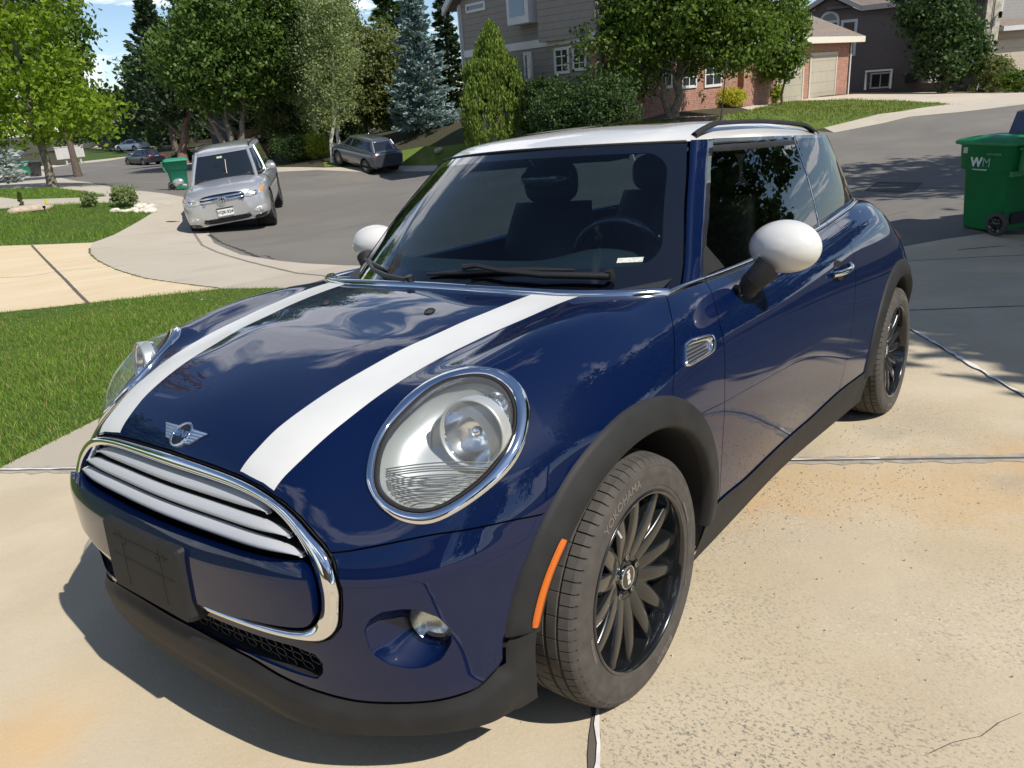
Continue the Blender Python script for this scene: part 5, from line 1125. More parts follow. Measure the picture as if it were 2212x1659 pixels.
def conifer(name, label, cat, base, H, R, mat, rng, z0=.3, nb=150, leaf=.09, per=70, droop=.25, group=None, power=.85, tmat=None, upturn=.12, bare=0.):
    base = np.array(base, float); root = empty(name, label, cat, group, base); Cs, Ds = [], []
    for i in range(nb):
        k = (i+rng.random())/nb; z = z0+(H-z0)*k; L = R*(1-k)**power*(.72+.5*rng.random())+.12; a = i*2.399+rng.normal()*.3
        m = int(per*(.35+L/R)); s = rng.random(m)**.6; dirv = np.array([math.cos(a), math.sin(a), 0]); zz = z-droop*L*s+upturn*L*s**3
        side = np.array([-math.sin(a), math.cos(a), 0]); w = .20*L*(1-s*.75)+.03
        c = dirv*(s*L)[:, None]+side*(rng.normal(size=m)*w)[:, None]; c[:, 2] = zz+rng.normal(size=m)*.035*H/6-np.abs(c@side)*.15; Cs.append(c); Ds.append(np.tile(dirv*.9+[0, 0, .25], (m, 1))+side*np.sign(c@side)[:, None]*.5)
    C = np.concatenate(Cs); D = np.concatenate(Ds); P, Fq = leaves(C, leaf, rng, 0, 2.2, D); tri_obj('crown', P, Fq, mat, root, smooth=False)
    trunk_mesh((0, 0, 0), (0, 0, H*.95), max(.06, H*.018), .02, rng, limbs=0, mat=tmat or m_bark, parent=root, lean=.02); return root
def bush(name, label, cat, base, rx, rz, mat, rng, leaf=.05, n=5000, group=None, rough=1., up=.4, lobes=5):
    base = np.array(base, float); root = empty(name, label, cat, group, base)
    ell = [(0, 0, rz*.5, rx*.9, rx*.9, rz*.55)]+[(math.cos(a)*rx*.35*rough, math.sin(a)*rx*.35*rough, rz*(.45+.2*rng.random()), rx*.62, rx*.62, rz*.42) for a in rng.uniform(0, 6.28, lobes)]
    C = clumpy(rng, ell, n/20, 20, rx*.22, .5); C = C[C[:, 2] > .02]; P, Fq = leaves(C, leaf, rng, up, 1.4); tri_obj('foliage', P, Fq, mat, root, smooth=False)
    mb = MB()
    for a in rng.uniform(0, 6.28, 5): mb.tube([(0, 0, -.05), (math.cos(a)*rx*.3, math.sin(a)*rx*.3, rz*.35), (math.cos(a)*rx*.5, math.sin(a)*rx*.5, rz*.7)], [.03, .02, .006], 5)
    mb.build('stem', m_bark, root); return root
rng = np.random.default_rng(7)
LM = {'maple': leafmat('maple_leaf', (.10, .19, .014), (.30, .40, .035), .5), 'green': leafmat('green_leaf', (.045, .105, .02), (.16, .24, .05), .4), 'deep': leafmat('deep_green_leaf', (.025, .06, .018), (.085, .14, .04), .3),
      'birch': leafmat('birch_leaf', (.17, .23, .09), (.38, .43, .22), .5), 'olive': leafmat('olive_leaf', (.09, .12, .04), (.24, .27, .10), .4), 'spruce': leafmat('blue_spruce_needle', (.10, .17, .17), (.34, .44, .44), .15), 'silver': leafmat('silver_spruce_needle', (.20, .26, .27), (.48, .54, .54), .1),
      'pine': leafmat('pine_needle', (.022, .045, .02), (.08, .12, .055), .15), 'arbor': leafmat('arborvitae_spray', (.08, .14, .018), (.22, .30, .05), .25), 'ash': leafmat('ash_leaf', (.05, .10, .014), (.17, .25, .04), .4), 'gold': leafmat('golden_leaf', (.20, .27, .03), (.42, .46, .06), .35),
      'yellow': leafmat('yellow_leaf', (.35, .36, .03), (.60, .55, .06), .35), 'box': leafmat('boxwood_leaf', (.03, .06, .012), (.09, .15, .03), .2), 'brown': leafmat('copper_leaf', (.20, .10, .045), (.42, .30, .15), .4), 'grassblade': leafmat('grass_blade', (.095, .19, .022), (.30, .42, .075), .45, .5), 'dry': leafmat('dry_grass_blade', (.25, .21, .08), (.42, .36, .16), .35)}
GB = lambda px, d=None: (ghit([px])[0] if d is None else onground(*at(px, d)[:2]))
def ppm(d): return d/FPX                                            # metres per 2212-raster pixel at distance d
def placed(px, dist): b = onground(*at(px, dist)[:2], -.02); return b, dist/FPX
if True:
    # maple on the left
    b, u = placed((114, 408), 29)
    tree('maple_tree', 'bright yellow green maple with a slim pale trunk on the grass strip at left', 'tree', b, [(0.1, 0, 2.9, 2.5, 2.3, 1.25), (.1, 0, 4.6, 2.2, 2.1, 1.5), (-1.3, 1.2, 2.5, 1.3, 1.3, .8), (1.3, -1.2, 2.3, 1.4, 1.4, .8), (-.6, .5, 6.5, 1.6, 1.6, 1.5), (.9, -.8, 5.6, .9, .9, 1.0), (-.4, .2, 8.2, .8, .8, 1.0)], .12, 12500, LM['maple'], rng, .15, 26, .55, (0, 0, 6.5), m_barkg)
    b, u = placed((-32, 372), 36)
    conifer('silver_spruce', 'silvery blue spruce cut by the left edge of the view', 'tree', b, 9.0, 1.6, LM['silver'], rng, nb=110, leaf=.13, per=60)
    b, u = placed((-150, 560), 13.5)
    tree('copper_tree', 'tree with rusty brown leaves hanging in at the upper left edge', 'tree', b, [(0, 0, 4.3, 1.5, 1.5, 1.7), (.2, -.3, 3.2, 1.1, 1.1, .8), (0, 0, 6., 1.5, 1.5, 1.5)], .11, 5000, LM['brown'], rng, .12, 22, .5)
    b, u = placed((172, 392), 48)
    tree('ash_tree', 'darker green broadleaf tree rising behind the yellow green maple', 'tree', b, [(0, 0, 8.5, 2.7, 2.7, 3.6), (1.5, -1.2, 6, 2.4, 2.4, 2.2)], .22, 11000, LM['green'], rng, .2, 26, .8)
    b, u = placed((330, 352), 66)
    tree('pine_tree', 'tall dark pine with a bare reddish leaning trunk behind the parked dark saloon', 'tree', onground(*at((396, 353), 58)[:2]), [(-1.5, 1.8, 6.5, 3.4, 3.2, 3.2), (-2.6, 2.8, 9.5, 2.2, 2.2, 2.6), (-3.0, 3.0, 12.0, 1.0, 1.0, 2.2), (-.6, .5, 4.4, 2.4, 2.4, 1.2)], .26, 11000, LM['pine'], rng, .36, 26, .8, (-1.3, 1.5, 7), pm('pine_bark', (.22, .15, .11), .95, noise=(7, .4), bump=(12, .8, .04)), shell=.3)
    conifer('dark_pine', 'dark pointed pine at the left of the tall tree group', 'tree', onground(*at((385, 350), 92)[:2]), 17.5, 4.6, LM['pine'], rng, z0=3, nb=150, leaf=.32, per=60, droop=.1, upturn=.35)
    b = onground(*at((515, 352), 44)[:2])
    tree('cottonwood_tree', 'large dark green broadleaf tree with a forked grey trunk behind the silver suv', 'tree', b, [(-.3, .3, 5.4, 3.2, 3.0, 2.2), (-1.2, 1.1, 8, 3.4, 3.2, 2.9), (1.3, -1.1, 5.9, 1.9, 1.9, 1.8), (-2.8, 2.4, 5.2, 1.9, 1.9, 1.7), (-.9, .8, 10.6, 2.4, 2.4, 2.2), (-3.0, 2.6, 8.2, 1.7, 1.7, 1.8), (.6, -.5, 3.9, 1.6, 1.6, 1.0)], .145, 42000, LM['green'], rng, .3, 26, .65, (0, 0, 7), m_barkg, stems=[((0, 0, 0), (-.9, .9, 4.6), .22), ((0, 0, 0), (.25, -.2, 5), .24), ((.1, 0, 0), (1.3, -1.0, 4.6), .20)])
    conifer('spruce_tree', 'dark spruce filling the gap right of the large broadleaf tree', 'tree', onground(*at((600, 352), 52)[:2]), 12.5, 3.0, LM['pine'], rng, nb=130, leaf=.2, per=90)
    for (px, dist, H, R) in ((745, 60, 13, 2.6), (870, 66, 15, 2.4), (790, 84, 15, 3.2)):
        conifer('spruce_tree', {745: 'narrow dark spruce behind the white birch stems', 870: 'tall spruce rising beyond the blue spruce, left of the grey house', 790: 'far spruce showing between the birches and the blue spruce'}[px], 'tree', onground(*at((px, 300), dist)[:2]), H, R, LM['deep'], rng, nb=110, leaf=.26, per=60)
    # birches
    for i, (px, dist, hh, tilt, lb) in enumerate(((718, 41, 8.6, -1.0, 'leaning white birch stem nearest the bright green shrub'), (735, 42, 9.2, -.5, 'tallest of the white birches, right of the leaning one'), (688, 44, 8.4, -.6, 'thin white birch at the left of the birch clump'))):
        b = onground(*at((px, 345), dist)[:2])
        tree('birch_tree', lb, 'tree', b, [(tilt*.55, -tilt*.5, hh*.60, 1.5, 1.5, hh*.30), (tilt*.8, -tilt*.7, hh*.88, 1.25, 1.25, hh*.22), (tilt*.3, 0, hh*.33, 1.2, 1.2, hh*.16)], .085, 8000, LM['birch'], rng, .10, 16, .5, (tilt, -tilt*.9, hh), m_birch, group='white stemmed birches', shell=.2, limbs=9)
    for px, dist, H, R, lb in ((800, 50, 6.6, 2.1, 'olive green broadleaf tree between the birches and the blue spruce'), (765, 54, 7.0, 2.1, 'dull green tree directly behind the birch stems'), (852, 50, 6.2, 1.6, 'small olive tree touching the left side of the blue spruce'), (655, 48, 4.6, 1.7, 'low dark broadleaf tree behind the white car')):
        tree('broadleaf_tree', lb, 'tree', onground(*at((px, 340), dist)[:2]), [(0, 0, H*.6, R, R, H*.42), (R*.4, -R*.3, H*.36, R*.9, R*.9, H*.28), (-R*.4, R*.3, H*.34, R*.9, R*.9, H*.3)], .15, 10000, LM['olive'], rng, .1, 24, .5)
    # blue spruce
    b = onground(*at((925, 330), 43)[:2]); conifer('blue_spruce', 'blue grey spruce between the grey crossover and the grey house', 'tree', b, 8.1, 1.9, LM['spruce'], rng, nb=150, leaf=.115, per=110, droop=.22, upturn=.2)
    conifer('spruce_tree', 'dark spruce pressed against the left corner of the grey house', 'tree', onground(*at((985, 318), 46)[:2]), 7.4, 1.4, LM['pine'], rng, nb=110, leaf=.13, per=80)
    # arborvitae: upright flame of sprays
    b = onground(*at((1078, 312), 30.5)[:2]); root = empty('arborvitae', 'bright green upright arborvitae against the grey house wall', 'tree', None, b)
    Cc, Dd = [], []
    for i in range(1150):
        h = rng.random()**.85*4.6; k = h/4.6; Rr = 1.45*(1-k**2.3)**.75*(1-.30*max(0, .12-k)/.12); a = rng.uniform(0, 6.283); lob = 1+.14*math.sin(3*a+h*1.3)+.10*math.sin(5*a-2*h)
        if k > .72: Rr *= .75
        c = np.array([math.cos(a)*Rr*lob*(.78+.2*rng.random()), math.sin(a)*Rr*lob*(.78+.2*rng.random()), h]); m = 34; s = rng.random((m, 1)); Cc.append(c+np.array([0, 0, 1.])*s*.34+rng.normal(size=(m, 3))*[.055, .055, .03]); Dd.append(np.tile([0.1*math.cos(a), .1*math.sin(a), 1.], (m, 1)))
    P, Fq = leaves(np.concatenate(Cc), .050, rng, 0, 2.6, np.concatenate(Dd), .6); tri_obj('crown', P, Fq, LM['arbor'], root, smooth=False); trunk_mesh((0, 0, 0), (0, 0, 2.6), .1, .04, rng, limbs=0, parent=root)
    # shrubs in front of the house; tree shade is put into their leaf colour
    for px, dist, rx, rz, lb in ((1215, 28, 1.25, 2.2, 'tall dark shrub right of the arborvitae'), (1310, 27, 1.3, 2.2, 'dark shrub mass under the left side of the big yard tree'), (1172, 29.5, .7, 2.5, 'narrow shrub with reddish tips close to the arborvitae')):
        bush('shrub', lb, 'shrub', onground(*at((px, 290), dist)[:2]), rx, rz, LM['deep'], rng, .07, 9000)
    # ash / yard tree
    b = onground(*at((1455, 252), 29)[:2])
    tree('yard_tree', 'broad leafy green tree with a dark forked trunk in front of the brick house', 'tree', b, [(-.2, .3, 3.8, 2.7, 2.5, 2.0), (-1.0, 1.3, 3.1, 2.0, 1.9, 1.5), (1.2, -1.5, 2.6, 1.7, 1.7, 1.7), (-.4, .5, 6.2, 2.6, 2.6, 2.1), (-1.6, 2.0, 5.0, 2.0, 2.0, 1.7), (-.4, 2.3, 2.6, 1.4, 1.4, 1.2)], .105, 52000, LM['ash'], rng, .16, 34, .5, (0, 0, 4), m_barkg, stems=[((0, 0, 0), (-.25, .35, 3.6), .17), ((.1, 0, 0), (.7, -.9, 3.3), .15)])
    tree('young_tree', 'small leafy tree standing in front of the left garage door', 'tree', onground(*at((1690, 220), 36.5)[:2]), [(0, 0, 3.0, .95, .95, 1.9), (.2, -.3, 1.9, .7, .7, .7)], .12, 6000, LM['ash'], rng, .06, 22, .35)
    tree('shade_tree', 'dark green tree in front of the large dark grey house wall', 'tree', onground(*at((2040, 192), 45)[:2]), [(0, 0, 2.6, 1.7, 1.7, 2.2), (.6, -.8, 3.9, 1.5, 1.5, 1.6), (1.2, -1.6, 5.4, 1.3, 1.3, 1.6), (-.7, .9, 2.0, 1.1, 1.1, 1.4)], .16, 12000, LM['deep'], rng, .14, 24, .5)
    bush('shrub', 'grey green shrub at the foot of the stone pillars', 'shrub', onground(*at((2145, 172), 44)[:2]), 1.15, 2.0, LM['olive'], rng, .09, 5000)
    bush('shrub', 'fresh green shrub at the far right edge below the tan garage door', 'shrub', onground(*at((2200, 160), 42)[:2]), .9, 1.1, LM['ash'], rng, .09, 3000)
    bush('clipped_bush', 'clipped round dark bush beside the yard tree trunk', 'bush', onground(*at((1497, 240), 34)[:2]), .62, 1.15, LM['box'], rng, .05, 6000, rough=.4, group='clipped bushes at the brick house')
    bush('clipped_bush', 'clipped round bush behind the yellow one under the brick house windows', 'bush', onground(*at((1578, 228), 37)[:2]), .82, 1.1, LM['box'], rng, .05, 6000, rough=.4, group='clipped bushes at the brick house')
    bush('golden_bush', 'yellow leaved low bush between the two clipped dark bushes', 'bush', onground(*at((1570, 236), 35)[:2]), .85, .75, LM['yellow'], rng, .055, 5000)
    bush('potted_plant', 'lime and red leaved plant beside the garage door', 'plant', onground(*at((1673, 217), 38)[:2]), .42, .95, LM['gold'], rng, .07, 1200)
    bush('golden_bush', 'rounded lime green bush left of the grey crossover', 'bush', onground(*at((688, 353), 43)[:2]), .90, 1.3, LM['gold'], rng, .05, 9000, rough=.7)
    bush('shrub', 'dark shrub between the silver suv and the lime green bush', 'shrub', onground(*at((635, 358), 43)[:2]), 1.2, 1.4, LM['deep'], rng, .07, 5000)
    bush('shrub', 'small round dark shrub at the foot of the leaning pine trunk', 'shrub', onground(*at((400, 350), 60)[:2]), 1.1, .9, LM['deep'], rng, .1, 2500)
    for px, py, dd, rx, rz, lb, mt in ((273, 448, 20., .34, .56, 'bushy light green plant beside the white rocks', 'birch'), (194, 448, 19.8, .22, .40, 'thin light green plant in the lawn left of the rocks', 'birch'), (49, 448, 19.5, .05, .42, 'single leafy stalk standing behind the flat boulder', 'green')):
        bush('garden_plant', lb, 'plant', onground(*GB((px, py))[:2]), rx, rz, LM[mt], rng, .045, int(9000*rx+300), up=1.2)
    # far wood closing the views between the trees
    C = []
    for a in np.linspace(0, 1, 34):
        px = 120+a*760; q = at((px, 300), 118+20*math.sin(a*17)); q = onground(q[0], q[1]); hh = 9+3*math.sin(a*23)+rng.random()*2; C.append(clumpy(rng, [(q[0], q[1], q[2]+hh*.5, 4.6, 4.6, hh*.52)], 26, 22, 1.6, .6))
    P, Fq = leaves(np.concatenate(C), .55, rng, .3, 1.3); tag(tri_obj('distant_wood', P, Fq, LM['deep'], smooth=False), kind='stuff', label='dark wooded background far down the street', cat='woodland')
    # trees outside the view that throw the shade on the driveway and road and mirror in the glass
    for (x_, y_, H, R, lb, sd_) in ((-6.5, 7.4, 10.0, 3.2, 'leafy tree right of the view shading the driveway end', 1), (-21.5, 11.0, 9, 3.2, 'leafy tree right of the view shading the road', 2), (-16.0, 8.4, 12.5, 4.4, 'large leafy tree beyond the driveway shade tree', 6), (8, 19, 10, 4.0, 'leafy tree behind the photographer', 3), (-3, 21, 11, 4.5, 'tall leafy tree on the neighbouring lawn', 4), (4., -17, 9, 3.6, 'leafy tree left of the photographer', 5)):
        b = onground(x_, y_); tree('leafy_tree', lb, 'tree', b, [(0, 0, H*.62, R, R, H*.34), (R*.4, R*.3, H*.5, R*.8, R*.8, H*.25), (-R*.4, -R*.3, H*.52, R*.8, R*.8, H*.25)], .20, 30000 if sd_ == 1 else 15000, LM['green'], rng, .18, 30, .6)
# --- grass blades
def blades(poly, dens, h, w, name, label, near=None, dry_edge=None, seed=0, mat=None):
    r = np.random.default_rng(seed); poly = np.asarray(poly); lo, hi = poly.min(0), poly.max(0)
    n = int(dens*np.prod(hi-lo)); Q = lo+(hi-lo)*r.random((n, 2)); d = sdpoly(Q, poly); keep = d > -.02
    if near is not None:
        rd = np.hypot(*(Q-CW[:2]).T); keep &= (rd < near[1]) & (r.random(n) < np.clip(1.25-(rd/near[1]), .12, 1))
    # only what the camera side can see
    dirv = (Q-CW[:2])/np.maximum(1e-3, np.hypot(*(Q-CW[:2]).T))[:, None]; fw = (MW@CD)[:2]; fw = fw/np.linalg.norm(fw); keep &= (dirv@fw) > .62
    Q = Q[keep]; d = d[keep]; n = len(Q); z = gz_(Q[:, 0], Q[:, 1]); B = np.column_stack([Q, z-.004]); a = r.uniform(0, 6.283, n); s = (.55+.8*r.random(n)); hh = h*s*(.8+.4*np.sin(Q[:, 0]*2.1)*np.sin(Q[:, 1]*1.7))
    ln = r.normal(size=(n, 2))*.42*hh[:, None]; sd_ = np.stack([np.cos(a), np.sin(a), 0*a], 1)*w*.5; mid = B+np.column_stack([ln*.35, hh*.6]); tip = B+np.column_stack([ln, hh])
    P = np.stack([B-sd_, B+sd_, mid+sd_*.7, tip, mid-sd_*.7], 1).reshape(-1, 3); k = np.arange(n)*5
    T = np.concatenate([np.stack([k, k+1, k+2], 1), np.stack([k, k+2, k+4], 1), np.stack([k+4, k+2, k+3], 1)])
    o = tri_obj(name, P, T, mat or LM['grassblade'], smooth=False); return tag(o, label, 'grass', kind='stuff')
blades(R_['lawn_near'], 6200, .042, .005, 'grass', 'short mown grass of the near lawn left of the blue car', near=(2, 13), seed=1)
blades(R_['lawn_near'], 330, .055, .006, 'dry_grass', 'straw coloured blades scattered in the near lawn', near=(2, 13), seed=5, mat=LM['dry'])
blades(L2, 1100, .07, .010, 'grass', 'grass of the lawn with the boulder and the yellow flag', near=(10, 36), seed=2)
blades(L3, 500, .07, .014, 'grass', 'grass of the strip below the maple', near=(10, 45), seed=3)
blades(R_['lawn_right'], 90, .10, .03, 'grass', 'sunny grass in front of the brick house', seed=4, mat=leafmat('sunny_blade', (.10, .16, .025), (.26, .27, .07), .4))
blades(R_['ground_cover'], 90, .45, .05, 'ground_cover', 'shaggy ground cover on the bank at the far right', seed=6, mat=LM['olive'])
# ================================================================ buildings
def siding(name, col, step=.2, dark=.55):
    m, t, b = newmat(name); g = nd(t, 'ShaderNodeNewGeometry'); sp = nd(t, 'ShaderNodeSeparateXYZ'); t.links.new(g.outputs['Position'], sp.inputs[0])
    dvn = nd(t, 'ShaderNodeMath', operation='DIVIDE'); dvn.inputs[1].default_value = step; t.links.new(sp.outputs[2], dvn.inputs[0]); fr = nd(t, 'ShaderNodeMath', operation='FRACT'); t.links.new(dvn.outputs[0], fr.inputs[0])
    r = nd(t, 'ShaderNodeValToRGB'); r.color_ramp.elements[0].color = (*[c*dark for c in col], 1); r.color_ramp.elements[1].color = (*col, 1); r.color_ramp.elements[1].position = .09; r.color_ramp.elements[0].position = .03
    t.links.new(fr.outputs[0], r.inputs[0]); n = nd(t, 'ShaderNodeTexNoise'); n.inputs['Scale'].default_value = 3; mr = nd(t, 'ShaderNodeMapRange'); mr.inputs[3].default_value = .88; mr.inputs[4].default_value = 1.1
    t.links.new(g.outputs['Position'], n.inputs['Vector']); t.links.new(n.outputs[0], mr.inputs[0]); v = nd(t, 'ShaderNodeVectorMath', operation='SCALE'); t.links.new(r.outputs[0], v.inputs[0]); t.links.new(mr.outputs[0], v.inputs['Scale']); t.links.new(v.outputs[0], b.inputs['Base Color']); b.inputs['Roughness'].default_value = .75
    bp = nd(t, 'ShaderNodeBump'); bp.inputs['Distance'].default_value = .015; t.links.new(fr.outputs[0], bp.inputs['Height']); t.links.new(bp.outputs[0], b.inputs['Normal']); return m
def brickmat(name, ax):
    m, t, b = newmat(name); g = nd(t, 'ShaderNodeNewGeometry'); sp = nd(t, 'ShaderNodeSeparateXYZ'); t.links.new(g.outputs['Position'], sp.inputs[0])
    d = nd(t, 'ShaderNodeVectorMath', operation='DOT_PRODUCT'); d.inputs[1].default_value = (ax[0], ax[1], 0); t.links.new(g.outputs['Position'], d.inputs[0]); c = nd(t, 'ShaderNodeCombineXYZ'); t.links.new(d.outputs['Value'], c.inputs[0]); t.links.new(sp.outputs[2], c.inputs[1])
    br = nd(t, 'ShaderNodeTexBrick'); br.inputs['Scale'].default_value = 1; br.inputs['Brick Width'].default_value = .22; br.inputs['Row Height'].default_value = .075; br.inputs['Mortar Size'].default_value = .006
    br.inputs['Color1'].default_value = (.36, .15, .09, 1); br.inputs['Color2'].default_value = (.24, .10, .07, 1); br.inputs['Mortar'].default_value = (.38, .33, .28, 1); t.links.new(c.outputs[0], br.inputs['Vector'])
    n = nd(t, 'ShaderNodeTexNoise'); n.inputs['Scale'].default_value = 6; t.links.new(g.outputs['Position'], n.inputs['Vector']); mi = nd(t, 'ShaderNodeMixRGB'); mi.inputs[2].default_value = (.46, .26, .18, 1); mr = nd(t, 'ShaderNodeMapRange'); mr.inputs[1].default_value = .5; mr.inputs[2].default_value = .7; mr.inputs[4].default_value = .6
    t.links.new(n.outputs[0], mr.inputs[0]); t.links.new(mr.outputs[0], mi.inputs[0]); t.links.new(br.outputs[0], mi.inputs[1]); t.links.new(mi.outputs[0], b.inputs['Base Color']); b.inputs['Roughness'].default_value = .85; return m
m_sidg = siding('grey_siding', (.27, .245, .215), .24); m_sidd = siding('dark_siding', (.15, .125, .118), .16); m_sidl = siding('light_siding', (.40, .38, .36), .18)
m_trim = pm('white_trim', (.62, .61, .59), .6, noise=(2, .06)); m_win = pm('window_glass', (.02, .025, .03), .05, coat=1.); m_roofm = pm('shingle_roof', (.20, .165, .135), .9, noise=(12, .35), bump=(20, .6, .02)); m_gdoor = siding('garage_door_paint', (.40, .36, .28), .53, .75)
m_stone = pm('stone_pillar', (.46, .42, .34), .85, noise=(4, .35)); m_dark = pm('dark_recess', (.02, .02, .02), .9)
class Wall:
    """vertical wall between two sight-line columns; pixels on it turn into wall coordinates"""
    def __init__(s, pa, da, pb, db):
        s.A = at(pa, da)[:2]; s.B = at(pb, db)[:2]; s.L = np.linalg.norm(s.B-s.A); s.t = (s.B-s.A)/s.L; n = np.array([s.t[1], -s.t[0]]); s.n = n if (CW[:2]-s.A)@n > 0 else -n
    def uv(s, px):
        k = wray([px])[0]; t = ((s.A-CW[:2])@s.n)/(k[:2]@s.n); p = CW+k*t; return float((p[:2]-s.A)@s.t), float(p[2])
    def P(s, u, z, d=0.): q = s.A+s.t*u+s.n*d; return (q[0], q[1], z)
    def slab(s, mb, u0, u1, z0, z1, d0=-.25, d1=0.):
        a = [s.P(u, z, d) for d in (d0, d1) for u, z in ((u0, z0), (u1, z0), (u1, z1), (u0, z1))]; return mb.add(a, [(0, 1, 2, 3), (4, 5, 6, 7), (0, 1, 5, 4), (1, 2, 6, 5), (2, 3, 7, 6), (3, 0, 4, 7)])
    def poly(s, mb, uz, d0=-.25, d1=0.):
        n = len(uz); a = [s.P(u, z, d) for d in (d0, d1) for u, z in uz]; return mb.add(a, [list(range(n)), list(range(n, 2*n))]+[(i, (i+1) % n, n+(i+1) % n, n+i) for i in range(n)])
    def window(s, u0, u1, z0, z1, parent, fr=.09, mull=0, rows=0, arch=False, d=.0):
        mb = MB(); 
        if arch:
            r = (u1-u0)/2; c = (u0+u1)/2; o = [(c+r*math.cos(a), z1-r+r*math.sin(a)) for a in np.linspace(0, math.pi, 15)]; i = [(c+(r-fr)*math.cos(a), z1-r+(r-fr)*math.sin(a)) for a in np.linspace(0, math.pi, 15)]
            for k in range(14): s.poly(mb, [o[k], o[k+1], i[k+1], i[k]], d+.0, d+.06)
            s.slab(mb, u0, u0+fr, z0, z1-r, d, d+.06); s.slab(mb, u1-fr, u1, z0, z1-r, d, d+.06); s.slab(mb, u0+fr, u1-fr, z0, z0+fr, d, d+.058); s.slab(mb, u0+fr, u1-fr, z1-r-fr/2, z1-r+fr/2, d, d+.05)
        else:
            s.slab(mb, u0, u0+fr, z0, z1, d, d+.06); s.slab(mb, u1-fr, u1, z0, z1, d, d+.06); s.slab(mb, u0+fr, u1-fr, z0, z0+fr, d, d+.058); s.slab(mb, u0+fr, u1-fr, z1-fr, z1, d, d+.058)
        for k in range(mull): c = u0+(u1-u0)*(k+1)/(mull+1); s.slab(mb, c-fr*.25, c+fr*.25, z0+fr, z1-fr, d, d+.05)
        for k in range(rows): c = z0+(z1-z0)*(k+1)/(rows+1); s.slab(mb, u0+fr, u1-fr, c-.02, c+.02, d, d+.045)
        w = mb.build('window', m_trim, parent); mb = MB()
        if arch: r = (u1-u0)/2-.02; c = (u0+u1)/2; s.poly(mb, [(u0+.02, z0+.02), (u1-.02, z0+.02)]+[(c+r*math.cos(a), z1-r-.02+r*math.sin(a)) for a in np.linspace(0, math.pi, 15)], d-.05, d+.02)
        else: s.slab(mb, u0+.02, u1-.02, z0+.02, z1-.02, d-.05, d+.02)
        mb.build('pane', m_win, w); return w
# --- grey two-storey house with brick front and garage
H1 = empty('grey_house', 'grey clapboard two storey house with red brick front and tan garage doors', 'house')
SW = Wall((1008, 200), 34.2, (1290, 190), 28); FWl = Wall((1290, 190), 28, (1820, 150), 44.5); cz = CW[2]
zb1 = cz-3.0; ze = SW.uv((987, 12))[1]; zband = SW.uv((1006, 117))[1]
mb = MB(); SW.poly(mb, [(0, zb1), (SW.L, zb1), (SW.L, ze), (SW.L*.5, ze+3.2), (0, ze)], -.25, 0); mb.build('wall', m_sidg, H1)
mb = MB(); SW.slab(mb, -.02, SW.L+.02, zband-.14, zband+.14, .002, .05); SW.slab(mb, -.02, .14, zb1, ze, .004, .06); mb.build('trim_board', m_trim, H1)
for a, b, c, d, mu, ro in (((1027, 8), (1063, 40), 0, 0, 0, 0),):
    pass
def pxwin(Wl, p0, p1, parent, **k):
    u0, z1 = Wl.uv(p0); u1, z0 = Wl.uv(p1); return Wl.window(min(u0, u1), max(u0, u1), min(z0, z1), max(z0, z1), parent, **k)
C2 = lambda x, y: ((x*.38878+800)*.8641, y*.38878*.8641)
pxwin(SW, C2(940, 30), C2(1068, 62), H1, fr=.10); pxwin(SW, C2(1312, 338), C2(1375, 520), H1, fr=.11, rows=1); pxwin(SW, C2(1508, 310), C2(1612, 470), H1, fr=.10, mull=1, rows=2); pxwin(SW, C2(1625, 305), C2(1720, 450), H1, fr=.10, mull=1, rows=2)
# box bay window upstairs
u0, zt = SW.uv(C2(1278, -60)); u1, zb_ = SW.uv(C2(1385, 118)); mb = MB(); SW.slab(mb, u0-.05, u1+.35, zb_-.16, zt, .0, .62); bay = mb.build('bay_window', m_trim, H1); mb = MB(); SW.slab(mb, u0+.12, u1+.12, zb_+.12, zt-.2, .55, .635); mb.build('pane', pm('sky_pane', (.10, .14, .18), .03, coat=1.), bay)
# roof over the clapboard block
d_ = 4.2; mb = MB()
for u_a, u_b in ((-.55, SW.L*.5), (SW.L*.5, SW.L+.55)):
    za = ze-.2 if u_a < 0 else ze+3.32; zb2 = ze+3.32 if u_a < 0 else ze-.2
    for dz in (0,): mb.add([SW.P(u_a, za, .45), SW.P(u_b, zb2, .45), SW.P(u_b, zb2, -d_), SW.P(u_a, za, -d_), SW.P(u_a, za+.16, .45), SW.P(u_b, zb2+.16, .45), SW.P(u_b, zb2+.16, -d_), SW.P(u_a, za+.16, -d_)], [(0, 1, 2, 3), (4, 5, 6, 7), (0, 1, 5, 4), (1, 2, 6, 5), (2, 3, 7, 6), (3, 0, 4, 7)])
mb.build('roof', m_roofm, H1)
mb = MB()
for u_a, u_b, za, zb2 in ((-.58, SW.L*.5, ze-.36, ze+3.16), (SW.L*.5, SW.L+.58, ze+3.16, ze-.36)): mb.add([SW.P(u, z+dz, d) for d in (.40, .52) for u, z, dz in ((u_a, za, 0), (u_b, zb2, 0), (u_b, zb2, .30), (u_a, za, .30))], [(0, 1, 2, 3), (4, 5, 6, 7), (0, 1, 5, 4), (1, 2, 6, 5), (2, 3, 7, 6), (3, 0, 4, 7)])
mb.build('fascia', m_trim, H1)
mb = MB(); mb.tube([SW.P(.05, ze-.1, .10), SW.P(.05, zb1+.8, .10)], .05, 6); mb.build('downpipe', m_trim, H1)
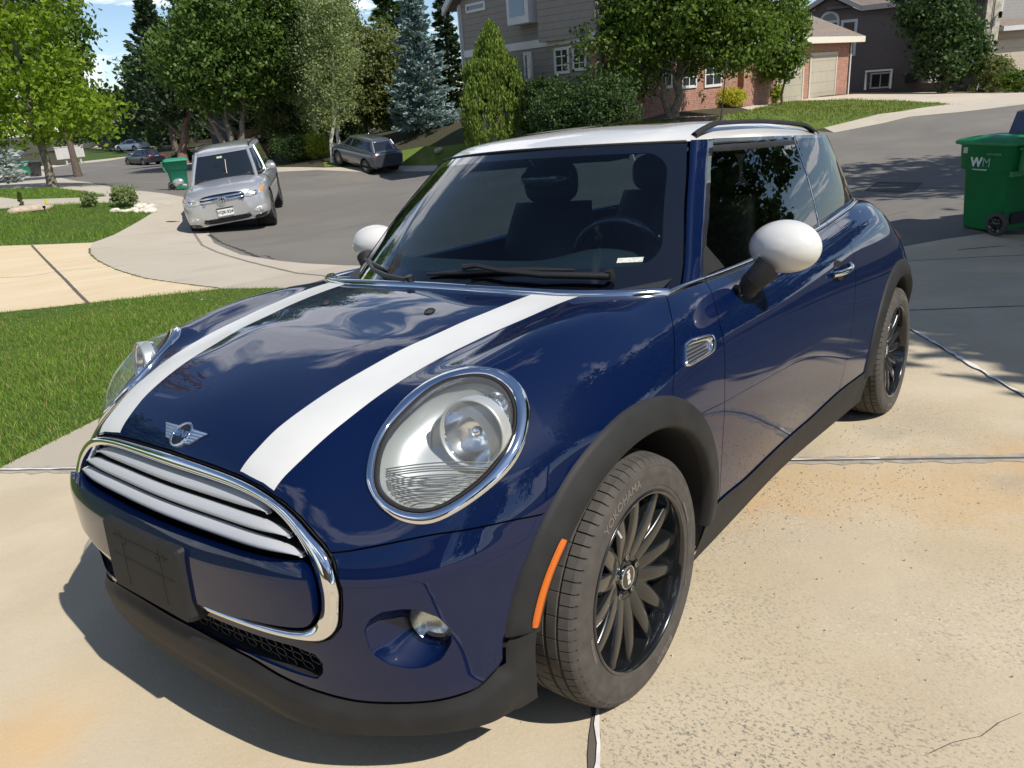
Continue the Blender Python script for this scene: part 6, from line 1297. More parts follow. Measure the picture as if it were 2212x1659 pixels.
# brick front
m_brick = brickmat('red_brick', FWl.t); ug, _ = FWl.uv((1640, 150)); zg = cz+1.62
mb = MB(); FWl.slab(mb, 0, ug, zb1, zband, -.25, 0); FWl.slab(mb, ug-2.2, FWl.L, zb1, zg, -3.2, .30); mb.build('brick_wall', m_brick, H1)
mb = MB(); FWl.slab(mb, 0, ug-2.3, zband+.002, ze, -2.6, -.05); mb.build('upper_wall', m_sidg, H1)
for p0, p1 in (((1355, 90), (1399, 195)), ((1471, 120), (1503, 189)), ((1521, 105), (1557, 186)), ((1420, 100), (1450, 190))): pxwin(FWl, p0, p1, H1, fr=.11, mull=1, rows=2)
C3s = lambda x, y: (1382.6+.375*x, .375*y)
for p0, p1 in ((C3s(800, 322), C3s(925, 572)), (C3s(985, 322), C3s(1112, 556))):
    Wg = FWl; A_ = Wg.A; Wg2 = Wall((1290, 190), 28, (1820, 150), 44.5); Wg2.A = Wg2.A+Wg2.n*.30
    u0, z1 = Wg2.uv(p0); u1, z0 = Wg2.uv(p1); mb = MB(); Wg2.slab(mb, u0-.16, u0, z0-.3, z1+.14, .0, .05); Wg2.slab(mb, u1, u1+.16, z0-.3, z1+.14, .0, .05); Wg2.slab(mb, u0, u1, z1, z1+.14, .0, .048); fo = mb.build('garage_frame', pm('tan_trim', (.50, .46, .37), .7), H1)
    mb = MB(); Wg2.slab(mb, u0, u1, z0-.3, z1, .001, .02); mb.build('garage_door', m_gdoor, fo)
mb = MB(); u0, z0 = Wg2.uv(C3s(860, 252)); u1, z1 = Wg2.uv(C3s(1232, 252)); ge = (z0+z1)/2
mb.add([Wg2.P(u, ge+dz, d) for d in (.35, .62) for u, dz in ((ug-2.6, 0), (u1, 0), (u1, .30), (ug-2.6, .30))], [(0, 1, 2, 3), (4, 5, 6, 7), (0, 1, 5, 4), (1, 2, 6, 5), (2, 3, 7, 6), (3, 0, 4, 7)]); mb.build('gutter', pm('cream_gutter', (.66, .62, .52), .6), H1)
mb = MB(); mb.add([Wg2.P(ug-2.6, ge+.30, .6), Wg2.P(u1, ge+.30, .6), Wg2.P(u1-2.9, ge+2.35, -3.2), Wg2.P(ug-2.6, ge+2.35, -3.2), Wg2.P(u1, ge+.30, -6.6)], [(0, 1, 2, 3), (1, 4, 2)]); mb.build('garage_roof', m_roofm, H1)
mb = MB(); mb.tube([Wg2.P(u1-.55, ge, .06), Wg2.P(u1-.55, zb1+1, .06)], .05, 6); mb.build('downpipe', m_trim, H1)
# --- large dark house
H2 = empty('dark_house', 'large dark grey brown clapboard house with an arched window and a gable', 'house')
DW = Wall((1719, 100), 52.2, (2075, 90), 46.8); D3 = lambda x, y: ((x*.29837+1900)*.8641, y*.29837*.8641)
uL, _ = DW.uv(D3(300, 400)); uA, zA = DW.uv(D3(600, -12)); uR, zR = DW.uv(D3(845, 92)); uE, zE = DW.uv(D3(1640, 0)); uL0, zL = DW.uv(D3(300, 150)); zR = (zR+zE)/2
mb = MB(); DW.poly(mb, [(uL, cz-3), (uE+2, cz-3), (uE+2, zR), (uR, zR), (uA, zA), (uL, zL)], -.3, 0); mb.build('wall', m_sidd, H2)
mb = MB()
for a, b in (((uL-.5, zL-.35), (uA, zA+.12)), ((uA, zA+.12), (uR+.15, zR-.02)), ((uR+.1, zR-.02), (uE+2.2, zR-.02))): DW.poly(mb, [a, b, (b[0], b[1]+.30), (a[0], a[1]+.30)], .30, .45)
mb.build('fascia', pm('grey_trim', (.34, .32, .31), .7), H2)
mb = MB(); mb.add([DW.P(uL-.5, zL-.08, .4), DW.P(uA, zA+.4, .4), DW.P(uA, zA+.4, -8), DW.P(uL-.5, zL-.08, -8)], [(0, 1, 2, 3)]); mb.add([DW.P(uA, zA+.4, .4), DW.P(uR+.1, zR+.28, .4), DW.P(uR+.1, zR+.28, -8), DW.P(uA, zA+.4, -8)], [(0, 1, 2, 3)]); mb.add([DW.P(uR-2.0, zR+.26, .42), DW.P(uE+2.2, zR+.28, .42), DW.P(uE+1.2, zR+3.2, -5), DW.P(uR-3, zR+3.2, -5)], [(0, 1, 2, 3)]); mb.build('roof', m_roofm, H2)
pxwin(DW, D3(502, 103), D3(660, 285), H2, fr=.15, arch=True); pxwin(DW, D3(682, 170), D3(798, 468), H2, fr=.17); pxwin(DW, D3(928, 612), D3(1090, 735), H2, fr=.10, mull=1)
u0, z1 = DW.uv(D3(900, 590)); u1, z0 = DW.uv(D3(1110, 738)); mb = MB(); DW.slab(mb, u0, u0+.1, z0, z1, .3, .55); DW.slab(mb, u1-.1, u1, z0, z1, .3, .55); DW.slab(mb, u0, u1, z1-.1, z1, .31, .56); mb.build('window_well', m_trim, H2)
u0, z1 = DW.uv(D3(1228, 618)); u1, z0 = DW.uv(D3(1312, 690)); mb = MB(); DW.slab(mb, u0, u1, z0, z1, 0, .4); mb.build('vent_box', m_dark, H2); mb = MB(); u0, _ = DW.uv(D3(1535, 20)); DWp = [DW.P(u0, zR, .12), DW.P(u0, zR-1.0, .12)]; mb.tube(DWp, .06, 6); mb.build('downpipe', m_trim, H2)
# --- house at the right edge with stone pillars
H3 = empty('stone_pillar_house', 'pale house with pale stone pillars and a tan garage door at the right edge', 'house')
RW_ = Wall((2110, 90), 46, (2420, 60), 46); mb = MB(); uP, zP0 = RW_.uv(D3(1990, 380)); _, zT = RW_.uv(D3(2100, -200)); RW_.slab(mb, -2, 9, cz-1.6, zT, -5, -1.2); mb.build('wall', m_sidl, H3)
for a, b in ((1885, 1940), (1950, 2008)):
    ua, _ = RW_.uv(D3(a, 200)); ub, _ = RW_.uv(D3(b, 200)); mb = MB(); RW_.slab(mb, ua, ub, cz-2.2, cz+6, -.5, 0); mb.build('stone_pillar', m_stone, H3)
ua, z0 = RW_.uv(D3(1998, 600)); ub = ua+5.5; _, z1 = RW_.uv(D3(2100, 312)); _, z2 = RW_.uv(D3(2100, 255)); _, z3 = RW_.uv(D3(2100, 215)); _, z4 = RW_.uv(D3(2100, 95))
mb = MB(); RW_.slab(mb, ua, ub, z0-1, z1, -1.0, -.6); mb.build('garage_door', siding('tan_garage_paint', (.55, .46, .36), .5, .8), H3); mb = MB(); RW_.slab(mb, ua-.05, ub, z1, z2, -1.0, -.35); mb.build('lintel', pm('tan_wall', (.40, .32, .25), .8), H3)
mb = MB(); RW_.slab(mb, ua-.1, ub+.2, z2, z3, -.9, .1); mb.build('gutter', m_trim, H3); mb = MB(); mb.add([RW_.P(ua-.2, z3, .1), RW_.P(ub, z3, .1), RW_.P(ub, z4, -2.2), RW_.P(ua-.2, z4, -2.2)], [(0, 1, 2, 3)]); mb.build('garage_roof', m_roofm, H3)
for xx in (2060, 2118): ua, _ = RW_.uv(D3(xx, 50)); mb = MB(); RW_.slab(mb, ua, ua+.13, z4-.1, zT, -1.19, -1.1); mb.build('corner_board', m_trim, H3)
ua, za = RW_.uv(D3(1995, 115)); mb = MB(); mb.tube([RW_.P(ua, za, .02), RW_.P(ua, za, .22)], .03, 6); mb.box((-.09, -.09, -.22), (.09, .09, .12), t=RW_.P(ua, za-.02, .24)); mb.build('wall_lantern', m_gloss, H3)
# --- houses deep in the trees
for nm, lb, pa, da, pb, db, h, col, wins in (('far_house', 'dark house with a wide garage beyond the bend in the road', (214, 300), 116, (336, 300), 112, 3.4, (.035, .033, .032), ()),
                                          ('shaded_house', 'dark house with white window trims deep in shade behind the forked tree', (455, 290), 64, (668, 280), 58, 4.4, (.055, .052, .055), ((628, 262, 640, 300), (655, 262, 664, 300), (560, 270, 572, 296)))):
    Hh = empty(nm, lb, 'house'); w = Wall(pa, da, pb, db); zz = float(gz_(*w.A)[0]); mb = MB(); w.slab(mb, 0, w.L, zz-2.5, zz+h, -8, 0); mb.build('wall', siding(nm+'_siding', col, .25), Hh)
    mb = MB(); mb.add([w.P(-.6, zz+h, .6), w.P(w.L+.6, zz+h, .6), w.P(w.L+.6, zz+h+2.6, -4), w.P(-.6, zz+h+2.6, -4), w.P(-.6, zz+h, -8.6), w.P(w.L+.6, zz+h, -8.6)], [(0, 1, 2, 3), (3, 2, 5, 4)]); mb.build('roof', m_roofm, Hh)
    for a, b, c, d in wins: pxwin(w, (a, b), (c, d), Hh, fr=.16)
    if nm == 'far_house':
        mb = MB(); w.slab(mb, w.L*.22, w.L*.62, zz-2, zz+2.3, .0, .05); mb.build('garage_door', pm('dark_door', (.045, .045, .047), .6), Hh)
# brown fence by the shaded house
w = Wall((512, 300), 50, (578, 300), 49); zz = float(gz_(*w.A)[0]); mb = MB()
for i in range(22): w.slab(mb, w.L*i/22, w.L*(i+1)/22-.02, zz-.4, zz+1.75-.5*max(0, (i-16)/6), -.02, 0)
fn = empty('brown_fence', 'red brown wooden fence behind the silver suv', 'fence'); mb.build('fence_boards', pm('cedar_boards', (.13, .05, .03), .8, noise=(3, .2)), fn)
# --- the house behind the photographer (mirrored in the paint and chrome)
OH = empty('brick_garage_house', 'house with a wide garage door behind the photographer', 'house'); o0 = np.array([9.2, 5.6]); zz = float(gz_(*o0)[0])
tB = BX/np.linalg.norm(BX); nA = AX/np.linalg.norm(AX); pp = lambda u, d, z: (*(o0+tB*u+nA*d), zz+z)
def oslab(mb, u0, u1, d0, d1, z0, z1): a = [pp(u, d, z) for z in (z0, z1) for u, d in ((u0, d0), (u1, d0), (u1, d1), (u0, d1))]; return mb.add(a, [(0, 1, 2, 3), (4, 5, 6, 7), (0, 1, 5, 4), (1, 2, 6, 5), (2, 3, 7, 6), (3, 0, 4, 7)])
mb = MB(); oslab(mb, -7.5, 4.2, -9, 0, -.5, 3.0); mb.build('wall', brickmat('owner_brick', tB), OH); mb = MB(); oslab(mb, -3.4, 1.6, .01, .06, .0, 2.3); mb.build('garage_door', m_gdoor, OH)
mb = MB(); mb.add([pp(-8, .5, 3.0), pp(4.7, .5, 3.0), pp(4.7, -4.5, 5.6), pp(-8, -4.5, 5.6), pp(-8, -9.5, 3), pp(4.7, -9.5, 3)], [(0, 1, 2, 3), (3, 2, 5, 4)]); mb.build('roof', m_roofm, OH); mb = MB(); oslab(mb, -8, 4.7, .45, .55, 2.85, 3.05); mb.build('gutter', m_trim, OH)
# ================================================================ other vehicles
def loft_body(st, n=26):
    """stations (x, halfwidth, z_low, z_belt, z_top) -> smooth closed shell, half cross-section by a rounded polygon"""
    st = np.array(st, float); xs = np.linspace(st[0, 0], st[-1, 0], 110); cols = [itp(-xs, -st[:, 0], st[:, k]) for k in range(1, 5)]; G = []
    for x, w, z0, zb, zt in zip(xs, *cols):
        zm = z0+(zb-z0)*.55; P = np.array([(0, z0), (w*.80, z0), (w*.95, z0+.05), (w*.985, z0+(zb-z0)*.28), (w, zm), (w*.985, zb-.08), (w*.93, zb-.01), (w*.84, zb+(zt-zb)*.35), (w*.55, zb+(zt-zb)*.85), (0, zt)])
        q = cr_spline(P, n, closed=False); q = np.concatenate([q, (q*[-1, 1])[::-1][1:-1]]); G.append(np.column_stack([np.full(len(q), x), q]))
    return np.array(G)
def vehicle(name, label, L, Wd, st, gh, wb, fo, paint, wr, px=None, dist=None, pos=None, heading=0., roll=0., front=None, rear=None, clad=None, mirrors=True, rails=False, rimcol=None, group=None):
    """local frame: +x forward, origin on the ground midway between the axles"""
    root = empty(name, label, 'car', group)
    p = onground(*(at(px, dist)[:2] if pos is None else pos)); h = math.radians(heading); X = np.array([math.cos(h), math.sin(h), 0])
    e = 1.3; gx = (gz_(p[0]+X[0]*e, p[1]+X[1]*e)-gz_(p[0]-X[0]*e, p[1]-X[1]*e))[0]/(2*e); X = np.array([X[0], X[1], gx]); X /= np.linalg.norm(X); Y0 = np.array([-math.sin(h), math.cos(h), 0]); gy = (gz_(p[0]+Y0[0]*.8, p[1]+Y0[1]*.8)-gz_(p[0]-Y0[0]*.8, p[1]-Y0[1]*.8))[0]/1.6
    Y = np.array([Y0[0], Y0[1], gy+math.tan(math.radians(roll))]); Z = np.cross(X, Y); Z /= np.linalg.norm(Z); Y = np.cross(Z, X); root.matrix_world = Matrix([[X[0], Y[0], Z[0], p[0]], [X[1], Y[1], Z[1], p[1]], [X[2], Y[2], Z[2], p[2]], [0, 0, 0, 1]])
    xo = wb/2+fo; axf, axr = wb/2, -wb/2
    st = [(xo+a*1., b, c, d, e_) for a, b, c, d, e_ in st]; G = loft_body(st); V, N, T = gridmesh(np.concatenate([G, G[:, :1]], 1)); cx0, cx1 = G[0].mean(0), G[-1].mean(0)
    for ax in (axf, axr): g = np.maximum(np.hypot(V[:, 0]-ax, V[:, 2]-wr)-(wr+.055), Wd*.5*.62-np.abs(V[:, 1])); V, N, T = clip((V, N, T), g)
    body = tri_obj('body', V, T, paint, root)
    for Gc in (G[0], G[-1]): c = Gc.mean(0); MB().add(np.vstack([Gc, [c]]), [(i, (i+1) % len(Gc), len(Gc)) for i in range(len(Gc))], True).build('end_panel', paint, root)
    # glasshouse
    th = np.linspace(0, 2*np.pi, 96, endpoint=False); lv = []
    (zb, xf0, xr0, w0), (zt, xf1, xr1, w1) = gh; n_ = 5.5
    def ring(t, grow=0.):
        xf, xr, w = xo+xf0+(xf1-xf0)*t+grow, xo+xr0+(xr1-xr0)*t-grow, w0+(w1-w0)*t**1.15+grow; c, a = (xf+xr)/2, (xf-xr)/2; cs, sn = np.cos(th), np.sin(th)
        xx = c+a*np.sign(cs)*np.abs(cs)**(2/n_); return np.stack([xx-.10*a*0*(1-np.abs(sn)), w*np.sign(sn)*np.abs(sn)**(2/n_), np.full(96, zb+(zt-zb)*t)], 1)
    gl = MB().grid(np.array([ring(t) for t in np.linspace(-.12, .90, 8)]), closed_v=True).build('glass', m_cglass, root)
    top = [ring(.87, .012), ring(.90, .018), ring(.95, .004)]; r0 = ring(1.0); c0 = r0.mean(0)
    for k, dz in ((1, 0.), (.92, .022), (.75, .045), (.5, .060), (.25, .066), (.01, .068)): q = c0+(r0-c0)*k; q[:, 2] = zt+dz-.02; top.append(q)
    MB().grid(np.array(top), closed_v=True).build('roof', paint, root)
    mb = MB(); fr = [.085, .915]
    for s_ in (1, -1):
        for f in (math.radians(38), math.radians(142)):
            pts = [ring(t)[int(np.argmin(np.abs(((th-f*s_+np.pi) % (2*np.pi))-np.pi)))]*[1, 1, 1] for t in (-.1, .3, .6, .9)]; MB().tube(pts, .045 if f < 1.5 else .07, 8).build('pillar', paint, root)
        b1 = ring(-.05); b2 = ring(.9); k = int(np.argmin(np.abs(b1[:, 0]-(axf+axr)/2-.05)+(b1[:, 1]*s_ < 0)*9)); k2 = int(np.argmin(np.abs(b2[:, 0]-(axf+axr)/2+.02)+(b2[:, 1]*s_ < 0)*9)); MB().tube([b1[k], b2[k2]], .04, 6).build('pillar', paint, root)
    # wheels
    for ax in (axf, axr):
        for s_ in (1, -1):
            y1 = (Wd/2-.015)*s_; y0 = (Wd/2-.235)*s_; c = (ax, 0, wr); mb = MB(); mb.lathe([(y0, .01), (y0, wr*.93), (y0*.96+y1*.04, wr), (y1-.03*s_, wr), (y1-.004*s_, wr*.94), (y1, wr*.80), (y1-.004*s_, wr*.68)], 'y', 40, c); w_ = mb.build('wheel', m_tyre, root)
            mb = MB(); mb.lathe([(y1-.004*s_, wr*.68), (y1-.006*s_, wr*.62), (y1-.05*s_, wr*.60), (y1-.09*s_, wr*.2), (y1-.09*s_, .001)], 'y', 40, c); mb.build('wheel_well', m_dark, w_); mb = MB()
            for k in range(10):
                a = k*math.pi/5; ca, sa = math.cos(a), math.sin(a); mb.add([(ax+r*ca-b*sa, y1-d*s_, wr+r*sa+b*ca) for r, b, d in ((.04, -.028, .035), (.04, .028, .035), (wr*.64, .022, .012), (wr*.64, -.022, .012))], [(0, 1, 2, 3)])
            mb.lathe([(y1-.010*s_, wr*.67), (y1-.006*s_, wr*.62), (y1-.012*s_, wr*.60)], 'y', 40, c); mb.lathe([(y1-.035*s_, .06), (y1-.025*s_, .03), (y1-.025*s_, .001)], 'y', 20, c); mb.build('rim', rimcol or m_steel, w_)
            mb = MB(); mb.lathe([(y1-.02*s_, wr+.062), (y1*.55, wr+.062), (y1*.5, .05)], 'y', 36, c); mb.build('wheel_housing', m_dark, root)
            if clad:
                A_ = np.linspace(-.35, math.pi+.35, 30); q = [np.stack([ax+r*np.cos(A_), np.full(30, (Wd/2+d)*s_), wr+r*np.sin(A_)], 1) for r, d in ((wr+.115, -.012), (wr+.105, .004), (wr+.05, .008), (wr+.045, -.05))]; MB().grid(np.array(q)).build('arch_moulding', clad, root)
    if mirrors:
        for s_ in (1, -1):
            c = np.array([xo+xf0-.42, (Wd/2+.10)*s_, zb+.10]); u = np.linspace(0, np.pi, 12); v = np.linspace(0, 2*np.pi, 20, endpoint=False); Uu, Vv = np.meshgrid(u, v, indexing='ij'); f_ = lambda q, e_: np.sign(q)*np.abs(q)**e_
            MB().grid(np.stack([c[0]+.07*np.cos(Uu), c[1]+.125*f_(np.sin(Uu)*np.cos(Vv), .8), c[2]+.085*f_(np.sin(Uu)*np.sin(Vv), .8)], -1), closed_v=True).tube([c-[0, .02*s_, .05], c-[0, .16*s_, .10]], .03, 8).build('mirror', paint, root)
    if rails:
        for s_ in (1, -1):
            x1, x2 = xo+xf1-.12, xo+xr1+.35; P = [(x1, (w1-.05)*s_, zt-.01), (x1-.12, (w1-.06)*s_, zt+.055), ((x1+x2)/2, (w1-.05)*s_, zt+.075), (x2+.12, (w1-.06)*s_, zt+.055), (x2, (w1-.05)*s_, zt-.01)]; MB().tube(P, .020, 8).build('roof_rail', m_gloss, root)
    from mathutils.bvhtree import BVHTree
    bv = BVHTree.FromPolygons([tuple(v) for v in V], [tuple(map(int, t)) for t in T]); sgn = 1
    def decal(nm, poly, mat, end=1, o=.006, mirror=False, n=9, thick=.03, side=None, parent=None):
        """outline (y, z) laid on the nose (end=1) or tail (end=-1)"""
        for ms in ((1, -1) if mirror else (1,)):
            P = cr_spline(np.array(poly, float), 48) if len(poly) > 5 else densepoly(np.array(poly, float), 12); c = P.mean(0); rings = []
            for k in (1.0, 1.0, .96, .7, .4, .02):
                q = c+(P-c)*k; row = []
                for y, z in q:
                    hit_, nrm, *_ = bv.ray_cast(Vector(((xo+1.)*1 if end > 0 else (xo-L-1.), y*ms, z)), Vector((-end, 0, 0))); X_ = hit_[0] if hit_ else ((xo-.25) if end > 0 else xo-L+.25); row.append([X_, y*ms, z])
                rings.append(np.array(row))
            rings = np.array(rings); rings[:, :, 0] += end*np.array([-.02, o*.6, o, o*1.2, o*1.3, o*1.3])[:, None]; MB().grid(rings, closed_v=True).build(nm, mat, parent or root)
    return root, decal, bv, xo, paint
def densepoly(P, m):
    out = []
    for a, b in zip(P, np.roll(P, -1, 0)): out += [a+(b-a)*i/m for i in range(m)]
    return np.array(out)
m_cglass = pm('car_window', (.012, .016, .020), .04, coat=1.); m_silver = pm('silver_paint', (.50, .51, .52), .30, .55, coat=.8); m_greyp = pm('dark_grey_paint', (.10, .115, .135), .25, .5, coat=1.); m_dgrey = pm('charcoal_paint', (.035, .042, .05), .22, .5, coat=1.); m_wht = pm('white_car_paint', (.78, .79, .80), .3, coat=.8)
m_headl = pm('headlamp', (.62, .63, .62), .12, .55, coat=1.); m_red = pm('red_lamp', (.32, .012, .012), .18, coat=1.); m_plate = pm('plate_white', (.74, .75, .74), .5); m_orange = pm('orange_lamp', (.75, .25, .03), .3)
def heading_to_cam(px, dist, off=0.):
    q = at(px, dist); return math.degrees(math.atan2(CW[1]-q[1], CW[0]-q[0]))+off
# silver suv facing the camera
st_suv = [(0, .52, .42, .62, .80), (-.04, .66, .30, .72, .92), (-.12, .80, .26, .80, .99), (-.30, .90, .24, .88, 1.05), (-.6, .945, .24, .94, 1.09), (-1.2, .955, .24, .99, 1.14), (-2.4, .955, .24, 1.03, 1.14), (-4.2, .95, .28, 1.06, 1.14), (-4.6, .92, .32, 1.04, 1.12), (-4.75, .84, .38, .95, 1.05), (-4.79, .74, .45, .80, .95)]
q_ = (512, 487)
suv, dc, bv, xo, _ = vehicle('silver_suv', 'silver suv with a chrome barred grille parked at the kerb facing the camera', 4.79, 1.91, st_suv, ((1.08, -1.02, -4.60, .86), (1.70, -1.90, -4.25, .69)), 2.79, .93, m_silver, .37, px=(524, 468), dist=19.3, heading=heading_to_cam((524, 468), 19.3, -7), roll=8, rails=True)
dc('headlamp', [(.47, .80), (.60, .90), (.80, .955), (.885, .95), (.885, .86), (.84, .79), (.66, .755), (.50, .765)], m_headl, mirror=True, o=.012)
dc('indicator', [(.80, .85), (.84, .90), (.875, .90), (.875, .84), (.84, .82), (.81, .83)], m_orange, mirror=True, o=.022); dc('lamp_bulb', [(.66, .80), (.69, .86), (.75, .86), (.77, .81), (.73, .78), (.69, .78)], m_refl, mirror=True, o=.024)
dc('grille', [(-.47, .79), (-.42, .90), (0, .925), (.42, .90), (.47, .79), (.36, .665), (0, .64), (-.36, .665)], m_gloss, o=.008)
for z, w in ((.865, .42), (.80, .445), (.735, .41)): dc('grille_bar', [(-w, z-.018), (-w, z+.018), (0, z+.022), (w, z+.018), (w, z-.018), (0, z-.014)], m_chrome, o=.030)
a = np.linspace(0, 2*np.pi, 20, endpoint=False); dc('emblem', [(.105*math.cos(t), .80+.082*math.sin(t)) for t in a], m_chrome, o=.045); dc('emblem_field', [(.080*math.cos(t), .80+.058*math.sin(t)) for t in a], m_gloss, o=.050)
mbx = MB(); X_ = xo+.052
def ell(cx, cz, rx, rz, w=.010, x=X_): return [(x+.0, cx+rx*math.cos(t), cz+rz*math.sin(t)) for t in np.linspace(0, 2*np.pi, 25)]
for e_ in (ell(0, .80, .088, .066), ell(0, .795, .030, .062), ell(0, .825, .062, .030)): mbx.tube(e_, .008, 6)
mbx.build('emblem_rings', m_chrome, suv)
dc('lower_intake', [(-.52, .35), (-.40, .47), (0, .49), (.40, .47), (.52, .35), (.40, .315), (0, .305), (-.40, .315)], m_gloss, o=.006); dc('intake_bar', [(-.42, .40), (-.42, .415), (0, .42), (.42, .415), (.42, .40), (0, .405)], m_plast, o=.02)
dc('fog_surround', [(.60, .43), (.66, .50), (.86, .52), (.88, .45), (.84, .39), (.72, .39)], m_lampg, mirror=True, o=.008); dc('fog_lamp', [(.77+.05*math.cos(t), .45+.045*math.sin(t)) for t in a], m_headl, mirror=True, o=.022); dc('corner_vent', [(.58, .27), (.62, .34), (.86, .36), (.88, .31), (.80, .27)]+[(.66, .26)], m_gloss, mirror=True, o=.006)
dc('bumper_strip', [(-.56, .285), (-.48, .305), (0, .29), (.48, .305), (.56, .285), (.40, .255), (0, .245), (-.40, .255)], m_chrome, o=.012)
mb = MB(); Xp = xo+.035; mb.box((Xp-.03, -.17, .455), (Xp, .17, .615)); pl = mb.build('number_plate', m_plate, suv, bevel=.004); mb = MB(); mb.box((Xp-.04, -.18, .605), (Xp+.003, .18, .628)); mb.build('plate_frame', m_gloss, pl)
TV, TF2 = text_mesh('VQK·524', .088, .001, .002); MB().add([(Xp+.004+p_[2], p_[0], .535+p_[1]) for p_ in TV], TF2).build('plate_text', pm('plate_green', (.05, .10, .07), .6), pl)
mb = MB(); mb.box((xo-1.32, -.06, 1.56), (xo-1.31, .06, 1.60)); mb.build('toll_tag', pm('tag_pale', (.55, .68, .45), .6), suv)
mb = MB(); mb.tube([(xo-1.25, .12, 1.52), (xo-1.20, .10, 1.36), (xo-1.16, .09, 1.22)], .008, 6); mb.build('hanging_charm', pm('charm', (.7, .6, .4), .6), suv)
# grey crossover seen from behind
fw_ = lambda px, dist, ang: math.degrees(math.atan2(at(px, dist)[1]-CW[1], at(px, dist)[0]-CW[0]))+ang
st_x = [(0, .55, .38, .60, .74), (-.06, .74, .26, .70, .84), (-.25, .86, .22, .80, .93), (-.7, .895, .22, .92, 1.03), (-1.4, .90, .22, .98, 1.08), (-3.2, .90, .24, 1.04, 1.10), (-3.9, .89, .28, 1.06, 1.14), (-4.2, .86, .32, 1.05, 1.14), (-4.36, .82, .36, .98, 1.08), (-4.395, .76, .42, .92, 1.0)]
xo_, dx, _, xx0, _ = vehicle('grey_crossover', 'dark grey crossover parked across the road, seen from behind', 4.395, 1.80, st_x, ((1.02, -.98, -4.30, .80), (1.56, -1.75, -3.80, .60)), 2.655, .90, m_greyp, .335, px=(792, 355), dist=39.6, heading=fw_((792, 355), 39.6, 30), clad=m_plast)
dx('tail_lamp', [(.45, .90), (.60, .935), (.82, .95), (.84, .90), (.66, .87), (.52, .87)], m_red, -1, .012, True); dx('number_plate', [(-.17, .58), (-.17, .73), (.17, .73), (.17, .58)], m_plate, -1, .012); dx('rear_cladding', [(-.80, .24), (-.82, .44), (0, .46), (.82, .44), (.80, .24), (0, .22)], m_plast, -1, .008); dx('reflector', [(.60, .52), (.60, .55), (.80, .56), (.80, .53)], m_red, -1, .012, True)
dx('rear_window', [(-.60, 1.04), (-.52, 1.08), (0, 1.09), (.52, 1.08), (.60, 1.04), (0, 1.02)], m_cglass, -1, .004); dx('badge', [(-.04, .83), (-.04, .87), (.04, .87), (.04, .83)], m_chrome, -1, .016); dx('exhaust_tip', [(.52+.04*math.cos(t), .28+.035*math.sin(t)) for t in a], m_chrome, -1, .02, True)
# saloons down the road
st_s = [(0, .55, .36, .56, .66), (-.06, .74, .22, .64, .74), (-.3, .86, .18, .72, .82), (-.9, .89, .18, .80, .90), (-1.6, .90, .18, .86, .94), (-3.4, .90, .20, .90, .96), (-4.2, .88, .24, .92, 1.02), (-4.5, .84, .28, .90, 1.00), (-4.62, .76, .34, .80, .92), (-4.65, .68, .40, .70, .82)]
s1_, d1_, *_ = vehicle('dark_saloon', 'charcoal saloon parked at the far kerb on the bend, seen from behind', 4.65, 1.80, st_s, ((.92, -1.25, -4.05, .78), (1.42, -2.05, -3.45, .56)), 2.75, .85, m_dgrey, .33, px=(312, 351), dist=73, heading=fw_((312, 351), 73, 28))
d1_('tail_lamp', [(.42, .80), (.42, .90), (.66, .92), (.80, .90), (.80, .80), (.6, .79)], m_red, -1, .012, True); d1_('number_plate', [(-.2, .72), (-.2, .84), (.2, .84), (.2, .72)], m_plate, -1, .012); d1_('bumper_insert', [(-.7, .26), (-.7, .36), (0, .37), (.7, .36), (.7, .26), (0, .25)], m_plast, -1, .01); d1_('chrome_strip', [(-.6, .915), (-.6, .935), (.6, .935), (.6, .915)], m_chrome, -1, .012)
s2_, d2_, *_ = vehicle('white_saloon', 'white saloon standing on the driveway beyond the dark one', 4.65, 1.82, st_s, ((.92, -1.25, -4.05, .78), (1.38, -2.05, -3.45, .56)), 2.80, .85, m_wht, .34, px=(286, 322), dist=98, heading=fw_((286, 322), 98, 40))
d2_('tail_lamp', [(.42, .82), (.42, .88), (.66, .90), (.82, .88), (.80, .82), (.6, .81)], m_red, -1, .012, True); d2_('number_plate', [(-.2, .62), (-.2, .74), (.2, .74), (.2, .62)], m_plate, -1, .012); d2_('bumper_insert', [(-.7, .26), (-.7, .36), (0, .37), (.7, .36), (.7, .26), (0, .25)], m_plast, -1, .01)
s3_, d3_, *_ = vehicle('white_suv', 'white suv with a roof rack half hidden by the shrubs behind the silver one', 4.7, 1.88, st_suv, ((1.08, -1.1, -4.55, .84), (1.62, -1.75, -4.35, .68)), 2.75, .90, m_wht, .37, px=(612, 316), dist=50, heading=fw_((612, 316), 50, 55), rails=True)
d3_('tail_lamp', [(.70, .85), (.70, 1.0), (.84, 1.0), (.84, .85)], m_red, -1, .012, True)
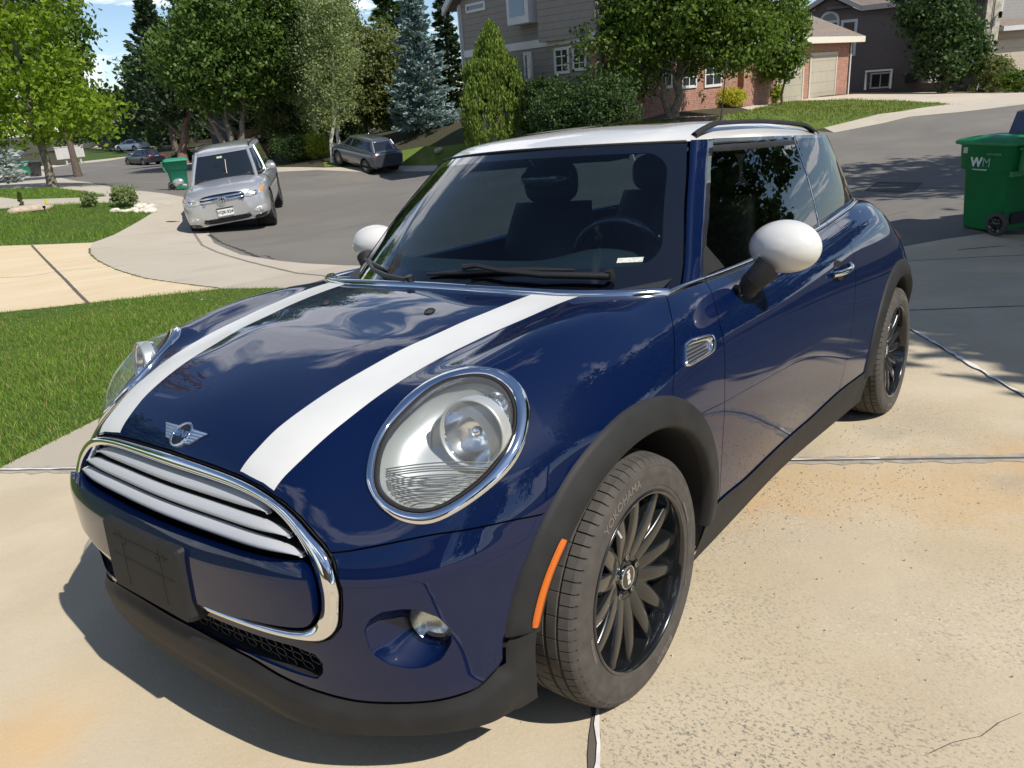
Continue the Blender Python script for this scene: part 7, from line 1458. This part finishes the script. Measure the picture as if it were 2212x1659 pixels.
# ================================================================ bins
def bin_(label, pos, heading, body, W_=.62, D_=.72, H_=1.06, marks=False, parts=True, group=None, tilt=0., name='wheeled_bin'):
    root = empty(name, label, 'bin', group); p = onground(*pos[:2]); h = math.radians(heading); X = np.array([math.cos(h), math.sin(h), 0]); Y = np.array([-math.sin(h), math.cos(h), 0]); Z = np.array([0, 0, 1.])
    if tilt: t = math.radians(tilt); Z = np.array([0, 0, 1])*math.cos(t)+X*math.sin(t); X = np.cross(Y, Z)
    root.matrix_world = Matrix([[X[0], Y[0], Z[0], p[0]], [X[1], Y[1], Z[1], p[1]], [X[2], Y[2], Z[2], p[2]], [0, 0, 0, 1]])
    def rr(w, d, z, n=40, cx=0): th = np.linspace(0, 2*np.pi, n, endpoint=False)+.001; c, s = np.cos(th), np.sin(th); e = .22; return np.stack([cx+d/2*np.sign(c)*np.abs(c)**e, w/2*np.sign(s)*np.abs(s)**e, np.full(n, z)], 1)
    # x: depth (wheels and handle at -x), y: width
    MB().grid(np.array([rr(W_*.01, D_*.01, .03), rr(W_*.72, D_*.66, .03), rr(W_*.76, D_*.70, .06), rr(W_*.86, D_*.84, H_*.68, cx=.0), rr(W_*.98, D_*.93, H_*.70, cx=.01), rr(W_*1.0, D_*.97, H_*.955, cx=.01), rr(W_*1.05, D_*1.02, H_*.96, cx=.01), rr(W_*1.05, D_*1.02, H_*.975, cx=.01), rr(W_*.9, D_*.9, H_*.975)]), closed_v=True).build('bin_body', body, root)
    # lid
    mb = MB(); 
    lidp = [rr(W_*1.09, D_*1.10, H_*.965, cx=.02), rr(W_*1.11, D_*1.13, H_*.985, cx=.02), rr(W_*1.06, D_*1.07, H_*1.01, cx=.02), rr(W_*.9, D_*.9, H_*1.035, cx=.01), rr(W_*.5, D_*.5, H_*1.055), rr(W_*.02, D_*.02, H_*1.055)]; mb.grid(np.array(lidp), closed_v=True)
    for s_ in (-.13, .13): mb.tube([(D_*.5, W_*s_*1.5, H_*1.00), (0, W_*s_*2.0, H_*1.045), (-D_*.5, W_*s_*2.2, H_*1.0)], .014, 6)
    lid = mb.build('bin_lid', body, root)
    if parts:
        mb = MB(); mb.tube([(-D_*.50, -W_*.40, H_*.93), (-D_*.61, -W_*.40, H_*.945), (-D_*.61, W_*.40, H_*.945), (-D_*.50, W_*.40, H_*.93)], .016, 8); mb.build('handle', body, root)
        for s_ in (1, -1):
            c = (-D_*.33, 0, .14); mb = MB(); mb.lathe([(W_*.40*s_, .02), (W_*.40*s_, .128), (W_*.41*s_, .14), (W_*.48*s_, .14), (W_*.49*s_, .128), (W_*.49*s_, .100)], 'y', 36, c); wh = mb.build('bin_wheel', m_tyre, root)
            mb = MB(); mb.lathe([(W_*.488*s_, .102), (W_*.475*s_, .09), (W_*.475*s_, .03), (W_*.50*s_, .025), (W_*.50*s_, .001)], 'y', 30, c)
            for k in range(8): a_ = k*math.pi/4; mb.tube([(c[0]+.03*math.cos(a_), W_*.483*s_, c[2]+.03*math.sin(a_)), (c[0]+.1*math.cos(a_), W_*.483*s_, c[2]+.1*math.sin(a_))], .008, 5)
            mb.build('wheel_hub', m_gloss, wh)
        mb = MB(); mb.tube([(-D_*.33, -W_*.42, .14), (-D_*.33, W_*.42, .14)], .014, 8); mb.build('axle', m_steel, root); mb = MB(); mb.box((-D_*.40, -.14, .12), (-D_*.352, .14, .26)); mb.build('foot_recess', m_dark, root); mb = MB(); mb.box((-D_*.50, -W_*.49, H_*.645), (-D_*.44, W_*.49, H_*.70)); mb.build('rear_rib', body, root)
        for s_ in (1, -1): mb = MB(); mb.box((-D_*.56, W_*.30*s_-.02, H_*.70), (-D_*.47, W_*.30*s_+.02, H_*.97)); mb.build('handle_bracket', body, root)
    return root
m_bing = pm('bin_green', (.012, .20, .058), .45, noise=(5, .12)); m_bint = pm('bin_teal', (.02, .24, .14), .5); m_bink = pm('bin_grey', (.055, .058, .062), .5)
bpos = at((2150, 472), 9.75)
hb = math.degrees(math.atan2(CW[1]-bpos[1], CW[0]-bpos[0]))
BIN = bin_('green wheeled bin with white letters and a cardboard box on its lid', bpos, hb+180+52, m_bing, .66, .80, 1.11)
m_mark = pm('white_marking', (.66, .68, .66), .6)
# markings on the side wall that faces left in the picture
s_side = -1
def bside(pts, sgn, z0=0.):                                       # (x along depth, z, lift) -> side wall of the upper body
    return [(a_, sgn*(.66*.495+c_+.003), z0+b_) for a_, b_, c_ in pts]
sg_ = 1
TV, TF2 = text_mesh('W', .15, .001, .006); fx = -1
MB().add(bside([(p_[0]*fx*-1*-1+.11, p_[1], p_[2]) for p_ in TV], sg_, .86), TF2).build('lettering', m_mark, BIN)
TV, TF2 = text_mesh('M', .15, .001, -.001); MB().add(bside([(p_[0]*fx-.03, p_[1], p_[2]) for p_ in TV], sg_, .86), TF2).build('lettering', pm('outline_marking', (.30, .42, .34), .6), BIN)
TV, TF2 = text_mesh('WASTE MANAGEMENT', .020, .001, .001); MB().add(bside([(p_[0]*fx+.05, p_[1], p_[2]) for p_ in TV], sg_, .775), TF2).build('lettering', m_mark, BIN)
TV, TF2 = text_mesh('0674 028788', .036, .001, .0); MB().add(bside([(p_[0]*fx-.12, p_[1], p_[2]) for p_ in TV], sg_, .965), TF2).build('lettering', pm('faint_marking', (.25, .33, .27), .6), BIN)
MB().add(bside([(.31, -.035, 0), (.25, -.035, 0), (.25, .035, 0), (.31, .035, 0)], sg_, 1.0), [(0, 1, 2, 3)]).build('sticker', pm('sticker_pale', (.5, .52, .5), .6), BIN)
# flattened cardboard box on the lid
cbx = empty('cardboard_box', 'torn cardboard box with dark blue sides lying on the green bin', 'box'); bq = onground(*bpos[:2]); cbx.location = (bq[0], bq[1], bq[2]); cbx.rotation_euler = (0, 0, math.radians(hb+180+52))
m_card = pm('cardboard', (.52, .37, .22), .85, noise=(20, .12)); m_cardb = pm('printed_blue', (.015, .045, .13), .5, noise=(25, .3))
rt_ = (MW@CR)[:2]; rt_ = rt_/np.linalg.norm(rt_); tc_ = np.array([-rt_[1], rt_[0]]); tc_ = tc_ if (CW[:2]-bpos[:2])@tc_ > 0 else -tc_      # to the right of the picture, towards the camera
cbx.rotation_euler = (0, 0, 0); lz = 1.17
def cb(a_, b_, z_): return (rt_[0]*a_+tc_[0]*b_, rt_[1]*a_+tc_[1]*b_, z_)
def slab8(mb, P4, th):
    P4 = np.array(P4, float); n_ = np.cross(P4[1]-P4[0], P4[3]-P4[0]); n_ /= np.linalg.norm(n_); Q = np.concatenate([P4, P4+n_*th]); return mb.add(Q, [(0, 3, 2, 1), (4, 5, 6, 7), (0, 1, 5, 4), (1, 2, 6, 5), (2, 3, 7, 6), (3, 0, 4, 7)])
x0_ = .12
mb = MB(); slab8(mb, [cb(x0_, .30, lz), cb(x0_-.02, -.15, lz), cb(x0_+.03, -.12, lz+.25), cb(x0_+.05, .26, lz+.27)], .01); slab8(mb, [cb(x0_, .30, lz), cb(x0_+.75, .30, lz), cb(x0_+.75, .27, lz+.10), cb(x0_+.05, .27, lz+.11)], .008); slab8(mb, [cb(x0_, -.15, lz+.01), cb(x0_+.75, -.15, lz+.01), cb(x0_+.75, .30, lz+.012), cb(x0_, .30, lz+.012)], .01); mb.build('box_side', m_cardb, cbx)
mb = MB(); slab8(mb, [cb(x0_+.07, .29, lz+.07), cb(x0_+.72, .29, lz+.12), cb(x0_+.70, .04, lz+.29), cb(x0_+.06, .02, lz+.27)], .008); slab8(mb, [cb(x0_+.06, .02, lz+.275), cb(x0_+.70, .04, lz+.295), cb(x0_+.68, -.14, lz+.26), cb(x0_+.05, -.12, lz+.25)], .008); mb.build('box_flap', m_card, cbx)
bin_('dark bin standing close beside the green one, cut by the right edge of the view', at((2275, 470), 9.9), hb+180+40, m_bink)
bin_('teal wheeled bin standing left of the grey one far down the pavement', at((57, 377), 60), 200, m_bint, group=None)
bin_('dark grey wheeled bin leaning beside the far teal one', at((80, 381), 58), 200, m_bink, tilt=6)
bin_('teal bin half hidden behind the mirror of the silver suv', at((393, 418), 26), 150, m_bint, H_=.97)
# ================================================================ mail boxes, flag, boulder, rocks
for i, (px, d, w, lb) in enumerate((((145, 352), 74, .75, 'larger pale grey cluster mailbox under the maple'), ((176, 350), 76, .45, 'smaller pale grey cluster mailbox right of the larger one'))):
    r_ = empty('cluster_mailbox', lb, 'mailbox', 'cluster mailboxes by the road', onground(*at(px, d)[:2])); r_.rotation_euler = (0, 0, math.radians(fw_(px, d, 0)))
    mb = MB(); mb.box((-.22, -w, .55), (.22, w, 1.62)); mb.box((-.26, -w-.05, 1.62), (.26, w+.05, 1.68)); cb = mb.build('cabinet', pm('mailbox_grey', (.50, .48, .45), .6, noise=(2, .15)), r_, bevel=.01)
    mb = MB()
    for y in np.arange(-w+.05, w-.3, .42):
        for z in np.arange(.62, 1.5, .16): mb.box((-.232, y, z), (-.222, y+.36, z+.13))
    mb.build('mail_door', pm('mailbox_door', (.56, .54, .51), .5), cb)
    for y in ((-.5*w, .5*w) if w > .8 else (0,)): mb = MB(); mb.box((-.08, y-.08, -.1), (.08, y+.08, .55)); mb.build('post', pm('post_grey', (.42, .40, .37), .7), r_)
q = ghit([(103, 453)])[0]; r_ = empty('marker_flag', 'small yellow marker flag on a thin wire in the lawn', 'flag', None, q); MB().tube([(0, 0, -.03), (.01, .01, .27)], .004, 5).build('wire', m_steel, r_)
MB().add([(.01, .01, .27), (-.07, .10, .20), (.0, .005, .14), (.005, .004, .20)], [(0, 1, 2, 3)]).build('flag_cloth', pm('flag_yellow', (.80, .78, .02), .6), r_)
q = ghit([(98, 458)])[0]; r_ = empty('garden_light', 'short black garden light stake beside the yellow flag', 'lamp', None, q); mb = MB(); mb.lathe([(0, .012), (.10, .014), (.10, .034), (.16, .036), (.165, .001)], 'z', 14); mb.build('lamp_head', m_gloss, r_)
def rock(name, label, px, sx, sy, sz, mat, seed, group=None, flat=.6):
    r = np.random.default_rng(seed); q = ghit([px])[0]; u = np.linspace(0, np.pi, 14); v = np.linspace(0, 2*np.pi, 22, endpoint=False); U, Vv = np.meshgrid(u, v, indexing='ij'); D = np.stack([np.sin(U)*np.cos(Vv), np.sin(U)*np.sin(Vv), np.cos(U)], -1); k = np.ones(U.shape)
    for _ in range(7): a_ = r.normal(size=3); a_ /= np.linalg.norm(a_); k -= .16*np.maximum(0, D@a_-.45)*2.0
    P = D*k[..., None]*np.array([sx, sy, sz]); P[..., 2] = np.minimum(P[..., 2], sz*(.6+flat*.4)); o = MB().grid(P, closed_v=True, smooth=False).build(name, mat); o.location = (q[0], q[1], q[2]+sz*.25); o.rotation_euler = (0, 0, float(r.uniform(0, 6))); return tag(o, label, 'rock', group)
m_bould = pm('tan_boulder', (.46, .37, .28), .9, noise=(7, .25), bump=(14, .7, .02)); m_rockw = pm('white_rock', (.60, .55, .48), .9, noise=(14, .25), bump=(25, .5, .01))
rock('boulder', 'flat topped tan boulder in the lawn left of the yellow flag', (71, 455), .40, .62, .17, m_bould, 1, flat=.1)
rr_ = np.random.default_rng(5)
for i, (x_, y_, s_) in enumerate(((1340, 945, .11), (1385, 940, .12), (1440, 915, .15), (1470, 950, .12), (1500, 900, .14), (1535, 925, .15), (1560, 960, .17), (1575, 905, .12), (1420, 955, .10), (1310, 955, .09), (1520, 965, .12), (1460, 885, .10), (1200, 950, .12), (1270, 958, .10), (1590, 935, .10))):
    rock('garden_rock', 'small whitish rock lying at the foot of the light green garden plant', CX([(x_, y_)])[0], s_*1.2, s_, s_*.7, m_rockw, 30+i, 'white rocks round the garden plant')
rock('boulder', 'low tan stone at the edge of the grass below the blue spruce', (948, 327), .26, .36, .20, m_bould, 77)
fl_ = [(1310, 345, .012), ]
tag(MB().add([(0, 0, 0), (.03, .01, .006), (.045, .03, .002), (.01, .02, .004)], [(0, 1, 2, 3)]).build('fallen_leaf', pm('dead_leaf', (.60, .50, .32), .8)), 'pale fallen leaf lying on the near lawn', 'leaf').location = Vector(ghit([(441, 655)])[0])+Vector((0, 0, .05))
q = onground(*at((90, 372), 70)[:2]); 
bush('flower_pot_plant', 'orange and green planting by the far pavement at the left edge', 'plant', onground(*at((30, 385), 46)[:2]), .45, .6, LM['brown'], rng, .08, 900)
